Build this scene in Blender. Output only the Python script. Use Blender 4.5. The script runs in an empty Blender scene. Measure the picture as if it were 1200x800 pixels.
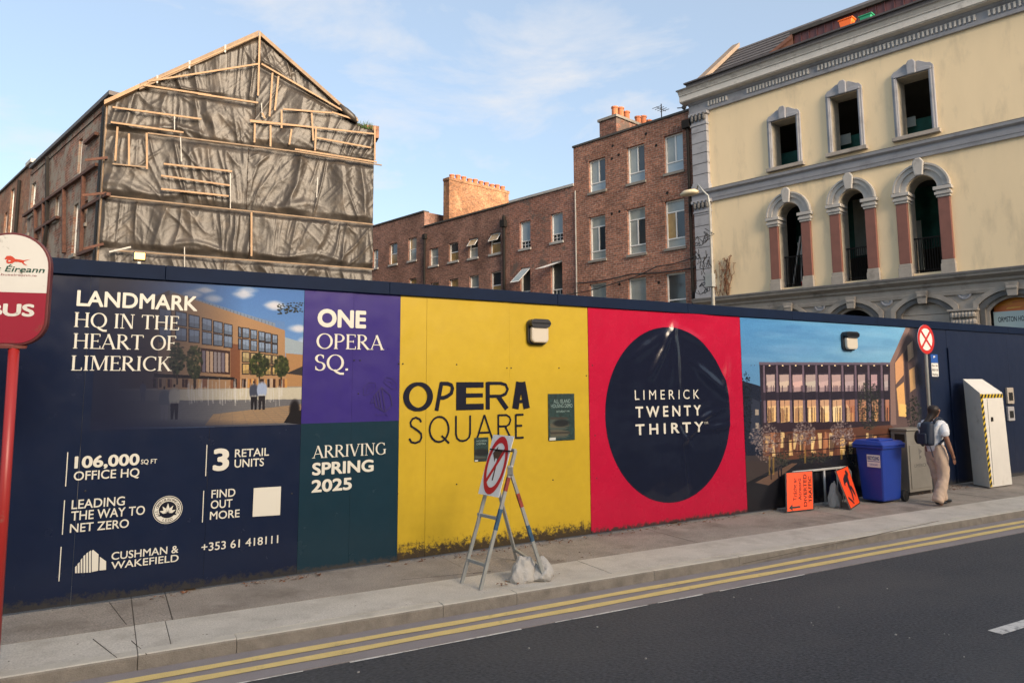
import bpy, bmesh, math, random
import numpy as np
from mathutils import Vector, Matrix
random.seed(7); RNG = np.random.default_rng(11)
R = math.radians
SC = bpy.context.scene
COL = SC.collection

# ---------------------------------------------------------------- camera
FPX, EYE = 850.0, 2.05
PITCH, ROLL = math.atan(100/850), R(.26)
cp, sp, cr, sr = math.cos(PITCH), math.sin(PITCH), math.cos(ROLL), math.sin(ROLL)
FWD = Vector((0, cp, sp)); U0 = Vector((0, -sp, cp)); X0 = Vector((1, 0, 0))
RIGHT = cr*X0 - sr*U0; UP = sr*X0 + cr*U0
CAMLOC = Vector((0, 0, EYE))
cam = bpy.data.cameras.new('camera'); camo = bpy.data.objects.new('camera', cam); COL.objects.link(camo)
camo.matrix_world = Matrix(((RIGHT.x, UP.x, -FWD.x, 0), (RIGHT.y, UP.y, -FWD.y, 0), (RIGHT.z, UP.z, -FWD.z, EYE), (0, 0, 0, 1)))
cam.sensor_width = 36; cam.lens = 36*FPX/1200; cam.shift_y = -50/1200
cam.clip_start = .05; cam.clip_end = 3000
SC.camera = camo

# ---------------------------------------------------------------- world, sun, exposure
SUN_EL = R(16.0); SUN_DIR = Vector((.62, -.785, 0)).normalized()      # towards the sun, behind the camera to the right
W = bpy.data.worlds.new('World'); SC.world = W; W.use_nodes = True
nt = W.node_tree; nt.nodes.clear()
wo = nt.nodes.new('ShaderNodeOutputWorld'); bg = nt.nodes.new('ShaderNodeBackground')
sky = nt.nodes.new('ShaderNodeTexSky'); sky.sky_type = 'NISHITA'; sky.sun_disc = False
sky.sun_elevation = SUN_EL; sky.sun_rotation = math.atan2(SUN_DIR.x, SUN_DIR.y)
sky.air_density = 1.0; sky.dust_density = .6; sky.ozone_density = 1.5; sky.altitude = 20
bg.inputs['Strength'].default_value = .105
tc = nt.nodes.new('ShaderNodeTexCoord')
mp = nt.nodes.new('ShaderNodeMapping'); mp.inputs['Scale'].default_value = (1.3, 1.3, 3.6); mp.inputs['Location'].default_value = (.35, .1, .4)
nz = nt.nodes.new('ShaderNodeTexNoise'); nz.inputs['Scale'].default_value = 2.6; nz.inputs['Detail'].default_value = 9; nz.inputs['Roughness'].default_value = .6; nz.inputs['Distortion'].default_value = .35
rp = nt.nodes.new('ShaderNodeValToRGB'); rp.color_ramp.elements[0].position = .50; rp.color_ramp.elements[1].position = .74
mx = nt.nodes.new('ShaderNodeMix'); mx.data_type = 'RGBA'
mul = nt.nodes.new('ShaderNodeMath'); mul.operation = 'MULTIPLY'; mul.inputs[1].default_value = .95
L = nt.links.new
L(tc.outputs['Generated'], mp.inputs['Vector']); L(mp.outputs[0], nz.inputs['Vector']); L(nz.outputs[0], rp.inputs[0]); L(rp.outputs[0], mul.inputs[0])
ad = nt.nodes.new('ShaderNodeMath'); ad.inputs[1].default_value = 0; L(mul.outputs[0], ad.inputs[0]); L(ad.outputs[0], mx.inputs['Factor']); hz = nt.nodes.new('ShaderNodeMix'); hz.data_type = 'RGBA'; hz.inputs['Factor'].default_value = .6; hz.inputs['B'].default_value = (1.68, 1.95, 2.28, 1); L(sky.outputs[0], hz.inputs['A']); L(hz.outputs['Result'], mx.inputs['A']); mx.inputs['B'].default_value = (2.75, 2.7, 2.7, 1)
L(mx.outputs['Result'], bg.inputs[0]); L(bg.outputs[0], wo.inputs[0])
sl = bpy.data.lights.new('sun', 'SUN'); sl.energy = 4.5; sl.angle = R(38); sl.color = (1, .80, .58)
so = bpy.data.objects.new('sun', sl); COL.objects.link(so)
sv = Vector((SUN_DIR.x*math.cos(SUN_EL), SUN_DIR.y*math.cos(SUN_EL), math.sin(SUN_EL)))
so.rotation_euler = sv.to_track_quat('Z', 'Y').to_euler()
so.location = (20, -20, 40)
SC.view_settings.view_transform = 'Standard'; SC.view_settings.look = 'None'
SC.view_settings.exposure = 1.66; SC.view_settings.gamma = 1
SC.cycles.max_bounces = 6

# ---------------------------------------------------------------- survey helpers
def ray(px, py): return FWD + RIGHT*((px-600)/FPX) - UP*((py-350)/FPX)
class Frame:
    """A vertical reference plane: s along it, y into it (away from the viewer), z up."""
    def __init__(self, ox, oy, ang):
        self.o = Vector((ox, oy, 0)); self.a = ang
        self.d = Vector((math.cos(ang), math.sin(ang), 0)); self.n = Vector((-math.sin(ang), math.cos(ang), 0))
    def at(self, s, y, z): return self.o + self.d*s + self.n*y + Vector((0, 0, z))
    def hit(self, px, py, y=0):
        r = ray(px, py); t = ((self.o + self.n*y - CAMLOC).dot(self.n))/r.dot(self.n)
        P = CAMLOC + r*t
        return (P-self.o).dot(self.d), P.z
    def gnd(self, px, py, z=0):
        r = ray(px, py); P = CAMLOC + r*((z-EYE)/r.z)
        return (P-self.o).dot(self.d), (P-self.o).dot(self.n)
HF = Frame(-1.361, 8.719, R(31.08))                      # the hoarding
_k = HF.at(0, -1.77, 0); KF = Frame(_k.x, _k.y, R(29.08)) # the kerb line
FF = Frame(.27*28.2, 28.2, R(-46.92))                    # the terrace and the yellow building
GF = Frame(-14.853, 26, R(20.41))                        # the gable
SF = Frame(-14.853, 26, R(-45.49))                       # side wall of the gable building
WF = Frame(0, 0, 0)

# ---------------------------------------------------------------- mesh helpers
class MB:
    def __init__(self): self.v = []; self.f = []; self.m = []; self.uv = None
    def add(self, vs, fs, mi=0):
        b = len(self.v); self.v.extend([tuple(v) for v in vs]); self.f.extend([tuple(b+i for i in f) for f in fs]); self.m.extend([mi]*len(fs)); return self
    def box(self, a, b, mi=0):
        x0, y0, z0 = a; x1, y1, z1 = b
        self.add([(x0,y0,z0),(x1,y0,z0),(x1,y1,z0),(x0,y1,z0),(x0,y0,z1),(x1,y0,z1),(x1,y1,z1),(x0,y1,z1)],
                 [(0,3,2,1),(4,5,6,7),(0,1,5,4),(1,2,6,5),(2,3,7,6),(3,0,4,7)], mi); return self
    def bar(self, p, q, w, h=None, mi=0, up=(0,0,1)):
        p = Vector(p); q = Vector(q); h = h or w; d = (q-p).normalized(); u = Vector(up)
        if abs(d.dot(u)) > .98: u = Vector((0,1,0))
        a = d.cross(u).normalized(); b = a.cross(d).normalized()
        vs = [c + a*i*w/2 + b*j*h/2 for c in (p, q) for i, j in ((-1,-1),(1,-1),(1,1),(-1,1))]
        self.add(vs, [(0,1,2,3),(7,6,5,4),(0,4,5,1),(1,5,6,2),(2,6,7,3),(3,7,4,0)], mi); return self
    def tube(self, pts, r, n=8, mi=0, caps=True):
        pts = [Vector(p) for p in pts]; rs = r if isinstance(r, (list, tuple)) else [r]*len(pts)
        b = len(self.v); prev = None
        for i, p in enumerate(pts):
            d = (pts[min(i+1, len(pts)-1)] - pts[max(i-1, 0)]).normalized()
            if prev is None:
                u = Vector((0,0,1)) if abs(d.z) < .9 else Vector((1,0,0)); a = d.cross(u).normalized()
            else: a = (prev - d*prev.dot(d)).normalized()
            prev = a; c = d.cross(a)
            for k in range(n):
                t = 2*math.pi*k/n; self.v.append(tuple(p + (a*math.cos(t) + c*math.sin(t))*rs[i]))
        for i in range(len(pts)-1):
            for k in range(n):
                k2 = (k+1) % n; self.f.append((b+i*n+k, b+i*n+k2, b+(i+1)*n+k2, b+(i+1)*n+k)); self.m.append(mi)
        if caps:
            self.f.append(tuple(b+k for k in reversed(range(n)))); self.m.append(mi)
            e = b+(len(pts)-1)*n; self.f.append(tuple(e+k for k in range(n))); self.m.append(mi)
        return self
    def lathe(self, c, prof, n=16, mi=0, axis='z'):
        b = len(self.v)
        for r, z in prof:
            for k in range(n):
                t = 2*math.pi*k/n; x, y = r*math.cos(t), r*math.sin(t)
                p = (x, y, z) if axis == 'z' else (x, z, y)
                self.v.append((c[0]+p[0], c[1]+p[1], c[2]+p[2]))
        for i in range(len(prof)-1):
            for k in range(n):
                k2 = (k+1) % n; f = (b+i*n+k, b+i*n+k2, b+(i+1)*n+k2, b+(i+1)*n+k)
                self.f.append(f if axis == 'z' else f[::-1]); self.m.append(mi)
        f0 = tuple(b+k for k in reversed(range(n))); e = b+(len(prof)-1)*n; f1 = tuple(e+k for k in range(n))
        if axis != 'z': f0, f1 = f0[::-1], f1[::-1]
        self.f += [f0, f1]; self.m += [mi, mi]; return self
    def prism(self, poly, y0, y1, mi=0):
        """poly: (s,z) outline, extruded from y0 (front) to y1."""
        n = len(poly); area = sum(poly[i][0]*poly[(i+1)%n][1]-poly[(i+1)%n][0]*poly[i][1] for i in range(n))
        if area < 0: poly = poly[::-1]
        vs = [(s, y0, z) for s, z in poly] + [(s, y1, z) for s, z in poly]
        fs = [tuple(range(n)), tuple(reversed(range(n, 2*n)))] + [(i, i+n, (i+1)%n+n, (i+1)%n) for i in range(n)]
        self.add(vs, fs, mi); return self
    def profile(self, prof, s0, s1, mi=0):
        """prof: (y,z) outline extruded along s."""
        n = len(prof); vs = [(s0, y, z) for y, z in prof] + [(s1, y, z) for y, z in prof]
        fs = [tuple(range(n)), tuple(reversed(range(n, 2*n)))] + [(i, (i+1)%n, (i+1)%n+n, i+n)[::-1] for i in range(n)]
        self.add(vs, fs, mi); return self
    def flat(self, poly, y, mi=0):
        n = len(poly); area = sum(poly[i][0]*poly[(i+1)%n][1]-poly[(i+1)%n][0]*poly[i][1] for i in range(n))
        if area < 0: poly = poly[::-1]
        self.add([(s, y, z) for s, z in poly], [tuple(range(n))], mi); return self
    def arch(self, cx, cz, ri, ro, y0, y1, a0=0, a1=180, n=20, mi=0, sx=1.0):
        """a ring segment standing in the wall plane."""
        vs = []; fs = []
        for i in range(n+1):
            t = R(a0+(a1-a0)*i/n); c, s_ = math.cos(t)*sx, math.sin(t)
            vs += [(cx+ri*c, y0, cz+ri*s_), (cx+ro*c, y0, cz+ro*s_), (cx+ro*c, y1, cz+ro*s_), (cx+ri*c, y1, cz+ri*s_)]
        for i in range(n):
            for k in range(4): fs.append((i*4+k, i*4+(k+1)%4, i*4+4+(k+1)%4, i*4+4+k))
        fs += [(3,2,1,0), (n*4, n*4+1, n*4+2, n*4+3)]
        self.add(vs, fs, mi); return self

def tag(o, label=None, cat=None, group=None, kind=None):
    if label: o['label'] = label
    if cat: o['category'] = cat
    if group: o['group'] = group
    if kind: o['kind'] = kind
    return o
ORIG = {}
def thing(name, label, cat, fr, pos=(0,0,0), group=None, rot=0):
    o = bpy.data.objects.new(name, None); COL.objects.link(o); o.empty_display_size = .2
    o.location = fr.at(*pos); o.rotation_euler = (0, 0, fr.a + rot); ORIG[o.name] = (Vector(pos), rot)
    return tag(o, label, cat, group)
def mesh_of(name, mb, mats, off=(0,0,0), rot=0, smooth=False):
    me = bpy.data.meshes.new(name); off = Vector(off)
    M_ = Matrix.Rotation(-rot, 3, 'Z')
    me.from_pydata([tuple(M_ @ (Vector(v)-off)) for v in mb.v], [], mb.f)
    for m in (mats if isinstance(mats, (list, tuple)) else [mats]): me.materials.append(m)
    me.polygons.foreach_set('material_index', mb.m)
    if smooth: me.polygons.foreach_set('use_smooth', [True]*len(me.polygons))
    if mb.uv is not None:
        uvl = me.uv_layers.new(name='UVMap')
        for l in me.loops: uvl.data[l.index].uv = mb.uv[l.vertex_index]
    me.update(); return me
def part(name, mb, mats, root, smooth=False, bevel=0, parent=None, label=None, kind=None):
    """mb is in the coordinates of the root's frame; parent is the root itself or one of its parts."""
    off, rot = ORIG[root.name]
    o = bpy.data.objects.new(name, mesh_of(name, mb, mats, off, rot, smooth)); COL.objects.link(o)
    o.parent = parent or root
    if bevel: md = o.modifiers.new('bevel', 'BEVEL'); md.width = bevel; md.segments = 2; md.limit_method = 'ANGLE'
    return tag(o, label, kind=kind)
def shared(name, me, root, parent=None, loc=None, label=None):
    o = bpy.data.objects.new(name, me); COL.objects.link(o); o.parent = parent or root
    if loc is not None: o.location = loc
    return tag(o, label)
def single(name, mb, mats, fr, pos, label=None, cat=None, group=None, kind=None, smooth=False, bevel=0, rot=0):
    o = bpy.data.objects.new(name, mesh_of(name, mb, mats, pos, rot, smooth)); COL.objects.link(o)
    o.location = fr.at(*pos); o.rotation_euler = (0, 0, fr.a + rot)
    if bevel: md = o.modifiers.new('bevel', 'BEVEL'); md.width = bevel; md.segments = 2; md.limit_method = 'ANGLE'
    return tag(o, label, cat, group, kind)

# ---------------------------------------------------------------- materials
def s2l(c): return tuple(((x/255+.055)/1.055)**2.4 if x > 10 else x/255/12.92 for x in c) + (1,)
def mat(name, col, rough=.6, metal=0, var=0, vs=3, bump=0, bs=40, dirt=None, dirt_s=2, dirt_t=(.5,.75), spec=.5, coat=0, emit=None, es=0, stretch=None, fine=0, fs=120):
    m = bpy.data.materials.new(name); m.use_nodes = True; n = m.node_tree.nodes; l = m.node_tree.links.new
    b = n['Principled BSDF']; col = tuple(col)+((1,) if len(col) == 3 else ())
    b.inputs['Base Color'].default_value = col; b.inputs['Roughness'].default_value = rough; b.inputs['Metallic'].default_value = metal
    b.inputs['Specular IOR Level'].default_value = spec; b.inputs['Coat Weight'].default_value = coat
    tcn = n.new('ShaderNodeTexCoord'); vec = tcn.outputs['Object']
    if stretch:
        mpn = n.new('ShaderNodeMapping'); mpn.inputs['Scale'].default_value = stretch; l(vec, mpn.inputs[0]); vec = mpn.outputs[0]
    out = None
    def noise(sc, det=5, ro=.6):
        q = n.new('ShaderNodeTexNoise'); q.inputs['Scale'].default_value = sc; q.inputs['Detail'].default_value = det; q.inputs['Roughness'].default_value = ro; l(vec, q.inputs['Vector']); return q.outputs[0]
    if var:
        h = n.new('ShaderNodeMapRange'); l(noise(vs), h.inputs[0]); h.inputs[1].default_value = .25; h.inputs[2].default_value = .75; h.inputs[3].default_value = 1-var; h.inputs[4].default_value = 1+var
        x = n.new('ShaderNodeMix'); x.data_type = 'RGBA'; x.blend_type = 'MULTIPLY'; x.inputs['Factor'].default_value = 1; x.inputs['A'].default_value = col; l(h.outputs[0], x.inputs['B']); out = x.outputs['Result']
    if fine:
        h = n.new('ShaderNodeMapRange'); l(noise(fs, 2), h.inputs[0]); h.inputs[1].default_value = .3; h.inputs[2].default_value = .7; h.inputs[3].default_value = 1-fine; h.inputs[4].default_value = 1+fine
        x = n.new('ShaderNodeMix'); x.data_type = 'RGBA'; x.blend_type = 'MULTIPLY'; x.inputs['Factor'].default_value = 1; l(h.outputs[0], x.inputs['B'])
        if out: l(out, x.inputs['A'])
        else: x.inputs['A'].default_value = col
        out = x.outputs['Result']
    if dirt:
        r_ = n.new('ShaderNodeValToRGB'); r_.color_ramp.elements[0].position = dirt_t[0]; r_.color_ramp.elements[1].position = dirt_t[1]; l(noise(dirt_s, 8, .65), r_.inputs[0])
        x = n.new('ShaderNodeMix'); x.data_type = 'RGBA'; l(r_.outputs[0], x.inputs['Factor']); x.inputs['B'].default_value = tuple(dirt)+((1,) if len(dirt) == 3 else ())
        if out: l(out, x.inputs['A'])
        else: x.inputs['A'].default_value = col
        out = x.outputs['Result']
    if out: l(out, b.inputs['Base Color'])
    if bump:
        q = n.new('ShaderNodeBump'); q.inputs['Strength'].default_value = bump; q.inputs['Distance'].default_value = .02; l(noise(bs, 6), q.inputs['Height']); l(q.outputs[0], b.inputs['Normal'])
    if emit: b.inputs['Emission Color'].default_value = tuple(emit)+(1,); b.inputs['Emission Strength'].default_value = es
    return m
def brick_mat(name, c1, c2, mortar, patch=None, patch_t=(.5,.62), scale=1.0, lean=.0, soot=.5, rough_b=.0):
    m = bpy.data.materials.new(name); m.use_nodes = True; n = m.node_tree.nodes; l = m.node_tree.links.new
    b = n['Principled BSDF']; b.inputs['Roughness'].default_value = .9; b.inputs['Specular IOR Level'].default_value = .2
    t = n.new('ShaderNodeTexCoord'); sx = n.new('ShaderNodeSeparateXYZ'); l(t.outputs['Object'], sx.inputs[0])
    ad = n.new('ShaderNodeMath'); l(sx.outputs[0], ad.inputs[0]); l(sx.outputs[1], ad.inputs[1])
    cb = n.new('ShaderNodeCombineXYZ'); l(ad.outputs[0], cb.inputs[0]); l(sx.outputs[2], cb.inputs[1])
    dn = n.new('ShaderNodeTexNoise'); dn.inputs['Scale'].default_value = 3; l(t.outputs['Object'], dn.inputs['Vector'])
    vm = n.new('ShaderNodeVectorMath'); vm.operation = 'MULTIPLY_ADD'; l(dn.outputs['Color'], vm.inputs[0]); vm.inputs[1].default_value = (.03, .02+rough_b, 0); l(cb.outputs[0], vm.inputs[2])
    br = n.new('ShaderNodeTexBrick'); l(vm.outputs[0], br.inputs['Vector']); br.inputs['Scale'].default_value = 1; br.inputs['Brick Width'].default_value = .23*scale; br.inputs['Row Height'].default_value = .078*scale
    br.inputs['Mortar Size'].default_value = .009*scale; br.inputs['Mortar Smooth'].default_value = .4; br.inputs['Color1'].default_value = (*c1,1); br.inputs['Color2'].default_value = (*c2,1); br.inputs['Mortar'].default_value = (*mortar,1); br.inputs['Bias'].default_value = -.1
    out = br.outputs['Color']
    def noise(sc, det=6, ro=.65):
        q = n.new('ShaderNodeTexNoise'); q.inputs['Scale'].default_value = sc; q.inputs['Detail'].default_value = det; q.inputs['Roughness'].default_value = ro; l(t.outputs['Object'], q.inputs['Vector']); return q.outputs[0]
    for sc, amt in ((.35, .35*soot*2), (2.2, .22), (9, .5)):
        h = n.new('ShaderNodeMapRange'); l(noise(sc), h.inputs[0]); h.inputs[1].default_value = .3; h.inputs[2].default_value = .7; h.inputs[3].default_value = 1-amt; h.inputs[4].default_value = 1+amt
        x = n.new('ShaderNodeMix'); x.data_type = 'RGBA'; x.blend_type = 'MULTIPLY'; x.inputs['Factor'].default_value = 1; l(out, x.inputs['A']); l(h.outputs[0], x.inputs['B']); out = x.outputs['Result']
    if patch:
        r_ = n.new('ShaderNodeValToRGB'); r_.color_ramp.elements[0].position = patch_t[0]; r_.color_ramp.elements[1].position = patch_t[1]; l(noise(1.1, 10, .72), r_.inputs[0])
        x = n.new('ShaderNodeMix'); x.data_type = 'RGBA'; l(r_.outputs[0], x.inputs['Factor']); l(out, x.inputs['A']); x.inputs['B'].default_value = (*patch,1); out = x.outputs['Result']
    l(out, b.inputs['Base Color'])
    q = n.new('ShaderNodeBump'); q.inputs['Strength'].default_value = .6; q.inputs['Distance'].default_value = .015; iv = n.new('ShaderNodeMath'); iv.operation = 'SUBTRACT'; iv.inputs[0].default_value = 1; l(br.outputs['Fac'], iv.inputs[1])
    a2 = n.new('ShaderNodeMath'); a2.operation = 'MULTIPLY_ADD'; l(noise(25), a2.inputs[0]); a2.inputs[1].default_value = .8; l(iv.outputs[0], a2.inputs[2]); l(a2.outputs[0], q.inputs['Height']); l(q.outputs[0], b.inputs['Normal'])
    return m
def image_mat(name, img, rough=.25):
    m = bpy.data.materials.new(name); m.use_nodes = True; n = m.node_tree.nodes; l = m.node_tree.links.new
    b = n['Principled BSDF']; b.inputs['Roughness'].default_value = rough
    u = n.new('ShaderNodeUVMap'); u.uv_map = 'UVMap'; t = n.new('ShaderNodeTexImage'); t.image = img; t.extension = 'EXTEND'; l(u.outputs[0], t.inputs[0]); l(t.outputs[0], b.inputs['Base Color'])
    return m
def vinyl(name, col, rough=.22, wave=.12, splash=None, splash_h=.35):
    """printed hoarding sheet: slightly wavy gloss, dust, and splash dirt near the foot"""
    m = mat(name, col, rough, var=.07, vs=1.1, fine=.03, fs=9, spec=.36); n = m.node_tree.nodes; l = m.node_tree.links.new; b = n['Principled BSDF']
    t = n.new('ShaderNodeTexCoord')
    q = n.new('ShaderNodeTexNoise'); q.inputs['Scale'].default_value = 1.6; q.inputs['Detail'].default_value = 2; l(t.outputs['Object'], q.inputs['Vector'])
    bp = n.new('ShaderNodeBump'); bp.inputs['Strength'].default_value = wave; bp.inputs['Distance'].default_value = .12; l(q.outputs[0], bp.inputs['Height']); l(bp.outputs[0], b.inputs['Normal'])
    rg = n.new('ShaderNodeTexNoise'); rg.inputs['Scale'].default_value = 5; rg.inputs['Detail'].default_value = 8; l(t.outputs['Object'], rg.inputs['Vector'])
    mr = n.new('ShaderNodeMapRange'); l(rg.outputs[0], mr.inputs[0]); mr.inputs[1].default_value = .3; mr.inputs[2].default_value = .7; mr.inputs[3].default_value = rough-.03; mr.inputs[4].default_value = rough+.04; l(mr.outputs[0], b.inputs['Roughness'])
    if splash:
        sx = n.new('ShaderNodeSeparateXYZ'); l(t.outputs['Object'], sx.inputs[0])
        g = n.new('ShaderNodeMapRange'); l(sx.outputs[2], g.inputs[0]); g.inputs[1].default_value = 0; g.inputs[2].default_value = splash_h; g.inputs[3].default_value = .36; g.inputs[4].default_value = -.12
        d = n.new('ShaderNodeTexNoise'); d.inputs['Scale'].default_value = 14; d.inputs['Detail'].default_value = 10; d.inputs['Roughness'].default_value = .8; l(t.outputs['Object'], d.inputs['Vector'])
        a = n.new('ShaderNodeMath'); l(d.outputs[0], a.inputs[0]); l(g.outputs[0], a.inputs[1])
        # more of it towards the right end of the sheet
        r_ = n.new('ShaderNodeValToRGB'); r_.color_ramp.elements[0].position = .60; r_.color_ramp.elements[1].position = .72; l(a.outputs[0], r_.inputs[0])
        x = n.new('ShaderNodeMix'); x.data_type = 'RGBA'; l(r_.outputs[0], x.inputs['Factor']); src = b.inputs['Base Color'].links[0].from_socket; l(src, x.inputs['A']); x.inputs['B'].default_value = (*splash,1); l(x.outputs['Result'], b.inputs['Base Color'])
    return m

M = {}
M['navy'] = vinyl('navy_vinyl', (.0065,.0125,.036), .24, splash=(.03,.03,.032), splash_h=.2)
M['navy_plain'] = vinyl('navy_paint', (.009,.017,.045), .33, splash=(.05,.05,.05), splash_h=.2)
M['cap'] = mat('navy_cap', (.0035,.011,.034), .6, var=.15, vs=4, spec=.12)
M['teal'] = vinyl('teal_vinyl', (.008,.028,.045), .24, splash=(.04,.04,.04), splash_h=.15)
M['purple'] = vinyl('purple_vinyl', (.030,.019,.155), .3)
M['yellow'] = vinyl('yellow_vinyl', (.455,.315,.022), .36, splash=(.045,.033,.02), splash_h=.36)
M['red'] = vinyl('red_vinyl', (.40,.006,.036), .26, splash=(.05,.03,.03), splash_h=.16)
M['cream'] = mat('cream_print', (.60,.585,.52), .35)
M['ink'] = mat('navy_ink', (.004,.006,.017), .45, spec=.2)
M['screw'] = mat('screw_head', (.02,.02,.02), .5, .3)
M['white'] = mat('white_frame', (.74,.73,.69), .45, var=.1, vs=3)
M['glass'] = mat('window_glass', (.035,.045,.05), .06, spec=.8, var=.4, vs=.6, bump=.05, bs=1.2)
M['glass_pale'] = mat('glass_over_blind', (.30,.33,.31), .08, spec=.8, var=.3, vs=.8, bump=.04, bs=1.2)
M['glass_sky'] = mat('frosted_panel', (.34,.42,.46), .12, spec=.7, var=.15, vs=1)
M['curtain'] = mat('glass_over_curtain', (.36,.24,.10), .12, spec=.6, var=.4, vs=2)
M['brickA'] = brick_mat('red_brick', (.33,.145,.095), (.20,.095,.07), (.30,.25,.20), scale=1.25)
M['brickB'] = brick_mat('patched_brick', (.30,.13,.09), (.18,.085,.068), (.28,.23,.19), patch=(.14,.105,.09), patch_t=(.55,.6), scale=1.25)
M['brickC'] = brick_mat('brown_brick', (.25,.125,.092), (.16,.085,.068), (.23,.185,.15), soot=.7, scale=1.25)
M['brickChim'] = brick_mat('chimney_brick', (.33,.15,.075), (.19,.09,.055), (.30,.22,.14), patch=(.36,.25,.14), patch_t=(.56,.66), rough_b=.05)
M['brickSide'] = brick_mat('weathered_side_brick', (.24,.10,.065), (.12,.065,.05), (.26,.22,.18), patch=(.24,.21,.175), patch_t=(.44,.56), rough_b=.05, scale=1.5, soot=.9)
M['brickOld'] = brick_mat('old_brick', (.26,.12,.07), (.19,.09,.06), (.22,.18,.14), patch=(.2,.15,.11), patch_t=(.5,.62))
M['sill'] = mat('stone_sill', (.22,.20,.175), .85, var=.2, vs=5, bump=.2)
M['coping'] = mat('dark_coping', (.06,.055,.05), .8, var=.3, vs=6)
M['coping_pale'] = mat('pale_coping', (.34,.33,.31), .7, var=.2, vs=4)
M['iron'] = mat('black_pipe', (.016,.014,.013), .75, var=.2, spec=.2)
M['rust'] = mat('rusty_steel', (.075,.032,.022), .85, .1, var=.4, vs=6, dirt=(.13,.055,.03), dirt_s=8)
M['slate'] = mat('roof_slate', (.075,.068,.07), .7, var=.25, vs=6, bump=.3, bs=18)
M['pot'] = mat('terracotta_pot', (.42,.14,.06), .8, var=.25, vs=12)
M['timber'] = mat('pale_batten', (.27,.17,.095), .7, var=.2, vs=4)
M['timber_grey'] = mat('weathered_board', (.185,.13,.085), .8, var=.25, vs=5)
M['render_y'] = mat('yellow_render', (.85,.67,.42), .85, var=.06, vs=.9, bump=.15, bs=30, dirt=(.50,.40,.26), dirt_s=1.3, dirt_t=(.52,.82), stretch=(1,1,.3))
M['stone_blue'] = mat('painted_grey_stone', (.34,.34,.36), .75, var=.08, vs=6, dirt=(.2,.2,.21), dirt_s=3)
M['stone_pale'] = mat('pale_cornice', (.60,.57,.52), .8, var=.12, vs=3, dirt=(.2,.18,.16), dirt_s=3, dirt_t=(.55,.8))
M['arch'] = mat('grey_arch_stone', (.44,.415,.38), .8, var=.12, vs=4, dirt=(.2,.18,.16), dirt_s=3, dirt_t=(.55,.8))
M['stone_dark'] = mat('sooty_stone', (.13,.125,.12), .85, var=.25, vs=4, bump=.2)
M['stone'] = mat('weathered_limestone', (.36,.32,.275), .85, var=.14, vs=4, bump=.2, dirt=(.10,.09,.08), dirt_s=1.8, dirt_t=(.55,.8))
M['shaft'] = mat('red_marble_shaft', (.215,.085,.06), .55, var=.12, vs=4)
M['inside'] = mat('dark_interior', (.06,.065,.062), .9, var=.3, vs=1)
M['netting'] = mat('green_netting', (.012,.085,.07), .85, var=.4, vs=3)
M['reveal'] = mat('bare_plaster_reveal', (.42,.37,.29), .9, var=.2, vs=5)
M['clad'] = mat('maroon_cladding', (.125,.045,.045), .5, var=.15, vs=3)
M['orange'] = mat('fluorescent_orange', (.95,.085,.012), .35, var=.05, vs=4)
M['orange_plastic'] = mat('orange_plastic', (.9,.16,.02), .5)
M['green_plastic'] = mat('green_plastic', (.02,.28,.14), .6)
M['galv'] = mat('galvanised_steel', (.34,.34,.33), .42, .75, var=.15, vs=12)
M['lamp_pole'] = mat('lamp_pole_paint', (.27,.26,.23), .6, .1, var=.2, vs=5)
M['rail'] = mat('dull_rail', (.42,.42,.41), .5, .1, var=.12, vs=9)
M['grey_paint'] = mat('grey_paint', (.30,.31,.30), .5, .1, var=.15, vs=8)
M['steel_dull'] = mat('dull_stainless', (.30,.285,.255), .48, .55, var=.12, vs=3)
M['black'] = mat('black_print', (.012,.012,.012), .45)
M['tyre'] = mat('black_rubber', (.012,.012,.012), .7)
M['bin_blue'] = mat('blue_hdpe', (.008,.040,.30), .5, var=.06, vs=5, bump=.08, bs=60)
M['sign_white'] = mat('sign_white', (.74,.73,.70), .35, var=.04, vs=5)
M['sign_red'] = mat('sign_red', (.52,.02,.018), .35)
M['sign_blue'] = mat('sign_blue', (.02,.09,.36), .4)
M['cab'] = mat('white_cabinet_paint', (.66,.645,.60), .6, var=.07, vs=2.5, dirt=(.33,.29,.22), dirt_s=2.2, dirt_t=(.6,.85))
M['tape_y'] = mat('hazard_yellow', (.62,.44,.03), .5)
M['sack'] = mat('woven_sandbag', (.44,.425,.40), .85, var=.12, vs=7, bump=.6, bs=45, dirt=(.22,.18,.14), dirt_s=5, dirt_t=(.6,.85))
M['lampglass'] = mat('frosted_diffuser', (.55,.50,.42), .3)
M['lampbody'] = mat('charcoal_lamp_body', (.02,.022,.028), .4)
M['asphalt'] = mat('asphalt', (.044,.046,.052), .82, var=.16, vs=.55, bump=1, bs=55, fine=.6, fs=48, dirt=(.068,.067,.068), dirt_s=.45, dirt_t=(.42,.7), stretch=(.55,1,1))
M['gutter'] = mat('concrete_channel', (.23,.205,.205), .85, var=.12, vs=2, bump=.3, bs=90, fine=.14)
M['kerb'] = mat('concrete_kerb', (.46,.43,.37), .82, var=.14, vs=3, bump=.35, bs=60, fine=.1, dirt=(.24,.215,.18), dirt_s=2.5, dirt_t=(.55,.85))
M['kerb_face'] = mat('darker_kerb_face', (.20,.18,.155), .88, var=.25, vs=5, bump=.4, bs=60, fine=.15, dirt=(.10,.09,.08), dirt_s=4, dirt_t=(.5,.8))  # front face of each kerb stone, coloured darker than its top
M['pave'] = mat('light_concrete_path', (.47,.44,.39), .85, var=.16, vs=1.6, bump=.4, bs=60, fine=.2, fs=70, dirt=(.31,.28,.24), dirt_s=2.4, dirt_t=(.50,.80))
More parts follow.
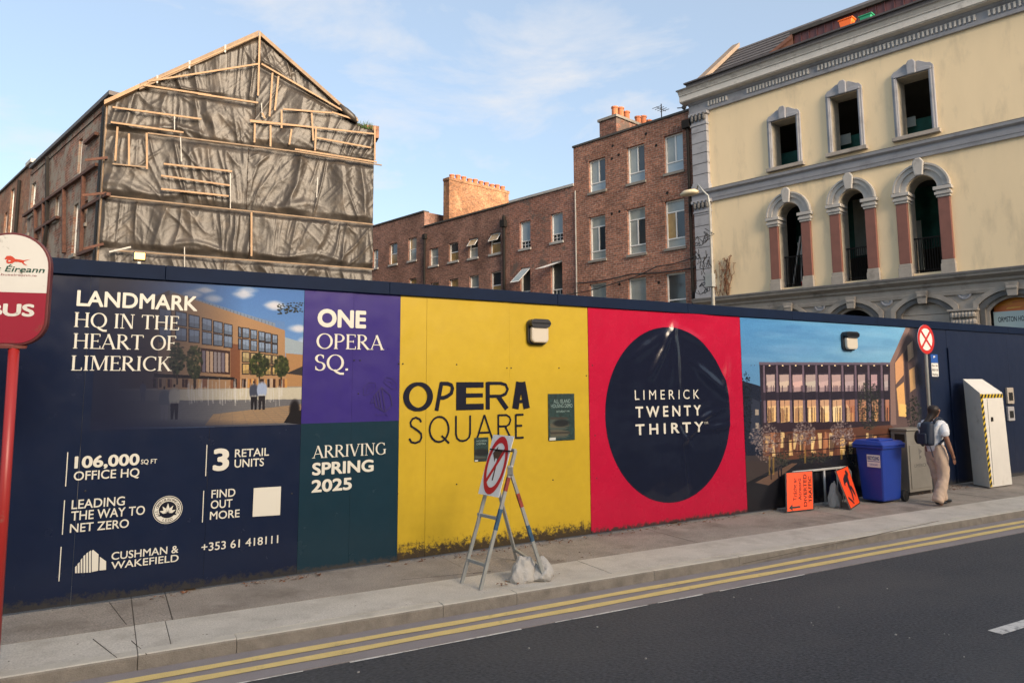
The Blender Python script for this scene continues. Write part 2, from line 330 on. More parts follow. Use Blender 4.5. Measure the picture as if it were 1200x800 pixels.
M['pave_old'] = mat('rough_aggregate_path', (.30,.265,.23), .92, var=.2, vs=2, bump=.9, bs=70, fine=.3, fs=70, dirt=(.15,.125,.105), dirt_s=1.5, dirt_t=(.5,.75))
M['joint'] = mat('dark_joint', (.085,.072,.06), .95)
M['line_y'] = mat('yellow_road_paint', (.62,.47,.185), .7, var=.1, vs=6, dirt=(.30,.24,.13), dirt_s=9, dirt_t=(.58,.78), fine=.15, fs=120)
M['line_w'] = mat('white_road_paint', (.58,.56,.52), .7, var=.1, vs=6, dirt=(.14,.13,.13), dirt_s=11, dirt_t=(.5,.7), fine=.15, fs=120)
M['skin'] = mat('skin', (.24,.115,.07), .55)
M['shirt'] = mat('white_shirt', (.66,.68,.72), .8, var=.05, vs=8, bump=.2, bs=20)
M['trousers'] = mat('beige_trousers', (.50,.375,.285), .85, var=.08, vs=8, bump=.3, bs=16)
M['hair'] = mat('dark_hair', (.018,.010,.008), .55, bump=.4, bs=60, stretch=(1,1,.15))
M['shoe'] = mat('black_shoe', (.01,.01,.011), .4)
M['pack'] = mat('navy_backpack', (.007,.016,.038), .65, bump=.3, bs=25)
M['bag'] = mat('black_bag', (.01,.01,.012), .6)
M['leaf'] = mat('dry_leaf', (.16,.065,.03), .8, var=.5, vs=30)
M['weed'] = mat('weed_leaf', (.05,.09,.02), .7, var=.3, vs=20)
M['cable'] = mat('black_cable', (.02,.02,.02), .6)
M['ground'] = mat('site_ground', (.10,.09,.075), .95, var=.3, vs=.4)
M['tarp'] = mat('black_polythene', (.031,.026,.022), .45, spec=.42, var=.3, vs=1.2, bump=.3, bs=14, dirt=(.075,.058,.042), dirt_s=1.6, dirt_t=(.5,.8))

# ---------------------------------------------------------------- ground, road, pavement
g = MB(); g.add([(-900,-900,-.16),(900,-900,-.16),(900,900,-.16),(-900,900,-.16)], [(0,1,2,3)])
single('ground', g, M['ground'], WF, (0,0,-.16), kind='structure')
g = MB(); g.box((-40,-7.6,-.5), (70,0,-.12)); single('road', g, M['asphalt'], KF, (0,-3,-.12), kind='structure')
g = MB(); g.box((-40,-.62,-.3), (70,0,-.112)); road_ch = single('gutter_channel', g, M['gutter'], KF, (0,0,-.112), kind='structure')
def wobble_strip(mb, s0, s1, y0, y1, z, step=.25, amp=.006, breaks=()):
    n = int((s1-s0)/step)
    for i in range(n):
        a, b = s0+i*step, s0+(i+1)*step
        if any(p < a < q for p, q in breaks): continue
        f = lambda s: amp*(math.sin(s*2.1+y0*9)+math.sin(s*5.3+1+y0*4))
        mb.add([(a,y0+f(a),z),(b,y0+f(b),z),(b,y1+f(b+9),z),(a,y1+f(a+9),z)], [(0,1,2,3)])
def dbl(y0, y1, lab):
    m = MB(); wobble_strip(m, -12, 30, -y1, -y0, -.107)
    return single('yellow_line', m, M['line_y'], KF, (0,-y0,-.107), kind='structure', label=lab)
dbl(.155, .255, 'faded yellow no-parking line nearer the kerb'); dbl(.36, .46, 'faded yellow no-parking line farther from the kerb')
m = MB()
brk = [(-1.7,-1.4),(.2,.5),(1.6,1.75),(2.4,2.6),(3.9,30)]
wobble_strip(m, -6, 4.2, -.645, -.622, -.115, .12, .004, brk)
single('worn_white_line', m, M['line_w'], KF, (0,-.64,-.115), kind='structure')
s_, y_ = KF.gnd(1166, 741, -.12)
for i in range(6):
    m = MB(); m.add([(s_+i*5.5,y_-.06,-.116),(s_+i*5.5+2.2,y_-.06,-.116),(s_+i*5.5+2.2,y_+.06,-.116),(s_+i*5.5,y_+.06,-.116)], [(0,1,2,3)])
    single('centre_line_dash', m, M['line_w'], KF, (s_+i*5.5,y_,-.116), kind='structure')
# pavement bed, near strip of light concrete slabs and old aggregate strip
pv = tag(bpy.data.objects.new('pavement', None), kind='structure'); COL.objects.link(pv); pv.location = KF.at(0,0,0); pv.rotation_euler = (0,0,KF.a); ORIG[pv.name] = (Vector((0,0,0)), 0)
b = MB(); b.box((-40,.05,-.4), (70,2.6,-.007)); part('bed', b, M['joint'], pv)
KJ = [-30, -20, -10, -6.5, -4.4]
sj = KF.gnd(162, 770)[0]
KJ += [sj, sj+.72, sj+2.55, KF.gnd(603,693)[0]]
while KJ[-1] < 60: KJ.append(KJ[-1]+random.choice((1.3,1.75,2.1)))
def kerb_mb(a, b_):
    m = MB(); dz = random.uniform(-.003,.003)
    prof = [(0,-.3),(0,-.02),(.006,-.007),(.02,-.0),(.13,.0),(.13,-.3)]
    m.profile([(y, z+dz) for y, z in prof], a+.003, b_-.003)
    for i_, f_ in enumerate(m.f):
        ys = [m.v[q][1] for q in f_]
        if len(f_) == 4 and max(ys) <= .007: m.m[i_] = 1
    return m
for a, b_ in zip(KJ[:-1], KJ[1:]):
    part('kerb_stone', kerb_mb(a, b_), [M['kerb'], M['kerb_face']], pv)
def slab(y0, y1, a, b_, mt, gap=.0035, name='slab'):
    m = MB(); dz = random.uniform(-.004,.001); m.box((a+gap,y0,-.03), (b_-gap,y1,dz)); part(name, m, mt, pv)
sl_j = [-30,-12,-8.2,-5.6, sj, sj+.24, sj+4.6, sj+7.9, sj+11.4, sj+15.2, sj+19, sj+23, 45, 70]
for a, b_ in zip(sl_j[:-1], sl_j[1:]): slab(.135, .80, a, b_, M['pave'])
for a, b_ in zip([-30,-9, sj, sj+.30, sj+3.3, sj+6.5, sj+9.8, sj+13.6, sj+18, 40], [-9, sj, sj+.30, sj+3.3, sj+6.5, sj+9.8, sj+13.6, sj+18, 40, 70]):
    slab(.806, 2.55, a, b_, M['pave_old'], .005)
# shallow cut lines beside the joint, as grooves in the slab
for (p, q) in (((148,731),(128,705)), ((137,770),(109,748)), ((172,766),(154,750)), ((575,669),(470,679)), ((870,660),(1100,610))):
    a = KF.gnd(*p); b2 = KF.gnd(*q); m = MB(); m.bar((a[0],a[1],-.0015), (b2[0],b2[1],-.0015), .004, .006); part('joint', m, M['joint'], pv)
# litter along the foot of the hoarding
def leaf_litter(name, fr, spots, mt, n, size, lab, kind='stuff', up=.02):
    m = MB()
    for (s0, s1, y0, y1, k) in spots:
        for i in range(k):
            s = random.uniform(s0, s1); y = random.uniform(y0, y1)**1 ; z = .003+random.random()*up; a = random.uniform(0,6.28); e = size*random.uniform(.5,1.3)
            d = Vector((math.cos(a),math.sin(a),random.uniform(-.3,.3)))*e; w = Vector((-math.sin(a),math.cos(a),random.uniform(-.4,.4)))*e*.45; c = Vector((s,y,z))
            m.add([c-d, c-w*.8+Vector((0,0,.006)), c+d, c+w], [(0,1,2,3)])
    return single(name, m, mt, fr, (0,0,0), label=lab, kind=kind, cat='leaves' if lab else None)
leaf_litter('leaf_litter', HF, [(-2.6,-2.2,-.14,-.02,25),(-1.7,-.9,-.14,-.02,60),(-.2,.8,-.15,-.02,20),(.6,2.7,-.22,-.02,70),(2.9,5.7,-.18,-.02,120),(6,8,-.3,-.02,60),(10,12,-.4,-.02,160),(.5,1.3,-1.55,-1.35,25),(1.3,2.2,-1.0,-.7,12)], M['leaf'], 0, .022, 'dry brown leaves and grit gathered along the foot of the hoarding')

m = MB()
for k in range(60):
    s_, y_ = random.uniform(-5,14), random.uniform(.16,.95); e = random.uniform(.004,.010); n_ = 7
    m.add([(s_+e*math.cos(6.28*q/n_),y_+e*.8*math.sin(6.28*q/n_),.0022) for q in range(n_)], [tuple(range(n_))])
single('gum_spots', m, M['joint'], KF, (0,.5,.0022), kind='stuff', label='dark gum spots trodden into the pale pavement', cat='gum')
m = MB()
for px, py in [(951,730),(953,733),(1050,744),(1066,748),(1107,743),(1112,744),(700,735),(860,700),(880,702),(620,760),(1040,690),(983,712),(1130,770),(757,772),(420,788)]:
    s_, y_ = KF.gnd(px, py, -.12); e = random.uniform(.004,.012); m.bar((s_-e,y_,-.114), (s_+e,y_+e*.5,-.114), e, .008)
single('grit', m, M['coping_pale'], KF, (0,-3,-.114), kind='stuff', label='pale bits of grit scattered on the road', cat='grit')
# ---------------------------------------------------------------- hoarding
HT, CAPB = 3.275, 3.125
hd = thing('hoarding', 'long navy, yellow and red printed site hoarding along the pavement', 'hoarding', HF, (0,0,0))
def panel(s0, s1, mt, splits=None):
    """one sheet; splits = [(z, material), ...] changes the print at a height"""
    m = MB(); j = random.uniform(-.003,.003); k = random.uniform(-.002,.002); zs = [.025]+[z for z, _ in (splits or [])]+[CAPB+.02]
    nx, nz_ = 1, 1
    mats_ = [mt]+[q for _, q in (splits or [])]
    for i in range(len(zs)-1):
        m.add([(s0+.0015,j,zs[i]),(s1-.0015,j+k,zs[i]),(s1-.0015,j+k,zs[i+1]),(s0+.0015,j,zs[i+1])], [(0,1,2,3)], i)
    a, b_, c, d = s0+.0015, s1-.0015, zs[0], zs[-1]
    m.add([(a,j,c),(b_,j+k,c),(b_,.03,c),(a,.03,c),(a,j,d),(b_,j+k,d),(b_,.03,d),(a,.03,d)], [(0,3,2,1),(1,2,6,5),(2,3,7,6),(3,0,4,7)], 0)
    return part('panel', m, mats_, hd)
sP, sY, sR, sV, sN = HF.hit(352.5,500)[0], HF.hit(467.5,500)[0], HF.hit(690.5,490)[0], HF.hit(871,480)[0], HF.hit(1073,470)[0]
zpt = HF.hit(410, 494.5)[1]
bounds = [-9.9,-8.7,-7.5,-6.3,-5.3,-4.3,HF.hit(92,560)[0],HF.hit(243,560)[0],sP]
for a, b_ in zip(bounds[:-1], bounds[1:]): panel(a, b_, M['navy'])
sm = HF.hit(413,430)[0]
panel(sP, sm, M['teal'], [(zpt, M['purple'])]); panel(sm, sY, M['teal'], [(zpt, M['purple'])])
yb = [sY, HF.hit(500,400)[0], HF.hit(597,400)[0], sR]
for a, b_ in zip(yb[:-1], yb[1:]): panel(a, b_, M['yellow'])
rb = [sR, HF.hit(800,480)[0], sV]
for a, b_ in zip(rb[:-1], rb[1:]): panel(a, b_, M['red'])
a = sV
while a < 24: panel(a, a+1.22, M['navy_plain'] if a > sN-.5 else M['navy']); a += 1.22
c = MB(); ca = -9.9
while ca < 24:
    c = MB(); c.box((ca+.002,-.035,CAPB), (ca+2.438,.075,HT)); part('cap_rail', c, M['cap'], hd, bevel=.004); ca += 2.44
for i in range(-4, 12):     # posts and rails behind, seen only from the side
    c = MB(); c.box((i*2.2-.05,.035,0), (i*2.2+.05,.135,3.1)); part('post', c, M['timber_grey'], hd)
for px, py in [(415,422),(422,422),(467,426),(472,426),(594,431),(599,431),(420,461),(535,427),(655,431),(547,630),(648,562),(466,578),(535,567),(342,578),(100,575),(687,440),(694,428),(697,510),(699,560),(880,428),(884,428),(1086,383)]:
    s, z = HF.hit(px, py); c = MB(); c.lathe((s,-.008,z), [(.009,.012),(.009,.002),(.005,0)], 8, axis='y'); part('screw', c, M['screw'], hd)

# ---------------------------------------------------------------- lettering
_fc = {}
def font_mesh(txt, off):
    """letter outlines; a bolder weight is the outline laid down again on a small ring of offsets"""
    if txt not in _fc:
        cu = bpy.data.curves.new('t', 'FONT'); cu.body = txt; cu.resolution_u = 4
        o = bpy.data.objects.new('t', cu); COL.objects.link(o); dg = bpy.context.evaluated_depsgraph_get(); dg.update()
        me = bpy.data.meshes.new_from_object(o.evaluated_get(dg)); bpy.data.objects.remove(o)
        _fc[txt] = ([tuple(v.co) for v in me.vertices], [tuple(p.vertices) for p in me.polygons]); bpy.data.meshes.remove(me); bpy.data.curves.remove(cu)
    vs0, fs0 = _fc[txt]
    if off <= .004: return [(v[0], v[1], 0) for v in vs0], list(fs0)
    vs, fs = [], []; n = 8 if off > .02 else 4
    for k in range(n):
        t_ = 2*math.pi*(k+.5)/n; b = len(vs); dx, dy = off*math.cos(t_)*1.08, off*math.sin(t_)*1.08
        vs += [(v[0]+dx, v[1]+dy, k*.00012) for v in vs0]; fs += [tuple(b+i for i in f) for f in fs0]
    return vs, fs
def put(mb, vs, fs, s0, s1, z0, z1, y, capref=None, mi=0):
    xs = [v[0] for v in vs]; x0, x1 = min(xs), max(xs); y1 = capref if capref else max(v[1] for v in vs)
    mb.add([(s0+(v[0]-x0)/(x1-x0)*(s1-s0), y-v[2], z0+v[1]/y1*(z1-z0)) for v in vs], fs, mi)
def pxtext(mb, txt, bl, br, tl, off=.02, y=-.0065, fr=HF, yy=0, mi=0):
    s0, zb = fr.hit(*bl, yy); s1, zb1 = fr.hit(*br, yy); _, zt = fr.hit(*tl, yy)
    vs, fs = font_mesh(txt, off); cap = CAPH + 2*off
    # centre caps: the offset pushes the outline below the baseline as well
    vs = [(v[0], v[1]+off, v[2]) for v in vs]
    put(mb, vs, fs, s0, s1, (zb+zb1)/2, (zb+zb1)/2+(zt-zb), y+yy, cap, mi)
_v, _f = font_mesh('H', 0); CAPH = max(v[1] for v in _v)
def arc(cx, cy, rx, ry, a0, a1, n=14): return [(cx+rx*math.cos(R(a0+(a1-a0)*i/n)), cy+ry*math.sin(R(a0+(a1-a0)*i/n))) for i in range(n+1)]
# strokes: (kind, points); T thick, t thin, c pen-modulated curve; serifs: (x, y)
SERIF = {
 'A': (.80, [('t',[(.05,0),(.38,1)]),('T',[(.36,1.0),(.73,0)]),('t',[(.17,.33),(.6,.33)])], [(.05,0),(.73,0)]),
 'C': (.80, [('c',arc(.47,.5,.40,.49,48,312,26)),('t',[(.73,.98),(.73,.74)])], []),
 'E': (.60, [('T',[(.13,0),(.13,1)]),('t',[(.02,.98),(.55,.98)]),('t',[(.13,.52),(.45,.52)]),('t',[(.02,.02),(.58,.02)]),('t',[(.55,.98),(.55,.82)]),('t',[(.58,.02),(.58,.2)]),('t',[(.45,.6),(.45,.44)])], []),
 'F': (.56, [('T',[(.13,0),(.13,1)]),('t',[(.02,.98),(.53,.98)]),('t',[(.13,.5),(.43,.5)]),('t',[(.53,.98),(.53,.82)]),('t',[(.43,.58),(.43,.42)])], [(.13,0)]),
 'G': (.88, [('c',arc(.47,.5,.40,.49,48,320,26)),('t',[(.73,.98),(.73,.76)]),('T',[(.76,.06),(.76,.42)])], [(.76,.42)]),
 'H': (.86, [('T',[(.13,0),(.13,1)]),('T',[(.72,0),(.72,1)]),('t',[(.13,.52),(.72,.52)])], [(.13,0),(.13,1),(.72,0),(.72,1)]),
 'I': (.30, [('T',[(.14,0),(.14,1)])], [(.14,0),(.14,1)]),
 'K': (.78, [('T',[(.13,0),(.13,1)]),('t',[(.16,.42),(.62,1)]),('T',[(.32,.6),(.70,0)])], [(.13,0),(.13,1),(.62,1),(.72,0)]),
 'L': (.60, [('T',[(.13,0),(.13,1)]),('t',[(.02,.02),(.56,.02)]),('t',[(.56,.02),(.56,.2)])], [(.13,1)]),
 'M': (1.0, [('t',[(.11,0),(.13,1)]),('T',[(.15,1),(.49,.04)]),('t',[(.49,.04),(.83,1)]),('T',[(.85,0),(.85,1)])], [(.11,0),(.85,0),(.10,1),(.88,1)]),
 'N': (.84, [('t',[(.12,0),(.12,1)]),('T',[(.13,1),(.70,.02)]),('t',[(.71,0),(.71,1)])], [(.12,0),(.71,1),(.08,1)]),
 'O': (.94, [('c',arc(.47,.5,.40,.49,0,360,34))], []),
 'P': (.64, [('T',[(.13,0),(.13,1)]),('c',[(.02,.98),(.13,.98)]+arc(.28,.73,.28,.25,90,-90,14)+[(.13,.48)])], [(.13,0)]),
 'Q': (.94, [('c',arc(.47,.5,.40,.49,0,360,34)),('T',[(.42,.04),(.56,-.10),(.74,-.20),(.95,-.20)])], []),
 'R': (.78, [('T',[(.13,0),(.13,1)]),('c',[(.02,.98),(.13,.98)]+arc(.28,.75,.26,.23,90,-90,14)+[(.13,.52)]),('T',[(.30,.52),(.70,0)])], [(.13,0),(.72,0)]),
 'S': (.58, [('c',arc(.29,.75,.20,.23,35,270,16)[:-1]+arc(.28,.26,.24,.25,90,-145,18)),('t',[(.46,.96),(.46,.76)]),('t',[(.07,.04),(.07,.26)])], []),
 'T': (.74, [('T',[(.36,0),(.36,1)]),('t',[(.02,.98),(.70,.98)]),('t',[(.03,.98),(.02,.82)]),('t',[(.70,.98),(.71,.82)])], [(.36,0)]),
 'V': (.80, [('T',[(.07,1),(.40,0)]),('t',[(.39,0),(.72,1)])], [(.07,1),(.72,1)]),
 '.': (.22, [('T',[(.1,0),(.1,.13)])], []), ' ': (.30, [], []),
}
def ribbon(mb, pts, wf, y, mi=0):
    pts = [Vector((p[0], p[1])) for p in pts]; n = len(pts); closed = (pts[0]-pts[-1]).length < 1e-4; L_, R_ = [], []
    for i, p in enumerate(pts):
        if closed: a = pts[i-1] if i else pts[-2]; b = pts[i+1] if i < n-1 else pts[1]
        else: a = pts[max(i-1,0)]; b = pts[min(i+1,n-1)]
        d = (b-a).normalized(); nrm = Vector((-d.y, d.x)); w = wf(d)/2; L_.append(p+nrm*w); R_.append(p-nrm*w)
    vs = [(p.x, y, p.y) for p in L_] + [(p.x, y, p.y) for p in R_]
    mb.add(vs, [(i, i+n, i+n+1, i+1) for i in range(n-1)], mi)
def serif_text(mb, txt, bl, br, tl, thick=.135, thin=.05, y=-.0065, fr=HF):
    tmp = MB(); x = 0
    for k, ch in enumerate(txt):
        w, strokes, serifs = SERIF[ch]; lay = 0
        for kind, pts in strokes:
            wf = {'T': lambda d: thick, 't': lambda d: thin, 'c': lambda d: thin+(thick-thin)*abs(d.y)**1.6}[kind]
            ribbon(tmp, [(x+p[0], p[1]) for p in pts], wf, -lay*.00035); lay += 1
        for sx_, sy_ in serifs:
            zz = sy_-.02 if sy_ > .5 else sy_+.02
            ribbon(tmp, [(x+sx_-.12, zz), (x+sx_+.12, zz)], lambda d: thin*.9, -lay*.00035)
        x += w+.06
    s0, zb = fr.hit(*bl); s1, zb1 = fr.hit(*br); _, zt = fr.hit(*tl); z0 = (zb+zb1)/2; x0 = min(v[0] for v in tmp.v); x1 = max(v[0] for v in tmp.v)
    mb.add([(s0+(v[0]-x0)/(x1-x0)*(s1-s0), y+v[1], z0+v[2]*(zt-zb)) for v in tmp.v], tmp.f)
def letter(name, fn, mt=None, parent=None, label=None):
    m = MB(); fn(m); return part(name, m, mt or M['cream'], hd, label=label)
SANS = [('LANDMARK',(89.5,358.5),(231,364.5),(90,340),.022),('106,000',(87,547.5),(163,545.5),(87.7,533.5),.03),('SQ FT',(165,543.3),(183.7,542.7),(165,538),.01),
 ('OFFICE HQ',(86.2,562),(163,558.7),(86.8,551.5),.012),('LEADING',(83.7,595.7),(146,592),(84.2,585),.012),('THE WAY TO',(83,609.3),(169.5,602.7),(83.5,598.4),.012),
 ('NET ZERO',(81.7,623.3),(150.7,618),(82.2,613),.012),('CUSHMAN &',(130.5,654.5),(208.7,648),(131,645.5),.012),('WAKEFIELD',(130,665.6),(209,658),(130.4,657),.012),
 ('3',(249,551.5),(268,550.5),(249.3,525.7),.035),('RETAIL',(275,535.3),(315,533.7),(275.2,525.9),.012),('UNITS',(274.5,547.5),(309,545.7),(274.7,538),.012),
 ('FIND',(247.5,583.2),(275.5,581.2),(247.8,573.7),.012),('OUT',(246.7,595.6),(272,593.8),(247,586),.012),('MORE',(245.7,608),(280.5,606),(246,598.6),.012),
 ('+353 61 418111',(235.7,644.8),(325.7,636.5),(236,635.2),.01),('ONE',(371.7,383.3),(428.7,384.5),(372,362),.04),('SPRING',(365.5,556.3),(437.5,552.5),(366,541.6),.03),
 ('2025',(364.6,576.6),(412,573.5),(365,562),.03)]
for t, bl, br, tl, off in SANS: letter('lettering', lambda m: pxtext(m, t, bl, br, tl, off))
for t, bl, br, tl in [('HQ IN THE',(86.7,382.7),(209.5,387),(87,365.5)),('HEART OF',(85.5,408.2),(205.7,410.2),(86,390.5)),('LIMERICK',(83,433.8),(201,434.5),(83.4,416.3)),
 ('OPERA',(370.5,408.2),(450,410),(371,390.5)),('SQ.',(368.7,433.7),(407.5,434.2),(369,415)),('ARRIVING',(365.5,536.3),(452,532.4),(366,521.8))]:
    letter('lettering', lambda m: serif_text(m, t, bl, br, tl))
for p, q in [((79.5,529.5),(76.7,569.5)),((75.7,585.7),(72.7,626)),((71.7,640),(69,680.5)),((242.5,520.7),(240,557.5)),((238.7,574.5),(236.7,611.7))]:
    a = HF.hit(*p); b_ = HF.hit(*q); m = MB(); m.flat([(a[0]-.004,b_[1]),(a[0]+.004,b_[1]),(a[0]+.004,a[1]),(a[0]-.004,a[1])], -.0065); part('printed_rule', m, M['cream'], hd)
# round seal: rings and leaves
sc_, zc_ = HF.hit(196.5, 596.8); rr = abs(HF.hit(213.8,595)[0]-sc_); m = MB()
circ = lambda r, n=40, cx=sc_, cz=zc_: [(cx+r*math.cos(2*math.pi*i/n), cz+r*math.sin(2*math.pi*i/n)) for i in range(n)]
m.flat(circ(rr), -.0062, 0); m.flat(circ(rr*.96), -.0066, 1); m.flat(circ(rr*.90), -.0070, 0); m.flat(circ(rr*.60), -.0074, 1)
for ang, ln in ((90,.5),(55,.42),(125,.42),(20,.36),(160,.36)):
    t = R(ang); bx_, bz_ = sc_, zc_-rr*.25; tip = (bx_+math.cos(t)*rr*(ln+.22), bz_+math.sin(t)*rr*(ln+.22)); q = (-math.sin(t)*rr*.11, math.cos(t)*rr*.11); md = ((bx_+tip[0])/2, (bz_+tip[1])/2)
    m.flat([(bx_+math.cos(t)*rr*.08,bz_+math.sin(t)*rr*.08), (md[0]+q[0],md[1]+q[1]), tip, (md[0]-q[0],md[1]-q[1])], -.0078, 0)
m.flat([(sc_-rr*.62,zc_-rr*.42),(sc_+rr*.62,zc_-rr*.42),(sc_+rr*.55,zc_-rr*.30),(sc_-rr*.55,zc_-rr*.30)], -.0082, 1)
def ringtext(m, txt, r, h, a0, a1, flip=False):
    for i, ch in enumerate(txt):
        if ch == ' ': continue
        vs, fs = font_mesh(ch, .01); t = R(a0+(a1-a0)*i/(len(txt)-1)); w = max(v[0] for v in vs)
        out_ = []
        for v in vs:
            x = (v[0]-w/2)*h/CAPH; z = v[1]*h/CAPH
            if flip: rad = r+h-z; ang = t+x/r
            else: rad = r+z; ang = t-x/r
            out_.append((sc_+rad*math.cos(ang), -.0079, zc_+rad*math.sin(ang)))
        m.add(out_, fs, 1)
ringtext(m, 'U.S. GREEN BUILDING COUNCIL', rr*.66, rr*.17, 205, -25); ringtext(m, 'LEED', rr*.66, rr*.17, 250, 290, True)
part('printed_seal', m, [M['cream'], M['ink']], hd)
# skyline logo
m = MB()
for x0, x1, t0, t1 in [(112,120,655,648),(124,133,640,632),(138,146,622,613),(151,160,604,597),(164,173,592,586),(177,186,584,577)]:
    q = [HF.hit(60+a/4, 500+b_/4) for a, b_ in ((x0,684-(x0-112)*.05),(x1,684-(x1-112)*.05),(x1,t1),(x0,t0))]; m.flat(q, -.0065)
for poly in ([(190,678),(220,672),(222,596),(196,574),(190,580)],[(226,671),(257,668),(257,628),(228,607)]):
    m.flat([HF.hit(60+a/4, 500+b_/4) for a, b_ in poly], -.0065)
part('printed_logo', m, M['cream'], hd)
m = MB(); q = [HF.hit(60+a/4, 500+b_/4) for a, b_ in ((943,420),(1072,412),(1077,278),(949,286))]; m.flat(q, -.0065); part('printed_square', m, M['cream'], hd, label='plain cream printed square')
# OPERA / SQUARE
def zoomglyph(m, strokes, conv, y=-.0065):
    for i, (pts, w) in enumerate(strokes):
        P = [conv(*p) for p in pts]; ribbon(m, P, (lambda d, w=w: w(d)) if callable(w) else (lambda d, w=w: w), y-i*.0003)
def opera(m):
    conv0 = lambda x, y: HF.hit(340+x/4, 320+y/4); s0, z0 = conv0(528,648); s1, _ = conv0(1123,641); z1 = conv0(528,511)[1]; ch = z1-z0
    conv = lambda x, y: (s0+(x-528)/(1123-528)*(s1-s0), z0+y*ch)
    u = (s1-s0)/595
    sO = lambda d: (.12+.10*abs(d.y))*ch
    ribbon(m, [(s0+(593-528)*u+(52*u)*math.cos(t), z0+ch*.5+.44*ch*math.sin(t)) for t in [2*math.pi*i/40 for i in range(41)]], sO, -.0065)
    zoomglyph(m, [([(674,0),(696,1)],.15*ch),([(692,.95),(722,.95),(740,.9),(746,.78),(740,.6),(722,.5),(706,.45),(682,.45)],.135*ch)], conv)
    zoomglyph(m, [([(786,0),(786,1)],46*u),([(786,.90),(892,.90)],.20*ch),([(786,.52),(888,.52)],.15*ch),([(786,.11),(892,.11)],.22*ch)], conv)
    zoomglyph(m, [([(912,0),(912,1)],20*u),([(910,.955),(975,.955),(1000,.90),(1010,.73),(1000,.56),(975,.48),(910,.48)],.115*ch),([(962,.48),(1006,0)],21*u)], conv)
    zoomglyph(m, [([(1049,0),(1070,1)],32*u),([(1107,0),(1084,1)],32*u),([(1066,.93),(1088,.93)],.14*ch),([(1050,.27),(1105,.27)],.12*ch)], conv)
letter('lettering', opera, M['ink'])
def square(m):
    s0, z0 = HF.hit(478.5,519.8); s1 = HF.hit(613.3,514)[0]; z1 = HF.hit(478.5,488.5)[1]; ch = z1-z0; W_ = 595.
    conv = lambda x, y: (s0+x/W_*(s1-s0), z0+y*ch); t = .078*ch
    S = [(60,.80),(52,.91),(34,.98),(18,.93),(8,.80),(12,.66),(30,.56),(46,.47),(60,.36),(62,.22),(54,.08),(34,.02),(14,.06),(3,.2)]
    Q = [(148+47*math.cos(a_), .5+.48*math.sin(a_)) for a_ in [2*math.pi*i/28 for i in range(29)]]
    U = [(232,1),(232,.30),(238,.12),(252,.03),(268,.01),(286,.04),(300,.14),(305,.30),(305,1)]
    zoomglyph(m, [(S,t),(Q,t),([(160,.25),(198,-.05)],t),(U,t),([(338,0),(380,1)],t),([(380,1),(424,0)],t),([(352,.30),(410,.30)],t),
      ([(455,0),(455,1)],t),([(455,.97),(500,.97),(517,.88),(522,.75),(515,.60),(500,.52),(455,.52)],t),([(492,.52),(524,0)],t),
      ([(552,0),(552,1)],t),([(552,.97),(W_,.97)],t),([(552,.52),(W_-8,.52)],t),([(552,.03),(W_,.03)],t)], conv)
letter('lettering', square, M['ink'])
# graffiti doodle on the purple sheet
def doodle(m):
    cv = lambda x, y: HF.hit(410+x/11.43, 430+y/11.43)
    for i, (pts, w) in enumerate([([(425,270),(320,385),(345,530),(470,600),(565,510),(540,380),(425,270)],.012),([(425,280),(470,590)],.011),([(385,310),(425,570)],.011),([(350,350),(390,545)],.010),([(300,420),(275,480),(330,470)],.008),
        ([(180,370),(180,280),(250,210),(340,215),(350,270),(300,340),(220,375),(180,370)],.005),([(215,340),(235,280),(290,240),(310,270),(260,320)],.004),([(450,200),(480,140),(560,150),(620,220),(625,300),(560,290),(490,240),(450,200)],.005),([(500,200),(540,190),(575,230),(550,250)],.005),
        ([(330,650),(350,625),(370,650)],.005),([(380,650),(400,628),(420,650),(440,628)],.005),([(450,650),(470,628),(510,650)],.005)]):
        ribbon(m, [cv(*p) for p in pts], lambda d, w=w: w, -.0055-i*.0002)
letter('graffiti', doodle, mat('marker_ink', (.02,.012,.09), .4))

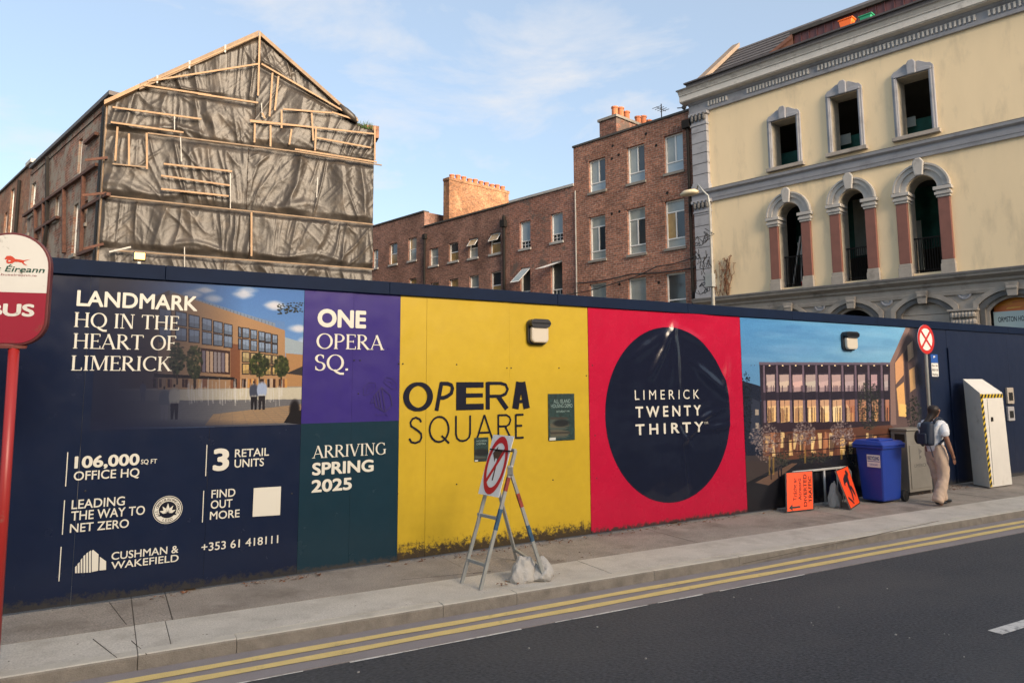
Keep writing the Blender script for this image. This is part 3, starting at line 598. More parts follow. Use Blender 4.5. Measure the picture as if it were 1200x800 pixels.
# ---------------------------------------------------------------- pictures printed on the hoarding, painted into a small texture
class Paint:
    """a flat print: colours laid on in photo-like positions, resolved onto the sheet it is printed on"""
    def __init__(self, s0, s1, z0, z1, w, h, base):
        self.b = (s0, s1, z0, z1); self.w, self.h = w, h; self.a = np.zeros((h, w, 3), np.float32); self.a[:] = base
        self.Y, self.X = np.mgrid[0:h, 0:w]; self.X = self.X+.5; self.Y = self.Y+.5
    def T(self, px, py):
        s, z = HF.hit(px, py); return ((s-self.b[0])/(self.b[1]-self.b[0])*self.w, (z-self.b[2])/(self.b[3]-self.b[2])*self.h)
    def poly(self, pts, col, alpha=1, raw=False):
        P = pts if raw else [self.T(*p) for p in pts]; xs = [p[0] for p in P]; ys = [p[1] for p in P]
        x0, x1 = max(0, int(min(xs))), min(self.w, int(max(xs))+2); y0, y1 = max(0, int(min(ys))), min(self.h, int(max(ys))+2)
        if x1 <= x0 or y1 <= y0: return
        X = self.X[y0:y1, x0:x1]; Y = self.Y[y0:y1, x0:x1]; ins = np.zeros(X.shape, bool); n = len(P)
        for i in range(n):
            (xa, ya), (xb, yb) = P[i], P[(i+1) % n]
            if ya == yb: continue
            c = ((ya > Y) != (yb > Y)) & (X < (xb-xa)*(Y-ya)/(yb-ya)+xa); ins ^= c
        k = (ins*alpha)[..., None]; self.a[y0:y1, x0:x1] = self.a[y0:y1, x0:x1]*(1-k)+np.array(col, np.float32)*k
    def blob(self, px, py, rx, ry, col, alpha=1):
        c = self.T(px, py); e = self.T(px+rx, py); f = self.T(px, py+ry); rx = abs(e[0]-c[0])+.3; ry = abs(f[1]-c[1])+.3
        x0, x1 = max(0, int(c[0]-rx-1)), min(self.w, int(c[0]+rx+2)); y0, y1 = max(0, int(c[1]-ry-1)), min(self.h, int(c[1]+ry+2))
        if x1 <= x0 or y1 <= y0: return
        d = ((self.X[y0:y1, x0:x1]-c[0])/rx)**2+((self.Y[y0:y1, x0:x1]-c[1])/ry)**2; k = (np.clip(1.6*(1-d), 0, 1)*alpha)[..., None]
        self.a[y0:y1, x0:x1] = self.a[y0:y1, x0:x1]*(1-k)+np.array(col, np.float32)*k
    def line(self, pts, w, col, alpha=1):
        for p, q in zip(pts[:-1], pts[1:]):
            d = Vector((q[0]-p[0], q[1]-p[1]));
            if d.length < 1e-6: continue
            n = Vector((-d.y, d.x)).normalized()*w/2; self.poly([(p[0]+n.x,p[1]+n.y),(q[0]+n.x,q[1]+n.y),(q[0]-n.x,q[1]-n.y),(p[0]-n.x,p[1]-n.y)], col, alpha)
    def noise(self, amp, k):
        g_ = RNG.standard_normal((self.h//k+2, self.w//k+2)); iy = np.arange(self.h)/k; ix = np.arange(self.w)/k; a0 = iy.astype(int); b0 = ix.astype(int); fy = (iy-a0)[:, None]; fx = (ix-b0)[None]
        v = (g_[a0][:, b0]*(1-fy)*(1-fx)+g_[a0+1][:, b0]*fy*(1-fx)+g_[a0][:, b0+1]*(1-fy)*fx+g_[a0+1][:, b0+1]*fy*fx); self.a *= (1+amp*v)[..., None]
    def image(self, name):
        im = bpy.data.images.new(name, self.w, self.h); px = np.ones((self.h, self.w, 4), np.float32); px[..., :3] = np.clip(self.a, 0, 255)/255; im.pixels.foreach_set(px.ravel()); im.update(); im.pack(); return im
def pic_sheet(mb, s0, s1, z0, z1, y, n=1):
    b = len(mb.v); mb.add([(s0,y,z0),(s1,y,z0),(s1,y,z1),(s0,y,z1)], [(0,1,2,3)]); mb.uv = (mb.uv or [])+[(0,0),(1,0),(1,1),(0,1)]

# office square picture
s0 = HF.hit(112,400)[0]; z0 = HF.hit(350,497)[1]; z1 = CAPB-.012
P = Paint(s0, sP-.004, z0, z1, 900, 560, (16,26,50))
NAVY = np.array((20,27,51), np.float32)
yy = P.Y/P.h
P.a[:] = np.array((150,185,225))*(1-yy[..., None])+np.array((66,112,176))*yy[..., None]
for i in range(70):
    P.blob(*random.choice([(250,350),(285,345),(290,340),(322,358),(350,385),(240,340),(356,400),(225,345)]), random.uniform(4,16), random.uniform(2,7), (215,212,215), .14)
def Z3(x, y): return (60+x/4, 320+y/4)
P.poly([Z3(-20,700),Z3(1180,700),Z3(1180,400),Z3(200,400)], (150,142,128))
P.poly([Z3(600,545),Z3(1180,535),Z3(1180,600),Z3(600,612)], (186,180,162)); P.poly([Z3(100,560),Z3(600,545),Z3(600,605),Z3(100,600)], (120,118,118))
P.poly([Z3(100,600),Z3(1180,590),Z3(1180,720),Z3(100,720)], (104,104,108)); P.poly([Z3(760,660),Z3(1180,612),Z3(1180,700),Z3(720,712)], (150,125,98))
P.poly([Z3(555,80),Z3(1050,235),Z3(1050,265),Z3(555,120)], (120,140,165))
for i in range(30):
    x = 560+i*16.4; P.line([Z3(x,82+(x-555)*.313),Z3(x,122+(x-555)*.29)], .45, (70,80,95))
P.poly([Z3(320,200),Z3(505,100),Z3(555,80),Z3(555,540),Z3(320,540)], (92,72,62)); P.poly([Z3(500,125),Z3(575,92),Z3(1095,268),Z3(1100,535),Z3(500,545)], (166,130,95))
P.poly([Z3(840,330),Z3(885,335),Z3(885,540),Z3(840,540)], (120,74,52)); P.poly([Z3(1095,300),Z3(1180,325),Z3(1180,380),Z3(1095,375)], (150,165,175)); P.poly([Z3(1100,375),Z3(1180,382),Z3(1180,530),Z3(1100,530)], (165,125,85))
for k in range(60):
    yy0 = 130+k*7; P.line([Z3(500,yy0),Z3(1095,yy0*.62+150)], .25, (140,106,76), .35)
for k in range(14): P.line([Z3(100+k*20,600+k*9),Z3(1180,592+k*9)], .5, (88,88,94), .45)
for k in range(26): x = -200+k*70; P.line([Z3(x*.5+420,600),Z3(x,712)], .4, (86,86,92), .4)
def win(x0, x1, y0, y1, y0b, y1b, c=(128,146,172)):
    P.poly([Z3(x0-5,y0-5),Z3(x1+4,y0b-4),Z3(x1+4,y1b+4),Z3(x0-5,y1+5)], (38,34,38)); P.poly([Z3(x0,y0),Z3(x1,y0b),Z3(x1,y1b),Z3(x0,y1)], c); P.poly([Z3(x0,y0+(y1-y0)*random.uniform(.4,.7)),Z3(x1,y0b+(y1b-y0b)*random.uniform(.3,.7)),Z3(x1,y1b),Z3(x0,y1)], tuple(int(q*.72) for q in c), .7); P.line([Z3(x0+(x1-x0)*.5,y0),Z3(x0+(x1-x0)*.5,y1)], .4, (60,60,66), .8)
for x0, x1, a1, a2, b1, b2 in [(508,560,165,232,250,318),(585,632,180,240,255,312),(648,692,196,250,264,320),(710,750,212,264,276,330),(763,800,226,275,286,336),(812,846,238,284,294,344)]:
    k = (x1-x0)*.22; win(x0,x1,a1,a2,a1+k,a2+k*.8); win(x0,x1,b1,b2,b1+k*.7,b2+k*.5)
for x0, x1 in [(880,888),(898,926),(937,962),(975,998),(1005,1028),(1038,1058)]:
    t = (x0-880)/180; win(x0,x1,254+t*40,296+t*34,258+t*40,298+t*34); win(x0,x1,308+t*30,354+t*22,310+t*30,356+t*22)
    if x0 > 890: win(x0,x1,370+t*20,412+t*14,371+t*20,412+t*14,(176,158,116)); win(x0,x1,426+t*12,470+t*6,426+t*12,470+t*6,(190,160,104))
P.poly([Z3(702,350),Z3(838,365),Z3(838,475),Z3(702,465)], (60,38,34))
for i in range(7): P.poly([Z3(708+i*18,362+i*2),Z3(722+i*18,364+i*2),Z3(722+i*18,465),Z3(708+i*18,462)], random.choice([(150,140,140),(200,170,140),(120,110,120)]))
P.poly([Z3(480,470),Z3(860,488),Z3(860,500),Z3(480,488)], (30,26,28))
for i in range(46):
    x = random.uniform(470,1100); P.poly([Z3(x,495),Z3(x+12,495),Z3(x+12,535),Z3(x,535)], random.choice([(60,38,32),(190,140,80),(120,80,60),(36,28,28)]))
for cx, cy, rx, ry in [(672,415,36,78),(590,400,38,72),(975,430,44,54),(1078,435,34,46)]:
    P.poly([Z3(cx-4,cy+ry*.5),Z3(cx+4,cy+ry*.5),Z3(cx+4,cy+ry+50),Z3(cx-4,cy+ry+50)], (50,38,30))
    for i in range(190):
        a_ = random.uniform(0,6.28); r_ = random.random()**.5; q = Z3(cx+rx*r_*math.cos(a_), cy+ry*r_*math.sin(a_)); P.blob(q[0], q[1], random.uniform(1,2.6), random.uniform(1,2.8), random.choice([(32,42,26),(48,58,32),(70,78,42),(24,32,22)]), .7)
for i in range(90):
    x = random.uniform(640,1090); P.line([Z3(x,random.uniform(490,560)),Z3(x+random.uniform(-4,4),random.uniform(570,625))], random.uniform(.5,1.3), (205,203,200), .45)
def fig(x, y, h, top, leg):
    P.blob(*Z3(x,y-h*.93), 1.3*h/150, 1.9*h/150, (40,30,26)); P.blob(*Z3(x,y-h*.66), h*.042, h*.062, top); P.blob(*Z3(x-h*.10,y-h*.62), h*.014, h*.055, top); P.blob(*Z3(x+h*.11,y-h*.62), h*.014, h*.055, top); P.poly([Z3(x-h*.11,y-h*.44),Z3(x+h*.11,y-h*.44),Z3(x+h*.09,y),Z3(x+h*.02,y),Z3(x,y-h*.3),Z3(x-h*.04,y),Z3(x-h*.1,y)], leg)
fig(530,690,165,(92,98,108),(112,112,120)); fig(577,685,170,(176,172,160),(34,34,42)); fig(950,640,140,(60,66,84),(26,26,34)); fig(987,640,150,(150,165,195),(34,32,38)); fig(430,600,95,(86,92,112),(84,90,106))
P.blob(*Z3(1140,640), 7, 14, (22,20,24)); P.poly([Z3(1090,700),Z3(1120,650),Z3(1180,640),Z3(1180,710)], (24,22,26)); P.poly([Z3(1100,470),Z3(1180,435),Z3(1180,480)], (50,46,50))
for i in range(80):
    x = random.uniform(1060,1180); P.blob(*Z3(x, 165-(x-1060)*.1+random.uniform(-18,28)), 1.4, .8, (28,32,26), .8)
P.noise(.02, 2)
# the print fades into the navy sheet at its left and lower left
sx = P.X/P.w; fx = np.clip((sx-.06)/.62, 0, 1)**1.25; P.a = P.a*fx[..., None]+NAVY*(1-fx[..., None])
fy = np.clip((yy-.0)/.10+sx*.8, 0, 1); P.a = P.a*fy[..., None]*.92+NAVY*(1-fy[..., None])
m = MB(); pic_sheet(m, s0, sP-.004, z0, z1, -.0045); part('printed_picture', m, image_mat('office_square_print', P.image('office_square'), .25), hd, label='printed picture of a brick office building on a public square')

# evening retail picture
s1 = HF.hit(1092,470)[0]; z0, z1 = .028, CAPB-.012
P = Paint(sV+.003, s1, z0, z1, 1000, 760, (28,32,42)); yy = P.Y/P.h; sx = P.X/P.w
def Q(x, y): return (860+x*.225, 340+y*.225)
t = np.clip((yy-.55)/.45, 0, 1)[..., None]; P.a[:] = np.array((84,126,165))*(1-t)+np.array((70,128,180))*t; P.a += (sx[..., None]*np.array((45,45,30)))
for i in range(60): P.blob(*Q(random.uniform(40,900), random.uniform(130,370)), random.uniform(10,40), random.uniform(2,7), random.choice([(120,165,205),(52,96,150),(150,185,210)]), .10)
P.poly([(860,470),(1100,470),(1100,620),(860,620)], (40,40,48))
P.poly([Q(40,470),Q(140,500),Q(140,900),Q(40,900)], (28,34,50)); P.poly([Q(90,560),Q(135,580),Q(135,800),Q(85,800)], (44,50,66))
P.poly([Q(110,620),Q(128,620),Q(128,650),Q(110,650)], (150,140,130)); P.poly([Q(112,690),Q(128,690),Q(128,720),Q(112,720)], (150,140,130))
P.poly([Q(130,374),Q(812,376),Q(830,700),Q(150,745)], (46,40,52)); P.poly([Q(130,374),Q(812,376),Q(812,388),Q(130,388)], (92,84,100)); P.poly([Q(140,390),Q(812,390),Q(812,425),Q(140,432)], (40,34,44))
xs_ = [(165,212),(232,285),(303,357),(373,425),(440,490),(505,555),(573,622),(638,682),(700,745),(765,802)]
for i, (a_, b_) in enumerate(xs_):
    P.poly([Q(a_,440),Q(b_,438),Q(b_,525),Q(a_,530)], (186-i*2+(i%3)*8,168-i*2+(i%2)*8,160)); P.poly([Q(a_,440),Q(b_,438),Q(b_,470),Q(a_,480)], (150,130,134), .6)
    c = random.choice([(214,178,130),(186,134,98),(226,198,152),(168,112,84)]); P.poly([Q(a_+8,572),Q(b_+6,568),Q(b_+6,682),Q(a_+10,690)], c)
    P.poly([Q(a_+8,572),Q(b_+6,568),Q(b_+6,600),Q(a_+8,606)], (166,122,104), .6); P.poly([Q(a_+14,640),Q(b_,638),Q(b_,684),Q(a_+14,688)], (232,190,110), .35)
    P.poly([Q(a_+random.uniform(8,16),random.uniform(590,625)),Q(a_+30,random.uniform(596,625)),Q(a_+32,684),Q(a_+12,686)], random.choice([(120,84,70),(236,214,170),(96,66,60),(200,160,120)]), .55)
    P.line([Q((a_+b_)/2+4,572),Q((a_+b_)/2+8,686)], .6, (60,48,50), .8); P.poly([Q(a_,505),Q(b_,503),Q(b_,525),Q(a_,530)], (120,104,112), .5)
    for k in range(5): x = random.uniform(a_+8,b_); P.line([Q(x,610),Q(x,688)], .7, (70,46,40), .7); x = random.uniform(a_,b_); P.line([Q(x,495),Q(x,528)], .9, (60,46,60), .7)
for i in range(11):
    x = 150+i*69-i*.9; P.poly([Q(x,390),Q(x+13,390),Q(x+22,735-i*5),Q(x+6,738-i*5)], (100,86,100)); P.poly([Q(x+10,390),Q(x+16,390),Q(x+26,735-i*5),Q(x+20,738-i*5)], (30,26,36))
    P.blob(*Q(x+35,392), 1.2, .8, (250,225,180))
P.poly([Q(150,533),Q(815,522),Q(822,565),Q(152,574)], (40,36,48), .85)
P.poly([Q(150,740),Q(830,695),Q(850,830),Q(150,900)], (92,60,48)); P.poly([Q(150,690),Q(830,680),Q(830,700),Q(150,745)], (48,38,46))
for i in range(60):
    x = random.uniform(155,830); y0 = random.uniform(735,790); P.poly([Q(x,y0),Q(x+random.uniform(6,26),y0),Q(x+random.uniform(6,26),y0+80),Q(x,y0+80)], random.choice([(222,184,122),(178,120,84),(110,72,58),(58,42,42),(240,212,150),(136,92,74)]), .75)
P.line([Q(160,800),Q(840,745)], 1.0, (36,28,32)); P.line([Q(160,850),Q(840,800)], 1.0, (40,30,34))
# wing on the right
P.poly([Q(905,168),Q(1040,168),Q(1040,900),Q(815,700),Q(812,376)], (92,76,76)); P.poly([Q(905,168),Q(930,170),Q(835,380),Q(845,700),Q(815,700),Q(812,376)], (128,104,98))
P.poly([Q(838,378),Q(880,325),Q(884,440),Q(842,490)], (200,150,110)); P.poly([Q(846,510),Q(884,478),Q(896,660),Q(858,655)], (216,166,108)); P.poly([Q(902,290),Q(930,262),Q(936,345),Q(908,370)], (200,170,140)); P.poly([Q(912,415),Q(940,398),Q(945,510),Q(918,530)], (214,170,118))
P.poly([Q(860,590),Q(896,595),Q(898,655),Q(862,655)], (236,200,120), .7); P.poly([Q(886,330),Q(900,300),Q(920,670),Q(900,680)], (56,46,54))
g_ = np.clip((sx-.885)/.05, 0, 1)[..., None]; P.a = P.a*(1-g_)+np.array((22,28,48))*g_
# foreground
P.poly([Q(30,890),Q(300,880),Q(850,830),Q(850,1300),Q(30,1300)], (36,36,42)); P.poly([(860,560),(1100,540),(1100,640),(860,640)], (26,27,33))
P.poly([Q(110,1000),Q(300,900),Q(330,900),Q(180,1015)], (96,76,66)); P.poly([Q(30,860),Q(140,860),Q(300,880),Q(50,1010)], (70,60,58), .7)
def bush(cx, cy, rx, ry, cols, n=340, sz=(.8,2.4), al=.55):
    for i in range(n):
        a_ = random.uniform(0,6.28); r_ = random.random()**.6; P.blob(*Q(cx+rx*r_*math.cos(a_), cy+ry*r_*math.sin(a_)), random.uniform(*sz)*.6, random.uniform(*sz)*.6, random.choice(cols), al)
pink = [(132,118,116),(104,90,92),(160,146,142),(84,72,76),(120,104,100)]
bush(165,765,85,70,pink); bush(365,745,60,62,pink); bush(560,745,62,66,pink); bush(170,835,60,60,pink,140)
grn = [(30,36,34),(48,52,46),(20,26,28),(70,72,62),(36,44,36)]
bush(705,600,64,130,grn,520); bush(935,640,40,90,grn,200); bush(250,880,40,40,grn,120); bush(420,870,90,26,grn,200); bush(640,860,60,60,grn,200); bush(60,600,34,180,[(20,26,36),(30,40,50),(14,20,28)],300)
for x, y0, y1 in [(185,860,960),(205,870,960),(370,830,900),(560,830,880)]: P.line([Q(x,y0),Q(x,y1)], 2.0, (150,120,60), .6)
for x in (190,230,245): P.blob(*Q(x,930), 1.6, 3, (60,54,56)); P.line([Q(x,925),Q(x+4,985)], 1.4, (34,32,40))
P.noise(.025, 2)
m = MB(); pic_sheet(m, sV+.003, s1, z0, z1, -.0045); part('printed_picture', m, image_mat('evening_retail_print', P.image('evening_retail'), .25), hd, label='printed picture of a lit building at dusk with pale trees')

# dark disc with loose, creased vinyl on the red sheets
cs = (HF.hit(709,487)[0]+HF.hit(855.3,487)[0])/2; rad = abs(HF.hit(855.3,487)[0]-HF.hit(709,487)[0])/2; cz = (HF.hit(775,383)[1]+HF.hit(775,590)[1])/2; rz = abs(HF.hit(775,383)[1]-HF.hit(775,590)[1])/2
def crease(s, z):
    u = (s-cs)/rad; v = (z-cz)/rz; d = 0
    def fold(ax, az, bx, bz, w, h):      # a soft ridge along a segment, fading at both ends
        L2 = (bx-ax)**2+(bz-az)**2; t = ((u-ax)*(bx-ax)+(v-az)*(bz-az))/L2; tc_ = min(1, max(0, t)); q = math.hypot(u-ax-tc_*(bx-ax), v-az-tc_*(bz-az)); return h*math.exp(-(q/w)**2)*math.sin(math.pi*min(1, max(0, .1+.8*tc_)))
    for a_ in ((.08,1.02,-.28,.45,.05,.030),(.08,1.02,.0,.35,.035,.018),(.10,1.0,.12,.1,.05,.02),(.15,.98,.62,.82,.05,.015),(.1,.99,-.62,.62,.07,.016),(.35,.6,1.02,.18,.06,.024),(1.0,.62,.9,.25,.05,.03),
               (.62,-.02,.15,-.35,.04,.016),(.9,.05,.3,-.12,.035,.014),(1.1,-.15,.45,-.2,.04,.015),(.1,.05,.22,-.9,.03,.008),(.15,1.2,.7,1.15,.05,.02),(.05,-.1,.3,-.4,.03,.015)):
        d += fold(*a_)
    return d
def loose_sheet(name, inside, mt, y, su, sv, n=90, mgrid=None):
    m = MB(); idx = {}
    for j in range(n+1):
        for i in range(n+1):
            s, z = mgrid(i/n, j/n); idx[i, j] = len(m.v); m.v.append((s, y-crease(s, z), z))
    for j in range(n):
        for i in range(n): m.f.append((idx[i,j], idx[i+1,j], idx[i+1,j+1], idx[i,j+1])); m.m.append(0)
    return m
def disc_grid(i, j):
    a_, b_ = 2*i-1, 2*j-1; x = a_*math.sqrt(1-b_*b_/2); z = b_*math.sqrt(1-a_*a_/2); return cs+x*rad, cz+z*rz
def sheet_grid(i, j): return sR+.003+i*(sV-sR-.006), .03+j*(CAPB-.035)
m = loose_sheet('s', None, None, -.004, 0, 0, 110, sheet_grid); part('loose_vinyl_sheet', m, M['red'], hd, smooth=True)
M['disc'] = vinyl('dark_disc_vinyl', (.008,.011,.026), .13, wave=.25)
m = loose_sheet('s', None, None, -.0065, 0, 0, 110, disc_grid); part('printed_disc', m, M['disc'], hd, smooth=True)
def on_crease(m):
    m.v = [(x, y-crease(x, z), z) for x, y, z in m.v]
for t_, bl, br, tl, off in [('L I M E R I C K',(743.5,467.8),(819,467),(743.7,457),-.012),('T W E N T Y',(744.3,489),(821,486.7),(744.5,476),.022),('T H I R T Y',(744.3,509.4),(823,506),(744.5,496.6),.022)]:
    letter('lettering', lambda m: (pxtext(m, t_, bl, br, tl, off, y=-.0105), on_crease(m)))
letter('lettering', lambda m: (pxtext(m, 'TM', (824,496.5),(829,496.5),(824,494),0,y=-.0105), on_crease(m)))
# small paper posters and bulkhead lights
def small_poster(pts, lab, seed):
    random.seed(seed); q = [HF.hit(*p) for p in pts]; s0, s1 = q[0][0], q[2][0]; z0, z1 = q[0][1], q[2][1]
    P = Paint(s0, s1, z0, z1, 120, 200, (30,52,52)); P.noise(.15, 6)
    for k in range(10): y = 10+k*9; P.poly([(10,y),(random.randint(60,112),y),(random.randint(60,112),y+8),(6,y+10)], random.choice([(58,50,44),(70,76,70),(24,30,34),(92,84,70)]), .8, True)
    P.poly([(4,2),(32,2),(32,14),(4,14)], (200,200,195), .9, True)
    P.blob((pts[0][0]+pts[2][0])/2, (pts[0][1]*.62+pts[2][1]*.38), 11, 5, (14,20,24), .9)
    return s0, s1, z0, z1, P
def poster_obj(pts, lab, seed, lines):
    s0, s1, z0, z1, P = small_poster(pts, lab, seed)
    r = thing('poster', lab, 'poster', HF, (s0,-.012,z0))
    m = MB(); pic_sheet(m, s0, s1, z0, z1, -.0085); m.box((s0,-.0084,z0), (s1,-.005,z1)); m.uv += [(0,0)]*8; part('paper', m, image_mat('poster_print', P.image('poster_print'), .4), r)
    m = MB(); W_, H_ = s1-s0, z1-z0
    for txt, a, b_, c, d in lines:
        vs, fs = font_mesh(txt, .01); vs = [(v[0], v[1]+.01, 0) for v in vs]; put(m, vs, fs, s0+W_*a, s0+W_*b_, z0+H_*c, z0+H_*d, -.0095, CAPH+.02)
    part('lettering', m, mat('poster_ink', (.35,.48,.47), .5), r)
poster_obj([(642.5,516.5),(672,516),(672.5,461)], 'dark green notice pasted to the yellow sheet under the lamp', 3, [('ALL ISLAND',.2,.85,.80,.88),('HOUSING DEMO',.1,.92,.70,.78),('SATURDAY 1PM',.3,.8,.60,.64)])
poster_obj([(555.5,540.8),(570.8,540.3),(572,512)], 'dark notice half hidden behind the tripod road sign', 5, [('HOUSING',.15,.9,.82,.9),('DEMO',.15,.8,.7,.78)])
def bulkhead(px0, px1, py0, py1, lab):
    s0, z1 = HF.hit(px0, py0); s1, z0 = HF.hit(px1, py1); w = s1-s0; cz_ = (z0+z1)/2
    r = thing('wall_light', lab, 'wall light', HF, ((s0+s1)/2,0,z0), group='bulkhead lamps on the hoarding')
    c = (s0+s1)/2
    def rr_(wd, za, zb, rc): 
        pts = []
        for cx, cz2, a0 in ((c+wd/2-rc,za+rc,-90),(c+wd/2-rc,zb-rc,0),(c-wd/2+rc,zb-rc,90),(c-wd/2+rc,za+rc,180)): pts += arc(cx, cz2, rc, rc, a0, a0+90, 5)
        return pts
    m = MB(); m.prism(rr_(w,z0,z1,w*.22), -.05, -.004); part('back_box', m, M['lampbody'], r, bevel=.004)
    zt = z1-(z1-z0)*.34
    m = MB(); m.prism(rr_(w*.86,z0+.02,zt+.03,w*.18), -.115, -.05); part('diffuser', m, M['lampglass'], r, smooth=False, bevel=.02)
    m = MB(); m.prism(rr_(w*1.0,zt,z1,w*.2), -.135, -.0505); part('hood', m, M['lampbody'], r, bevel=.012)
    m = MB(); m.tube([(s1-.005,-.03,z1-.09),(s1+.02,-.03,z1-.09)], .009, 8); part('cable_gland', m, M['lampbody'], r)
bulkhead(616.5,639.5,374,404, 'bulkhead lamp with dark hood on the yellow sheet')
bulkhead(984.5,1000.5,388.5,411, 'bulkhead lamp with dark hood on the dusk picture')

# ---------------------------------------------------------------- buildings
def wall(mb, s0, s1, z0, z1, holes, y=0, dep=.2, mi=0, rmi=None):
    """front face with rectangular openings and their reveals; holes: (s0,s1,z0,z1)"""
    rmi = mi if rmi is None else rmi
    xs = sorted({s0, s1}|{min(max(h[k], s0), s1) for h in holes for k in (0,1)}); zs = sorted({z0, z1}|{min(max(h[k], z0), z1) for h in holes for k in (2,3)})
    for a, b_ in zip(xs[:-1], xs[1:]):
        for c, d in zip(zs[:-1], zs[1:]):
            mx_, mz_ = (a+b_)/2, (c+d)/2
            if any(h[0] < mx_ < h[1] and h[2] < mz_ < h[3] for h in holes): continue
            mb.add([(a,y,c),(b_,y,c),(b_,y,d),(a,y,d)], [(0,1,2,3)], mi)
    for h in holes:
        a, b_, c, d = h[:4]; Y = y+dep
        mb.add([(a,y,c),(a,y,d),(a,Y,d),(a,Y,c)], [(0,1,2,3)], rmi); mb.add([(b_,y,c),(b_,Y,c),(b_,Y,d),(b_,y,d)], [(0,1,2,3)], rmi)
        mb.add([(a,y,c),(a,Y,c),(b_,Y,c),(b_,y,c)], [(0,1,2,3)], rmi)
        if not (len(h) > 4 and h[4]): mb.add([(a,y,d),(b_,y,d),(b_,Y,d),(a,Y,d)], [(0,1,2,3)], rmi)
def rectpx(fr, x0, x1, yt, yb, y=0):
    """opening from pixel left/right at its middle and top/bottom at its centre line"""
    cx = (x0+x1)/2; s0 = fr.hit(x0, (yt+yb)/2, y)[0]; s1 = fr.hit(x1, (yt+yb)/2, y)[0]; return (s0, s1, fr.hit(cx, yb, y)[1], fr.hit(cx, yt, y)[1])
def frame_win(root, h, mt, glass, style='sash', y=.1, sill=True, sill_m=None, opened=None):
    a, b_, c, d = h; w = .055; m = MB()
    m.box((a,y,c), (a+w,y+.08,d)); m.box((b_-w,y,c), (b_,y+.08,d)); m.box((a+w,y+.002,c), (b_-w,y+.078,c+w)); m.box((a+w,y+.002,d-w), (b_-w,y+.078,d))
    mid = c+(d-c)*(.5 if style == 'sash' else .28); panes = []
    if style == 'sash':
        m.box((a+w,y+.01,mid-.025), (b_-w,y+.07,mid+.025)); panes = [(a+w,b_-w,c+w,mid-.025,glass[0]), (a+w,b_-w,mid+.025,d-w,glass[-1])]
    elif style == 'low':       # two tall lights over a frosted apron panel
        m.box((a+w,y+.01,mid-.025), (b_-w,y+.07,mid+.025)); k = (a+b_)/2+.03; m.box((k-.03,y+.012,mid+.025), (k+.03,y+.068,d-w))
        panes = [(a+w,b_-w,c+w,mid-.025,glass[0]), (a+w,k-.03,mid+.025,d-w,glass[1]), (k+.03,b_-w,mid+.025,d-w,glass[2])]
    elif style == 'top':       # apron, two lights, fanlight
        lo = c+(d-c)*.20; hi = c+(d-c)*.76; k = (a+b_)/2; m.box((a+w,y+.01,lo-.025), (b_-w,y+.07,lo+.025)); m.box((a+w,y+.01,hi-.025), (b_-w,y+.07,hi+.025)); m.box((k-.025,y+.012,lo+.025), (k+.025,y+.068,hi-.025))
        panes = [(a+w,b_-w,c+w,lo-.025,glass[0]), (a+w,k-.025,lo+.025,hi-.025,glass[1]), (k+.025,b_-w,lo+.025,hi-.025,glass[2]), (a+w,b_-w,hi+.025,d-w,glass[3])]
    elif style == 'six':       # sash with glazing bars
        m.box((a+w,y+.01,mid-.025), (b_-w,y+.07,mid+.025))
        for k in (1,2): x = a+w+(b_-a-2*w)*k/3; m.box((x-.012,y+.02,c+w), (x+.012,y+.055,mid-.025))
        x = c+w+(mid-.025-c-w)*.5; m.box((a+w,y+.021,x-.012), (b_-w,y+.054,x+.012)); panes = [(a+w,b_-w,c+w,mid-.025,glass[0]), (a+w,b_-w,mid+.025,d-w,glass[-1])]
    f = part('window', m, mt, root)
    for i, (p, q, r_, t_, gm) in enumerate(panes):
        if opened and i == len(panes)-1:
            # top-hung sash pushed out
            L_ = t_-r_; ang = opened; m = MB(); yo = -math.sin(ang)*L_; zo = t_-math.cos(ang)*L_
            m.add([(p,y,t_),(q,y,t_),(q,y+yo,zo),(p,y+yo,zo),(p,y-.03,t_-.01),(q,y-.03,t_-.01),(q,y+yo-.03,zo-.01),(p,y+yo-.03,zo-.01)], [(0,1,2,3),(7,6,5,4),(0,4,5,1),(1,5,6,2),(2,6,7,3),(3,7,4,0)])
            sash = part('opened_sash', m, mt, root, parent=f)
            m = MB(); e = .05; k0, k1 = .06, .94; P_ = lambda s, k: (s, y+yo*k-.034, t_+(zo-t_)*k-.012); m.add([P_(p+e,k0), P_(q-e,k0), P_(q-e,k1), P_(p+e,k1)], [(3,2,1,0)]); part('pane', m, gm, root, parent=f)
            m = MB(); m.box((p,y+.09,r_), (q,y+.1,t_)); part('dark_opening', m, M['inside'], root, parent=f)
        else:
            m = MB(); m.box((p,y+.04,r_), (q,y+.052,t_)); part('pane', m, gm, root, parent=f)
    if sill: m = MB(); m.box((a-.06,-.07,c-.11), (b_+.06,y-.001,c-.002)); part('sill', m, sill_m or M['sill'], root, parent=f)
    return f

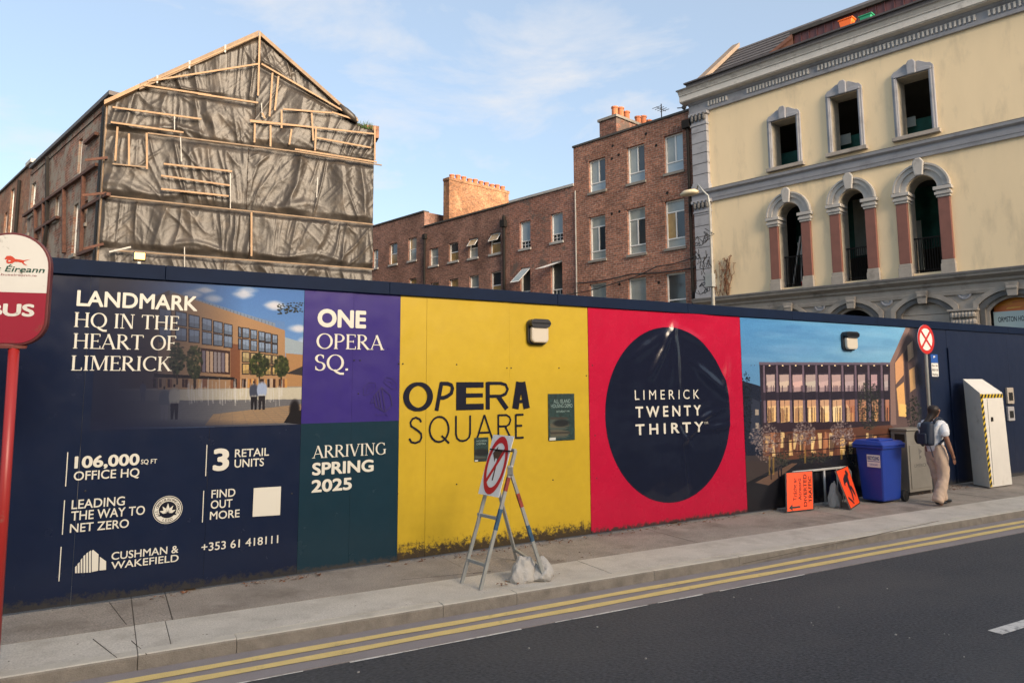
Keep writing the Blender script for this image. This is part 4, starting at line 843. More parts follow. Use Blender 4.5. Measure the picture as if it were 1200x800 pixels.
# --- tall brick house
TOPA = 13.1
sA0, sA1 = FF.hit(673,250)[0], FF.hit(815.5,230)[0]
rA = thing('brick_house', 'tall red brick house with pots on its chimney beside the yellow building', 'building', FF, (sA0,0,0))
G3 = [[M['glass_sky'],M['glass_pale'],M['glass']],[M['glass_sky'],M['glass_pale'],M['glass']],[M['glass_sky'],M['glass_pale'],M['glass_sky']]]
r1 = [rectpx(FF,690,709.5,186.5,224), rectpx(FF,735,755.5,170.5,213.5), rectpx(FF,778.5,800.5,157,201.5)]
r2 = [rectpx(FF,691,709.5,253,304), rectpx(FF,735.5,756.5,243.5,297.5), rectpx(FF,779.5,802.5,234,290)]
r3 = [rectpx(FF,691.5,710.5,332,385), rectpx(FF,736.5,757.5,325.5,385), rectpx(FF,781,804,319.5,382)]
m = MB(); wall(m, sA0, sA1, 0, TOPA, r1+r2+r3); m.add([(sA0,0,0),(sA0,0,TOPA),(sA0,9,TOPA),(sA0,9,0)], [(0,1,2,3)]); m.add([(sA0,9,0),(sA0,9,TOPA),(sA1,9,TOPA),(sA1,9,0)], [(0,1,2,3)]); m.add([(sA1,0,0),(sA1,9,0),(sA1,9,TOPA),(sA1,0,TOPA)], [(0,1,2,3)]); part('wall', m, M['brickA'], rA)
m = MB(); m.box((sA0+.3,.3,TOPA-.5), (sA1-.1,8.9,TOPA-.3)); part('roof', m, M['slate'], rA)
m = MB(); m.box((sA0-.03,-.06,TOPA), (sA1,.4,TOPA+.09)); part('coping', m, M['coping'], rA)
for i, h in enumerate(r1): frame_win(rA, h, M['white'], G3[i], 'low')
for i, h in enumerate(r2): frame_win(rA, h, M['white'], [M['glass_pale'],M['glass_pale'] if i < 2 else M['curtain'],M['glass'],M['glass_pale']], 'top')
for i, h in enumerate(r3): frame_win(rA, h, M['white'], [M['glass_pale'] if i < 2 else M['glass']], 'sash')
for x, y in [(717,186),(725,181.5),(769,170.5),(717,250.5),(726,248),(782,226),(726,333),(772,331),(718,171),(757,157)]:
    s, z = FF.hit(x, y); m = MB(); m.lathe((s,-.004,z), [(.07,.03),(.07,.0),(.05,-.004)], 8, axis='y'); part('wall_vent', m, M['iron'], rA)
# patched arches over top windows: soldier courses
for h in r1+r2:
    nb = 11
    for i in range(nb):
        t0 = h[0]-.06+(h[1]-h[0]+.12)*i/nb; t1 = t0+(h[1]-h[0]+.12)/nb-.012; cx = (h[0]+h[1])/2; sp_ = 1.28
        m = MB(); m.prism([(t0,h[3]+.005),(t1,h[3]+.005),(cx+(t1-cx)*sp_,h[3]+.30),(cx+(t0-cx)*sp_,h[3]+.30)], -.012, .01); part('brick', m, M['brickA'], rA)
m = MB(); m.tube([FF_p for FF_p in [(sA1-.22,-.1,TOPA-.6),(sA1-.22,-.1,4)]], .06, 8); m.box((sA1-.40,-.26,TOPA-.75), (sA1-.05,-.02,TOPA-.42)); part('downpipe', m, M['iron'], rA)
m = MB(); m.tube([(sA0+.12,-.05,11),(sA0+.12,-.05,3)], .03, 6); part('conduit', m, M['coping_pale'], rA)

def chimney(root, pxl, pxr, ytop, sy, thick, npots, bmat, zbase, pot_h=.34, y0=.9, ragged=False, gap=()):
    # near corner: at depth y0 on the line of view pxl
    s0, zt = FF.hit(pxl, ytop, y0)
    # depth of the far end: where the view line pxr meets the face s = s0
    r_ = ray(pxr, ytop); o = CAMLOC-FF.o; t_ = (s0-o.dot(FF.d))/r_.dot(FF.d); y1 = o.dot(FF.n)+t_*r_.dot(FF.n)
    m = MB(); nz_ = 8; m.box((s0-thick,y0,zbase), (s0,y1,zt-.16)); ch = part('chimney', m, bmat, root)
    m = MB()
    if ragged:
        m.box((s0-thick-.0,y0-.05,zt-.16), (s0+.04,y1+.05,zt)); part('chimney_cap', m, bmat, root, parent=ch)
    else:
        m.box((s0-thick-.06,y0-.08,zt-.14), (s0+.07,y1+.08,zt-.02)); part('chimney_cap', m, M['sill'], root, parent=ch); 
    for i in range(npots):
        if i in gap: continue
        yy_ = y0+.35+(y1-y0-.7)*i/(npots-1); m = MB(); h = pot_h*random.uniform(.85,1.1)
        m.lathe((s0-thick*.35,yy_,zt-.03), [(.17,0),(.15,.06),(.14,h-.08),(.17,h-.07),(.17,h),(.11,h)], 10); part('chimney_pot', m, M['pot'], root, parent=ch)
    return s0, y0, y1, zt
chimney(rA, 722, 772, 133.5, 0, 1.0, 7, M['brickB'], 12.6, .62, .6, gap=(3,))
m = MB(); s, z = FF.hit(775,128,2.5); m.tube([(s,2.5,z-1),(s,2.5,z+.25)], .025, 5)
for k in (-.35,-.15,.05,.25): m.bar((s-.25,2.5+k,z), (s+.25,2.5+k,z), .02)
m.bar((s,2.1,z), (s,2.85,z), .02); part('aerial', m, M['iron'], rA)
s, z = FF.hit(800,128,0)
m = MB(); m.lathe((s,.1,z-.0), [(.03,0),(.09,.05),(.10,.12),(.05,.2),(.02,.22)], 8); m.bar((s-.05,.1,z+.1),(s-.32,.1,z+.16),.05,.03)
single('pigeon', m, M['stone_dark'], FF, (s,.1,z), label='small dark bird perched at the right end of the brick parapet', cat='bird')

# --- patched brick house and brown brick house, and the last one
def parapet_house(name, lab, x0, x1, top, rows, bm, glassf, cop, cop_h=.1, end_left=True, depth=8, style='sash', openf=None, sillm=None):
    s0, s1 = x0, x1; r = thing(name, lab, 'building', FF, (s0,0,0)); m = MB(); hs = [h for row in rows for h in row]
    wall(m, s0, s1, 0, top, hs)
    if end_left: m.add([(s0,0,0),(s0,0,top),(s0,depth,top),(s0,depth,0)], [(0,1,2,3)])
    m.add([(s1,0,0),(s1,depth,0),(s1,depth,top),(s1,0,top)], [(0,1,2,3)])
    m.add([(s0,depth,0),(s0,depth,top),(s1,depth,top),(s1,depth,0)], [(0,1,2,3)]); part('wall', m, bm, r)
    m = MB(); m.box((s0+.05,.3,top-.5), (s1-.05,depth-.05,top-.35)); part('roof', m, M['slate'], r)
    m = MB(); m.box((s0,-.07,top), (s1,.35,top+cop_h)); part('coping', m, cop, r)
    for j, row in enumerate(rows):
        for i, h in enumerate(row):
            frame_win(r, h, M['white'], glassf(j, i), style, openf and None, opened=openf(j, i) if openf else None, sill_m=sillm) if False else frame_win(r, h, M['white'], glassf(j, i), style, .1, True, sillm or M['coping_pale'], openf(j, i) if openf else None)
    return r
sB0 = FF.hit(597.5,280)[0]; topB = 11.27
rB = parapet_house('brick_house', 'patched two-tone brick house with tilted-out white sashes', sB0, sA0-.002, topB,
    [[rectpx(FF,609,621.5,259,291), rectpx(FF,645.5,659.5,249.5,283)], [rectpx(FF,609.5,621.5,313,352), rectpx(FF,645.5,659,305.5,352)]], M['brickB'],
    lambda j, i: [M['glass'], M['glass_sky']], M['coping_pale'], .12, style='six', openf=lambda j, i: (None if j == 0 else R(48)+i*.4))
sC0 = FF.hit(497,285)[0]; topC = 11.22
def gC(j, i): return [[M['glass_pale'], M['glass_pale']], [M['curtain'], M['glass']], [M['glass_pale'], M['curtain']], [M['curtain'], M['curtain']]][(j*2+i) % 4]
rC = parapet_house('brick_house', 'long brown brick house under the wide orange chimney stack', sC0, sB0-.002, topC,
    [[rectpx(FF,503.5,513.5,290.5,311), rectpx(FF,526,537,284.5,306), rectpx(FF,549,560,279,302), rectpx(FF,574,586.5,272.5,297)],
     [rectpx(FF,504,514,331,350), rectpx(FF,526.5,537,326.5,350), rectpx(FF,550,561,322.5,350), rectpx(FF,575,587,318,350)]], M['brickC'], gC, M['coping'], .08,
    openf=lambda j, i: R(35) if (j == 0 and i >= 2) else None)
sD0 = FF.hit(380,300)[0]; topD = 12.15
rD = parapet_house('brick_house', 'farthest brick house, its parapet a step higher, beside the wrapped gable', sD0, sC0-.002, topD,
    [[rectpx(FF,437,443,292.5,314), rectpx(FF,456.5,465.5,285,309.5), rectpx(FF,478.5,488,278.5,305)], [rectpx(FF,457,466,333,350), rectpx(FF,479,488,326,350)]], M['brickC'], gC, M['coping'], .08)
m = MB(); s, z = FF.hit(497.5,300,-.1); m.tube([(s,-.1,topC-.6),(s,-.1,2)], .07, 8); m.box((s-.13,-.2,topC-.75), (s+.13,-.02,topC-.45)); part('downpipe', m, M['iron'], rC)
m = MB(); s, z = FF.hit(590.5,290,-.1); m.tube([(s,-.1,topC-.9),(s,-.1,2)], .075, 8); m.box((s-.16,-.24,topC-1.15), (s+.16,-.02,topC-.8)); m.lathe((s,-.1,topC-.8), [(.09,0),(.09,.2),(.04,.28)], 8); part('downpipe', m, M['iron'], rC)
chimney(rC, 526.5, 596, 207.5, 0, .55, 10, M['brickChim'], 9.5, .30, .7, ragged=True)
# roof slope seen over the patched house
m = MB(); a = FF.hit(640,222,2)[0]; b2 = sA0-.01
m.add([(a,1.2,topB-.2),(b2,1.2,topB-.2),(b2,4.2,topB+1.0),(a+1.2,4.2,topB+1.0)], [(0,1,2,3)]); m.add([(a,1.2,topB-.2),(a+1.2,4.2,topB+1.0),(a,7,topB-.2)], [(0,1,2)]); part('roof_slope', m, M['slate'], rB)

# --- yellow building
sY0, sYp, sY1 = FF.hit(816,250)[0], FF.hit(834,250)[0], 17.5
ry = thing('yellow_building', 'cream yellow building with arched openings and a grey cornice', 'building', FF, (sY0,0,0))
ZC, ZS, ZT = 5.28, 9.36, 12.85
tw = [rectpx(FF,905.5,935,140,194.5), rectpx(FF,975,1007.5,110.5,176.5), rectpx(FF,1053.5,1091.5,87.5,157.5)]
aw = []
for x0, x1, yt, yb in [(914,940.5,238,336.5),(986.5,1015.5,222,329),(1066,1101.5,206,319.5)]: aw.append(rectpx(FF,x0,x1,yt,yb))
m = MB(); wall(m, sYp, sY1, ZC, ZT, [(*h,) for h in tw]+[(*h, True) for h in aw], 0, .62, 0, 1)
for a, b_, c, d in aw:      # semicircular heads
    cx, r_ = (a+b_)/2, (b_-a)/2; zs_ = d-r_; n = 16
    for i in range(n):
        t0, t1 = R(180*i/n), R(180*(i+1)/n); p = (cx+r_*math.cos(t0), zs_+r_*math.sin(t0)); q = (cx+r_*math.cos(t1), zs_+r_*math.sin(t1))
        m.add([(p[0],0,p[1]),(p[0],0,d),(q[0],0,d),(q[0],0,q[1])], [(0,1,2,3)], 0); m.add([(p[0],0,p[1]),(q[0],0,q[1]),(q[0],.62,q[1]),(p[0],.62,p[1])], [(0,1,2,3)], 1)
part('wall', m, [M['render_y'], M['reveal']], ry)
m = MB(); m.add([(sY0+.02,0,0),(sY0+.02,0,ZT),(sY0+.02,11,ZT),(sY0+.02,11,0)], [(0,1,2,3)]); part('party_wall', m, M['brickC'], ry)
# rooms behind the empty openings: floors, cross walls and a rear wall with openings of its own
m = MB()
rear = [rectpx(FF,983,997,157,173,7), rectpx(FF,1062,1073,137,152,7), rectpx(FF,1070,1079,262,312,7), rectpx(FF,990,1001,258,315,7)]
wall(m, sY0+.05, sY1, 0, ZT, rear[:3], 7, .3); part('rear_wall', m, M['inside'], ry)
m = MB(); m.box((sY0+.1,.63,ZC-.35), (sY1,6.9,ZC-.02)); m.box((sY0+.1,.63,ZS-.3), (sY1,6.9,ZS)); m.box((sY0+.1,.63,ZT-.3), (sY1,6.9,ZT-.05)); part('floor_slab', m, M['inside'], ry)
for h in tw: m = MB(); m.box((h[0]-.3,1.1,h[2]-.3), (h[1]+.8,1.14,h[2]+.85)); part('netting', m, M['netting'], ry)
for h in aw: m = MB(); m.box((h[0]-.6,2.6,h[2]+1.2), (h[1]+1.2,2.64,h[3]+.3)); part('netting', m, M['netting'], ry)
for (px0, px1, py0, py1, yd) in ((984,996.5,156,171,.9),(1062,1072.5,136,150,.9),(1070.5,1079,258,318,2.3),(1003,1014,232,300,2.5)):
    p = FF.hit(px0, py1, yd); q = FF.hit(px1, py0, yd); m = MB(); m.box((p[0],yd,p[1]), (q[0],yd+.03,q[1])); part('pale_board', m, M['glass_pale'], ry)
for i, h in enumerate(tw):
    a, b_, c, d = h; w = .15; cx = (a+b_)/2
    m = MB()
    m.box((a-w,-.1,c), (a-.002,.05,d+.02)); m.box((b_+.002,-.1,c), (b_+w,.05,d+.02)); m.box((a-w*.6,-.13,c), (a-w*.25,-.1005,d)); m.box((b_+w*.25,-.13,c), (b_+w*.6,-.1005,d))
    top_ = [(a-w,d+.022),(b_+w,d+.022),(b_+w,d+.14),(b_+w-.08,d+.24),(cx+.45,d+.26),(cx+.22,d+.40),(cx-.22,d+.40),(cx-.45,d+.26),(a-w+.08,d+.24),(a-w,d+.14)]; m.prism(top_, -.1, .05)
    m.prism([(a-w*.6,d+.02),(b_+w*.6,d+.02),(b_+w*.6,d+.10),(cx+.4,d+.15),(cx-.4,d+.15),(a-w*.6,d+.10)], -.13, -.1005)
    f = part('window_surround', m, M['stone_blue'], ry, bevel=.012)
    m = MB(); m.prism([(cx-.13,d+.0),(cx+.13,d+.0),(cx+.14,d+.38),(cx+.07,d+.48),(cx-.07,d+.48),(cx-.14,d+.38)], -.18, -.1); part('keystone', m, M['stone_blue'], ry, parent=f, bevel=.03)
    m = MB(); m.box((a-w-.08,-.18,c-.13), (b_+w+.08,.2,c-.002)); part('sill', m, M['stone'], ry, parent=f, bevel=.01)
for i, h in enumerate(aw):
    a, b_, c, d = h; r_ = (b_-a)/2; cx = (a+b_)/2; zs_ = d-r_; cw = .40
    m = MB(); m.arch(cx, zs_, r_+.02, r_+.20, -.10, .04); m.arch(cx, zs_, r_+.2005, r_+.34, -.15, .02); m.arch(cx, zs_, r_+.3405, r_+.40, -.19, .0); f = part('arch_moulding', m, M['arch'], ry)
    m = MB(); m.prism([(cx-.12,d-.02),(cx+.12,d-.02),(cx+.17,d+.42),(cx+.08,d+.55),(cx-.08,d+.55),(cx-.17,d+.42)], -.28, -.1905); part('keystone', m, M['arch'], ry, parent=f, bevel=.03)
    for sd in (-1, 1):
        x0 = a-cw+.02 if sd < 0 else b_-.02; x1 = x0+cw
        if sd < 0: x1 = a+.02
        m = MB(); m.box((x0+.03,-.1,c+.33), (x1-.03,.42,zs_-.36)); col = part('shaft', m, M['shaft'], ry, bevel=.02)
        m = MB(); m.box((x0-.0,-.15,c-.12), (x1+.0,.44,c+.2)); m.box((x0+.015,-.125,c+.2005), (x1-.015,.43,c+.3295)); part('column_base', m, M['stone'], ry, parent=col, bevel=.01)
        m = MB()
        for k, (e, z0_, z1_) in enumerate([(.0,-.36,-.28),(.035,-.279,-.19),(.0,-.189,-.13),(.06,-.129,-.02)]): m.box((x0-e,-.13-e,zs_+z0_), (x1+e,.43,zs_+z1_))
        part('capital', m, M['arch'], ry, parent=col, bevel=.01)
    # balcony railing inside the opening
    m = MB(); rh = 1.15; m.bar((a,.3,c+rh), (b_,.3,c+rh), .04); m.bar((a,.3,c+.12), (b_,.3,c+.12), .03)
    nb = 11
    for k in range(nb): x = a+.06+(b_-a-.12)*k/(nb-1); m.bar((x,.3,c+.02), (x,.3,c+rh), .018)
    part('railing', m, M['iron'], ry)
a, b_, c, d = aw[0]
m = MB(); m.bar((a+.15,.55,c+.1), (a+.5,.6,c+1.9), .05); m.bar((b_-.1,.5,c+.1), (a+.35,.7,c+1.7), .045); m.bar((b_-.35,.5,c+.05), (b_-.3,.7,c+2.4), .04); single('timber_poles', m, M['coping_pale'], FF, ((a+b_)/2,.6,c), label='pale poles leaning behind the leftmost arched opening', cat='poles')
m = MB(); m.lathe((b_-.16,.42,c), [(.12,0),(.16,.16),(.16,.2),(.02,.24)], 12); single('red_bucket', m, M['sign_red'], FF, (b_-.16,.42,c), label='small red bucket at the foot of the leftmost arched opening', cat='bucket')
# corner pilaster of coursed blocks with carved capitals
def pilaster(z0, z1, capz):
    n = 0; z = z0
    while z < capz-.05:
        h = min(.43, capz-z); m = MB(); m.box((sY0,-.16,z+.012), (sYp,.1,z+h-.012)); part('block', m, M['stone_blue'], ry, bevel=.012); z += h
    m = MB(); m.box((sY0+.012,-.14,z0), (sYp-.012,.09,capz)); part('pilaster_core', m, M['stone_dark'], ry)
    m = MB(); m.box((sY0-.03,-.19,capz), (sYp+.03,.1,capz+.08)); m.box((sY0-.0,-.17,capz+.081), (sYp+.0,.1,z1-.12)); m.box((sY0-.08,-.24,z1-.119), (sYp+.08,.1,z1)); cap_ = part('capital', m, M['stone_blue'], ry, bevel=.01)
    for k in range(4):
        x = sY0+.08+(sYp-sY0-.16)*k/3; m = MB(); m.lathe((x,-.2,(capz+z1)/2-.1), [(.02,0),(.07,.05),(.08,.16),(.05,.24),(.075,.3)], 8); part('carved_leaf', m, M['stone_dark'], ry, parent=cap_)
    m = MB(); m.box((sY0-.05,-.22,z0-.28), (sYp+.05,.1,z0)); m.box((sY0-.02,-.19,z0+.001), (sYp+.02,.1,z0+.1)); part('pilaster_base', m, M['stone_blue'], ry, bevel=.01)
pilaster(ZC+.35, ZS-.12, ZS-.62); pilaster(ZS+.5, ZT-.02, ZT-.55)
# string course, base cornice, top cornice
m = MB(); m.profile([(.0,ZS-.22),(-.08,ZS-.22),(-.10,ZS-.12),(-.12,ZS-.10),(-.14,ZS+.02),(-.12,ZS+.03),(-.12,ZS+.10),(-.24,ZS+.16),(-.26,ZS+.24),(-.2,ZS+.26),(0,ZS+.30)], sY0-.1, sY1); part('string_course', m, M['stone_blue'], ry)
m = MB(); m.profile([(0,ZS+.301),(-.2,ZS+.262),(-.262,ZS+.242),(-.262,ZS+.262),(-.2,ZS+.29),(0,ZS+.34)], sY0-.1, sY1); part('string_course_weathering', m, M['stone_dark'], ry)
m = MB(); m.profile([(.0,ZC-.6),(-.06,ZC-.6),(-.08,ZC-.50),(-.06,ZC-.48),(-.06,ZC-.32),(-.14,ZC-.26),(-.14,ZC-.20),(-.34,ZC-.10),(-.36,ZC-.02),(-.36,ZC+.0),(0,ZC+.02)], sY0-.1, sY1); part('base_cornice', m, M['stone'], ry)
m = MB(); m.profile([(.0,ZC+.021),(-.36,ZC+.001),(-.37,ZC-.02),(-.39,ZC-.02),(-.39,ZC+.04),(-.2,ZC+.08),(0,ZC+.1)], sY0-.1, sY1); part('cornice_weathering', m, M['stone_dark'], ry)
m = MB(); m.profile([(0,ZT),(-.10,ZT),(-.12,ZT+.10),(-.10,ZT+.101),(-.10,ZT+.36),(-.16,ZT+.40),(-.2,ZT+.47),(0,ZT+.47)], sY0-.12, sY1); part('frieze', m, M['stone_blue'], ry)
m = MB(); m.profile([(0,ZT+.471),(-.2,ZT+.471),(-.42,ZT+.49),(-.42,ZT+.52),(-.46,ZT+.52),(-.46,ZT+.74),(-.50,ZT+.76),(-.50,ZT+.79),(-.60,ZT+.93),(0,ZT+.95)], sY0-.32, sY1); part('cornice', m, M['stone_pale'], ry)
m = MB(); m.profile([(0,ZT+.951),(-.60,ZT+.931),(-.63,ZT+.92),(-.64,ZT+.98),(-.4,ZT+1.03),(0,ZT+1.05)], sY0-.36, sY1); part('cornice_weathering', m, M['stone_dark'], ry)
m = MB(); x = sYp+.1
while x < sY1:
    if not any(abs(x-q) < .18 for q in (1.5, 1.9, 4.7, 9.9)): m.box((x,-.165,ZT+.15), (x+.055,-.1005,ZT+.33))
    x += .13
part('dentil_course', m, M['stone_pale'], ry, kind='stuff')
# gutter parapet, slate roof, maroon clad attic
m = MB(); m.box((sY0-.05,-.36,ZT+1.0), (sY1,.1,ZT+1.22)); m.box((sY0-.12,-.44,ZT+1.221), (sY1,.0,ZT+1.28)); part('gutter_parapet', m, M['slate'], ry)
sAt = FF.hit(931,50,.3)[0]
yR = 3.2; zr = FF.hit(842,66,yR)[1]; s_v = FF.hit(842,66,yR)[0]
m = MB(); m.add([(sY0+.2,.1,ZT+1.25),(sY1,.1,ZT+1.25),(sY1,yR,zr),(sY0+.2,yR,zr)], [(0,1,2,3)]); m.add([(sY0+.2,yR,zr),(sY1,yR,zr),(sY1,8,ZT+1.2),(sY0+.2,8,ZT+1.2)], [(0,1,2,3)]); rf = part('roof', m, M['slate'], ry)
for k in range(1, 9):       # slate courses as stepped laths
    t = k/9.; yk = .1+(yR-.1)*t; zk = ZT+1.25+(zr-ZT-1.25)*t; m = MB(); m.box((sY0+.2,yk-.02,zk), (sAt,yk+.02,zk+.03)); part('slate_course', m, M['slate'], ry, parent=rf)
m = MB(); m.add([(sY0+.1,.0,ZT+1.22),(sY0+.45,.0,ZT+1.22),(sY0+.45,yR,zr+.06),(sY0+.1,yR,zr+.06),(sY0+.1,.0,ZT+1.42),(sY0+.45,.0,ZT+1.42),(sY0+.45,yR,zr+.26),(sY0+.1,yR,zr+.26)], [(0,3,2,1),(4,5,6,7),(0,1,5,4),(1,2,6,5),(2,3,7,6),(3,0,4,7)]); part('verge', m, mat('verge_stone', (.19,.145,.11), .8, var=.15), ry)
zc0 = ZT+1.26; zc1 = FF.hit(960,31,.3)[1]
x = sAt; w = .28
while x < sY1:
    m = MB(); m.box((x+.006,.28,zc0), (x+w-.02,.36,zc1)); m.box((x+w-.02,.25,zc0+.002), (x+w+.006,.36,zc1-.002)); part('cladding_panel', m, M['clad'], ry, parent=None); x += w+.012
m = MB(); m.box((sAt-.1,.15,zc1), (sY1,.6,zc1+.12)); part('attic_fascia', m, M['coping'], ry)
m = MB(); m.add([(sAt-1.6,.2,zc0),(sAt,.2,zc0),(sAt,.2,zc1)], [(0,1,2)]); m.add([(sAt-1.6,.2,zc0),(sAt,.2,zc1),(sAt,.9,zc1),(sAt-1.6,.9,zc0)], [(0,1,2,3)]); m.add([(sAt-1.6,.12,zc0),(sAt-1.3,.12,zc0),(sAt,.12,zc1-.15),(sAt,.12,zc1)], [(0,1,2,3)]); part('attic_cheek', m, mat('brown_fascia', (.20,.085,.05), .6, var=.1), ry)
s, z = FF.hit(993,34,.15)
def crate(name, px, py, mt, lab, w=.45, h=.26):
    s, z = FF.hit(px, py, -.2); z = ZT+1.282; m = MB(); m.prism([(s-w/2*.8,z),(s+w/2*.8,z),(s+w/2,z+h),(s-w/2,z+h)], -.35, -.05); m.box((s-w/2-.03,-.37,z+h), (s+w/2+.03,-.03,z+h+.05)); single(name, m, mt, FF, (s,-.2,z), label=lab, cat='planter' if mt is M['green_plastic'] else 'tub', bevel=.02)
crate('plastic_tub', 993, 34, M['orange_plastic'], 'orange plastic tub on the gutter of the yellow building')
crate('plastic_crate', 1016, 27, M['green_plastic'], 'green plastic crate on the gutter right of the orange tub', .4, .15)

# ground floor: limestone arcade with segmental arches
arches = []
for xl, xr, yt, yb in [(905,975,366,372),(975,1027,360,372),(1045,1125,343,366),(1137,1225,335,360)]: pass
def seg_arch(x_l, x_r, y_crown, y_spring, blind):
    s0 = FF.hit(x_l, y_spring)[0]; s1 = FF.hit(x_r, y_spring)[0]; cx = (s0+s1)/2
    zc_ = FF.hit((x_l+x_r)/2, y_crown)[1]; zp = FF.hit(x_l, y_spring)[1]; return s0, s1, zc_, zp, blind
AR = [seg_arch(905.5,948,357,371,True), seg_arch(966,1036,350,368,False), seg_arch(1045,1124,343.5,361,True), seg_arch(1141,1240,333,352,False)]
m = MB(); holes = []
for s0, s1, zc_, zp, blind in AR: holes.append((s0+.28, s1-.28, .0, zc_-.28, True))
wall(m, sY0, sY1, 0, ZC-.6, holes, 0, .5)
def seg_pts(s0, s1, zc_, zp, inset, n=14):
    a, b_ = s0+inset, s1-inset; c = (a+b_)/2; h = (zc_-zp)-.2*inset+.05; hw = (b_-a)/2; rad_ = (hw*hw+h*h)/(2*h); zcn = zc_-inset-rad_
    return [(a+(b_-a)*i/n, zcn+math.sqrt(max(0, rad_**2-(a+(b_-a)*i/n-c)**2))) for i in range(n+1)]
for s0, s1, zc_, zp, blind in AR:
    pts = seg_pts(s0, s1, zc_, zp, .28); top_ = zc_-.28
    for p, q in zip(pts[:-1], pts[1:]):
        m.add([(p[0],0,p[1]),(q[0],0,q[1]),(q[0],0,top_+.0005),(p[0],0,top_+.0005)], [(0,1,2,3)]); m.add([(p[0],0,p[1]),(p[0],.5,p[1]),(q[0],.5,q[1]),(q[0],0,q[1])], [(0,1,2,3)])
part('arcade_wall', m, M['stone'], ry)
for i, (s0, s1, zc_, zp, blind) in enumerate(AR):
    f = None
    for k, (ins, ins2, y0_, y1_) in enumerate([(.0,.13,-.10,.0),(.15,.27,-.05,.05)] + ([] if blind else [(.285,.36,.08,.2)])):
        po = seg_pts(s0, s1, zc_, zp, ins); pi = seg_pts(s0, s1, zc_, zp, ins2); m = MB()
        nv = len(po)
        po = [(po[0][0], zp-2.4)]+po+[(po[-1][0], zp-2.4)]; pi = [(pi[0][0], zp-2.4)]+pi+[(pi[-1][0], zp-2.4)]
        for a_, b_, c_, d_ in zip(po[:-1], po[1:], pi[1:], pi[:-1]): 
            m.add([(a_[0],y0_,a_[1]),(b_[0],y0_,b_[1]),(c_[0],y0_,c_[1]),(d_[0],y0_,d_[1]),(a_[0],y1_,a_[1]),(b_[0],y1_,b_[1]),(c_[0],y1_,c_[1]),(d_[0],y1_,d_[1])], [(3,2,1,0),(0,1,5,4),(2,3,7,6)])
        o = part('hood_mould', m, M['stone'] if k != 1 else M['stone_dark'], ry)
        f = f or o
    cx = (s0+s1)/2; m = MB(); m.prism([(cx-.12,zc_-.34),(cx+.12,zc_-.34),(cx+.17,zc_+.06),(cx-.17,zc_+.06)], -.2, -.1005); m.tube([(cx-.14,-.16,zc_-.1),(cx+.14,-.16,zc_-.1)], .07, 8); part('keystone', m, M['stone'], ry, parent=f, bevel=.02)
    if blind:
        z = zp-1.6; r_ = 0
        while z < zc_-.3:     # coursed masonry in the blind arch
            h = .33; x = s0+.28; ofs = .45 if r_ % 2 else 0; 
            m = MB(); m.box((s0+.2,.10,z+.006), (s1-.2,.2,z+h-.006)); part('course', m, M['stone'], ry, bevel=.006); z += h; r_ += 1
# roundels between arches
for px, py in [(961,358.5),(1039.5,352),(1130.5,343.5)]:
    s, z = FF.hit(px, py); m = MB(); m.lathe((s,0,z), [(.19,.0),(.19,-.05),(.15,-.06),(.13,-.03)], 20, axis='y'); f = part('roundel', m, M['stone_blue'], ry, smooth=False); m = MB(); m.box((s-.06,-.055,z-.06), (s+.06,-.03,z+.06)); part('roundel_boss', m, M['coping_pale'], ry, parent=f)
# carved capital band on the pier left of the shopfront
s0 = FF.hit(1116,368)[0]; s1 = FF.hit(1147,366)[0]; z1 = FF.hit(1131,362.5)[1]
m = MB(); m.box((s0-.05,-.32,z1-.06), (s1+.05,.0,z1)); m.box((s0,-.2,z1-.55), (s1,.0,z1-.06)); m.box((s0,-.15,0), (s1,-.002,z1-.55)); cp_ = part('pier_capital', m, M['stone'], ry)
for j in range(2):
    for k in range(7):
        x = s0+.08+(s1-s0-.16)*k/6; m = MB(); m.lathe((x,-.22-.03*j,z1-.5+j*.22), [(.02,0),(.075,.04),(.085,.12),(.04,.19)], 8); part('carved_leaf', m, M['stone'], ry, parent=cp_)
# shopfront in the right-hand arch: poster band and fascia sign
s0, s1, zc_, zp, _ = AR[3]
m = MB(); m.box((s0+.34,.36,0), (s0+.40,.5,zc_)); m.box((s1-.40,.36,0), (s1-.34,.5,zc_)); part('shopfront_frame', m, M['iron'], ry)
zt_ = FF.hit(1160,369,.4)[1]
zb = FF.hit(1159,366,.4)[1]
P_ = Paint.__new__(Paint); P_.w, P_.h = 256, 96; P_.a = np.zeros((96,256,3), np.float32); P_.Y, P_.X = np.mgrid[0:96,0:256]; P_.X = P_.X+.5; P_.Y = P_.Y+.5
t = (P_.Y/96)[..., None]; P_.a[:] = np.array((226,110,40))*(1-t)+np.array((255,196,40))*t
for k in range(26):
    x, y = random.uniform(-20,200), random.uniform(5,90); P_.poly([(x,y),(x+random.uniform(40,110),y+4),(x+90,y+9),(x+10,y+7)], random.choice([(244,140,40),(255,214,70),(214,96,44),(250,170,30)]), .6, True)
m = MB(); m.add([(s0+.40,.42,zb),(s1-.40,.42,zb),(s1-.40,.42,zc_-.1),(s0+.40,.42,zc_-.1)], [(0,1,2,3)]); m.uv = [(0,0),(1,0),(1,1),(0,1)]; m.add([(s0+.40,.425,zb),(s1-.40,.425,zb),(s1-.40,.425,zc_-.1),(s0+.40,.425,zc_-.1)], [(3,2,1,0)]); m.uv += [(0,0)]*4
part('sunset_poster_panel', m, image_mat('orange_banner_print', P_.image('orange_banner'), .4), ry)
sg = thing('shop_sign', 'pale shop sign in the right-hand arch with dark capital letters', 'sign', FF, (s0+1,.3,zb-.6))
m = MB(); m.box((s0+.405,.30,zb-.75), (s1-.405,.40,zb-.005)); part('board', m, mat('pale_mint_sign', (.50,.60,.57), .4), sg)
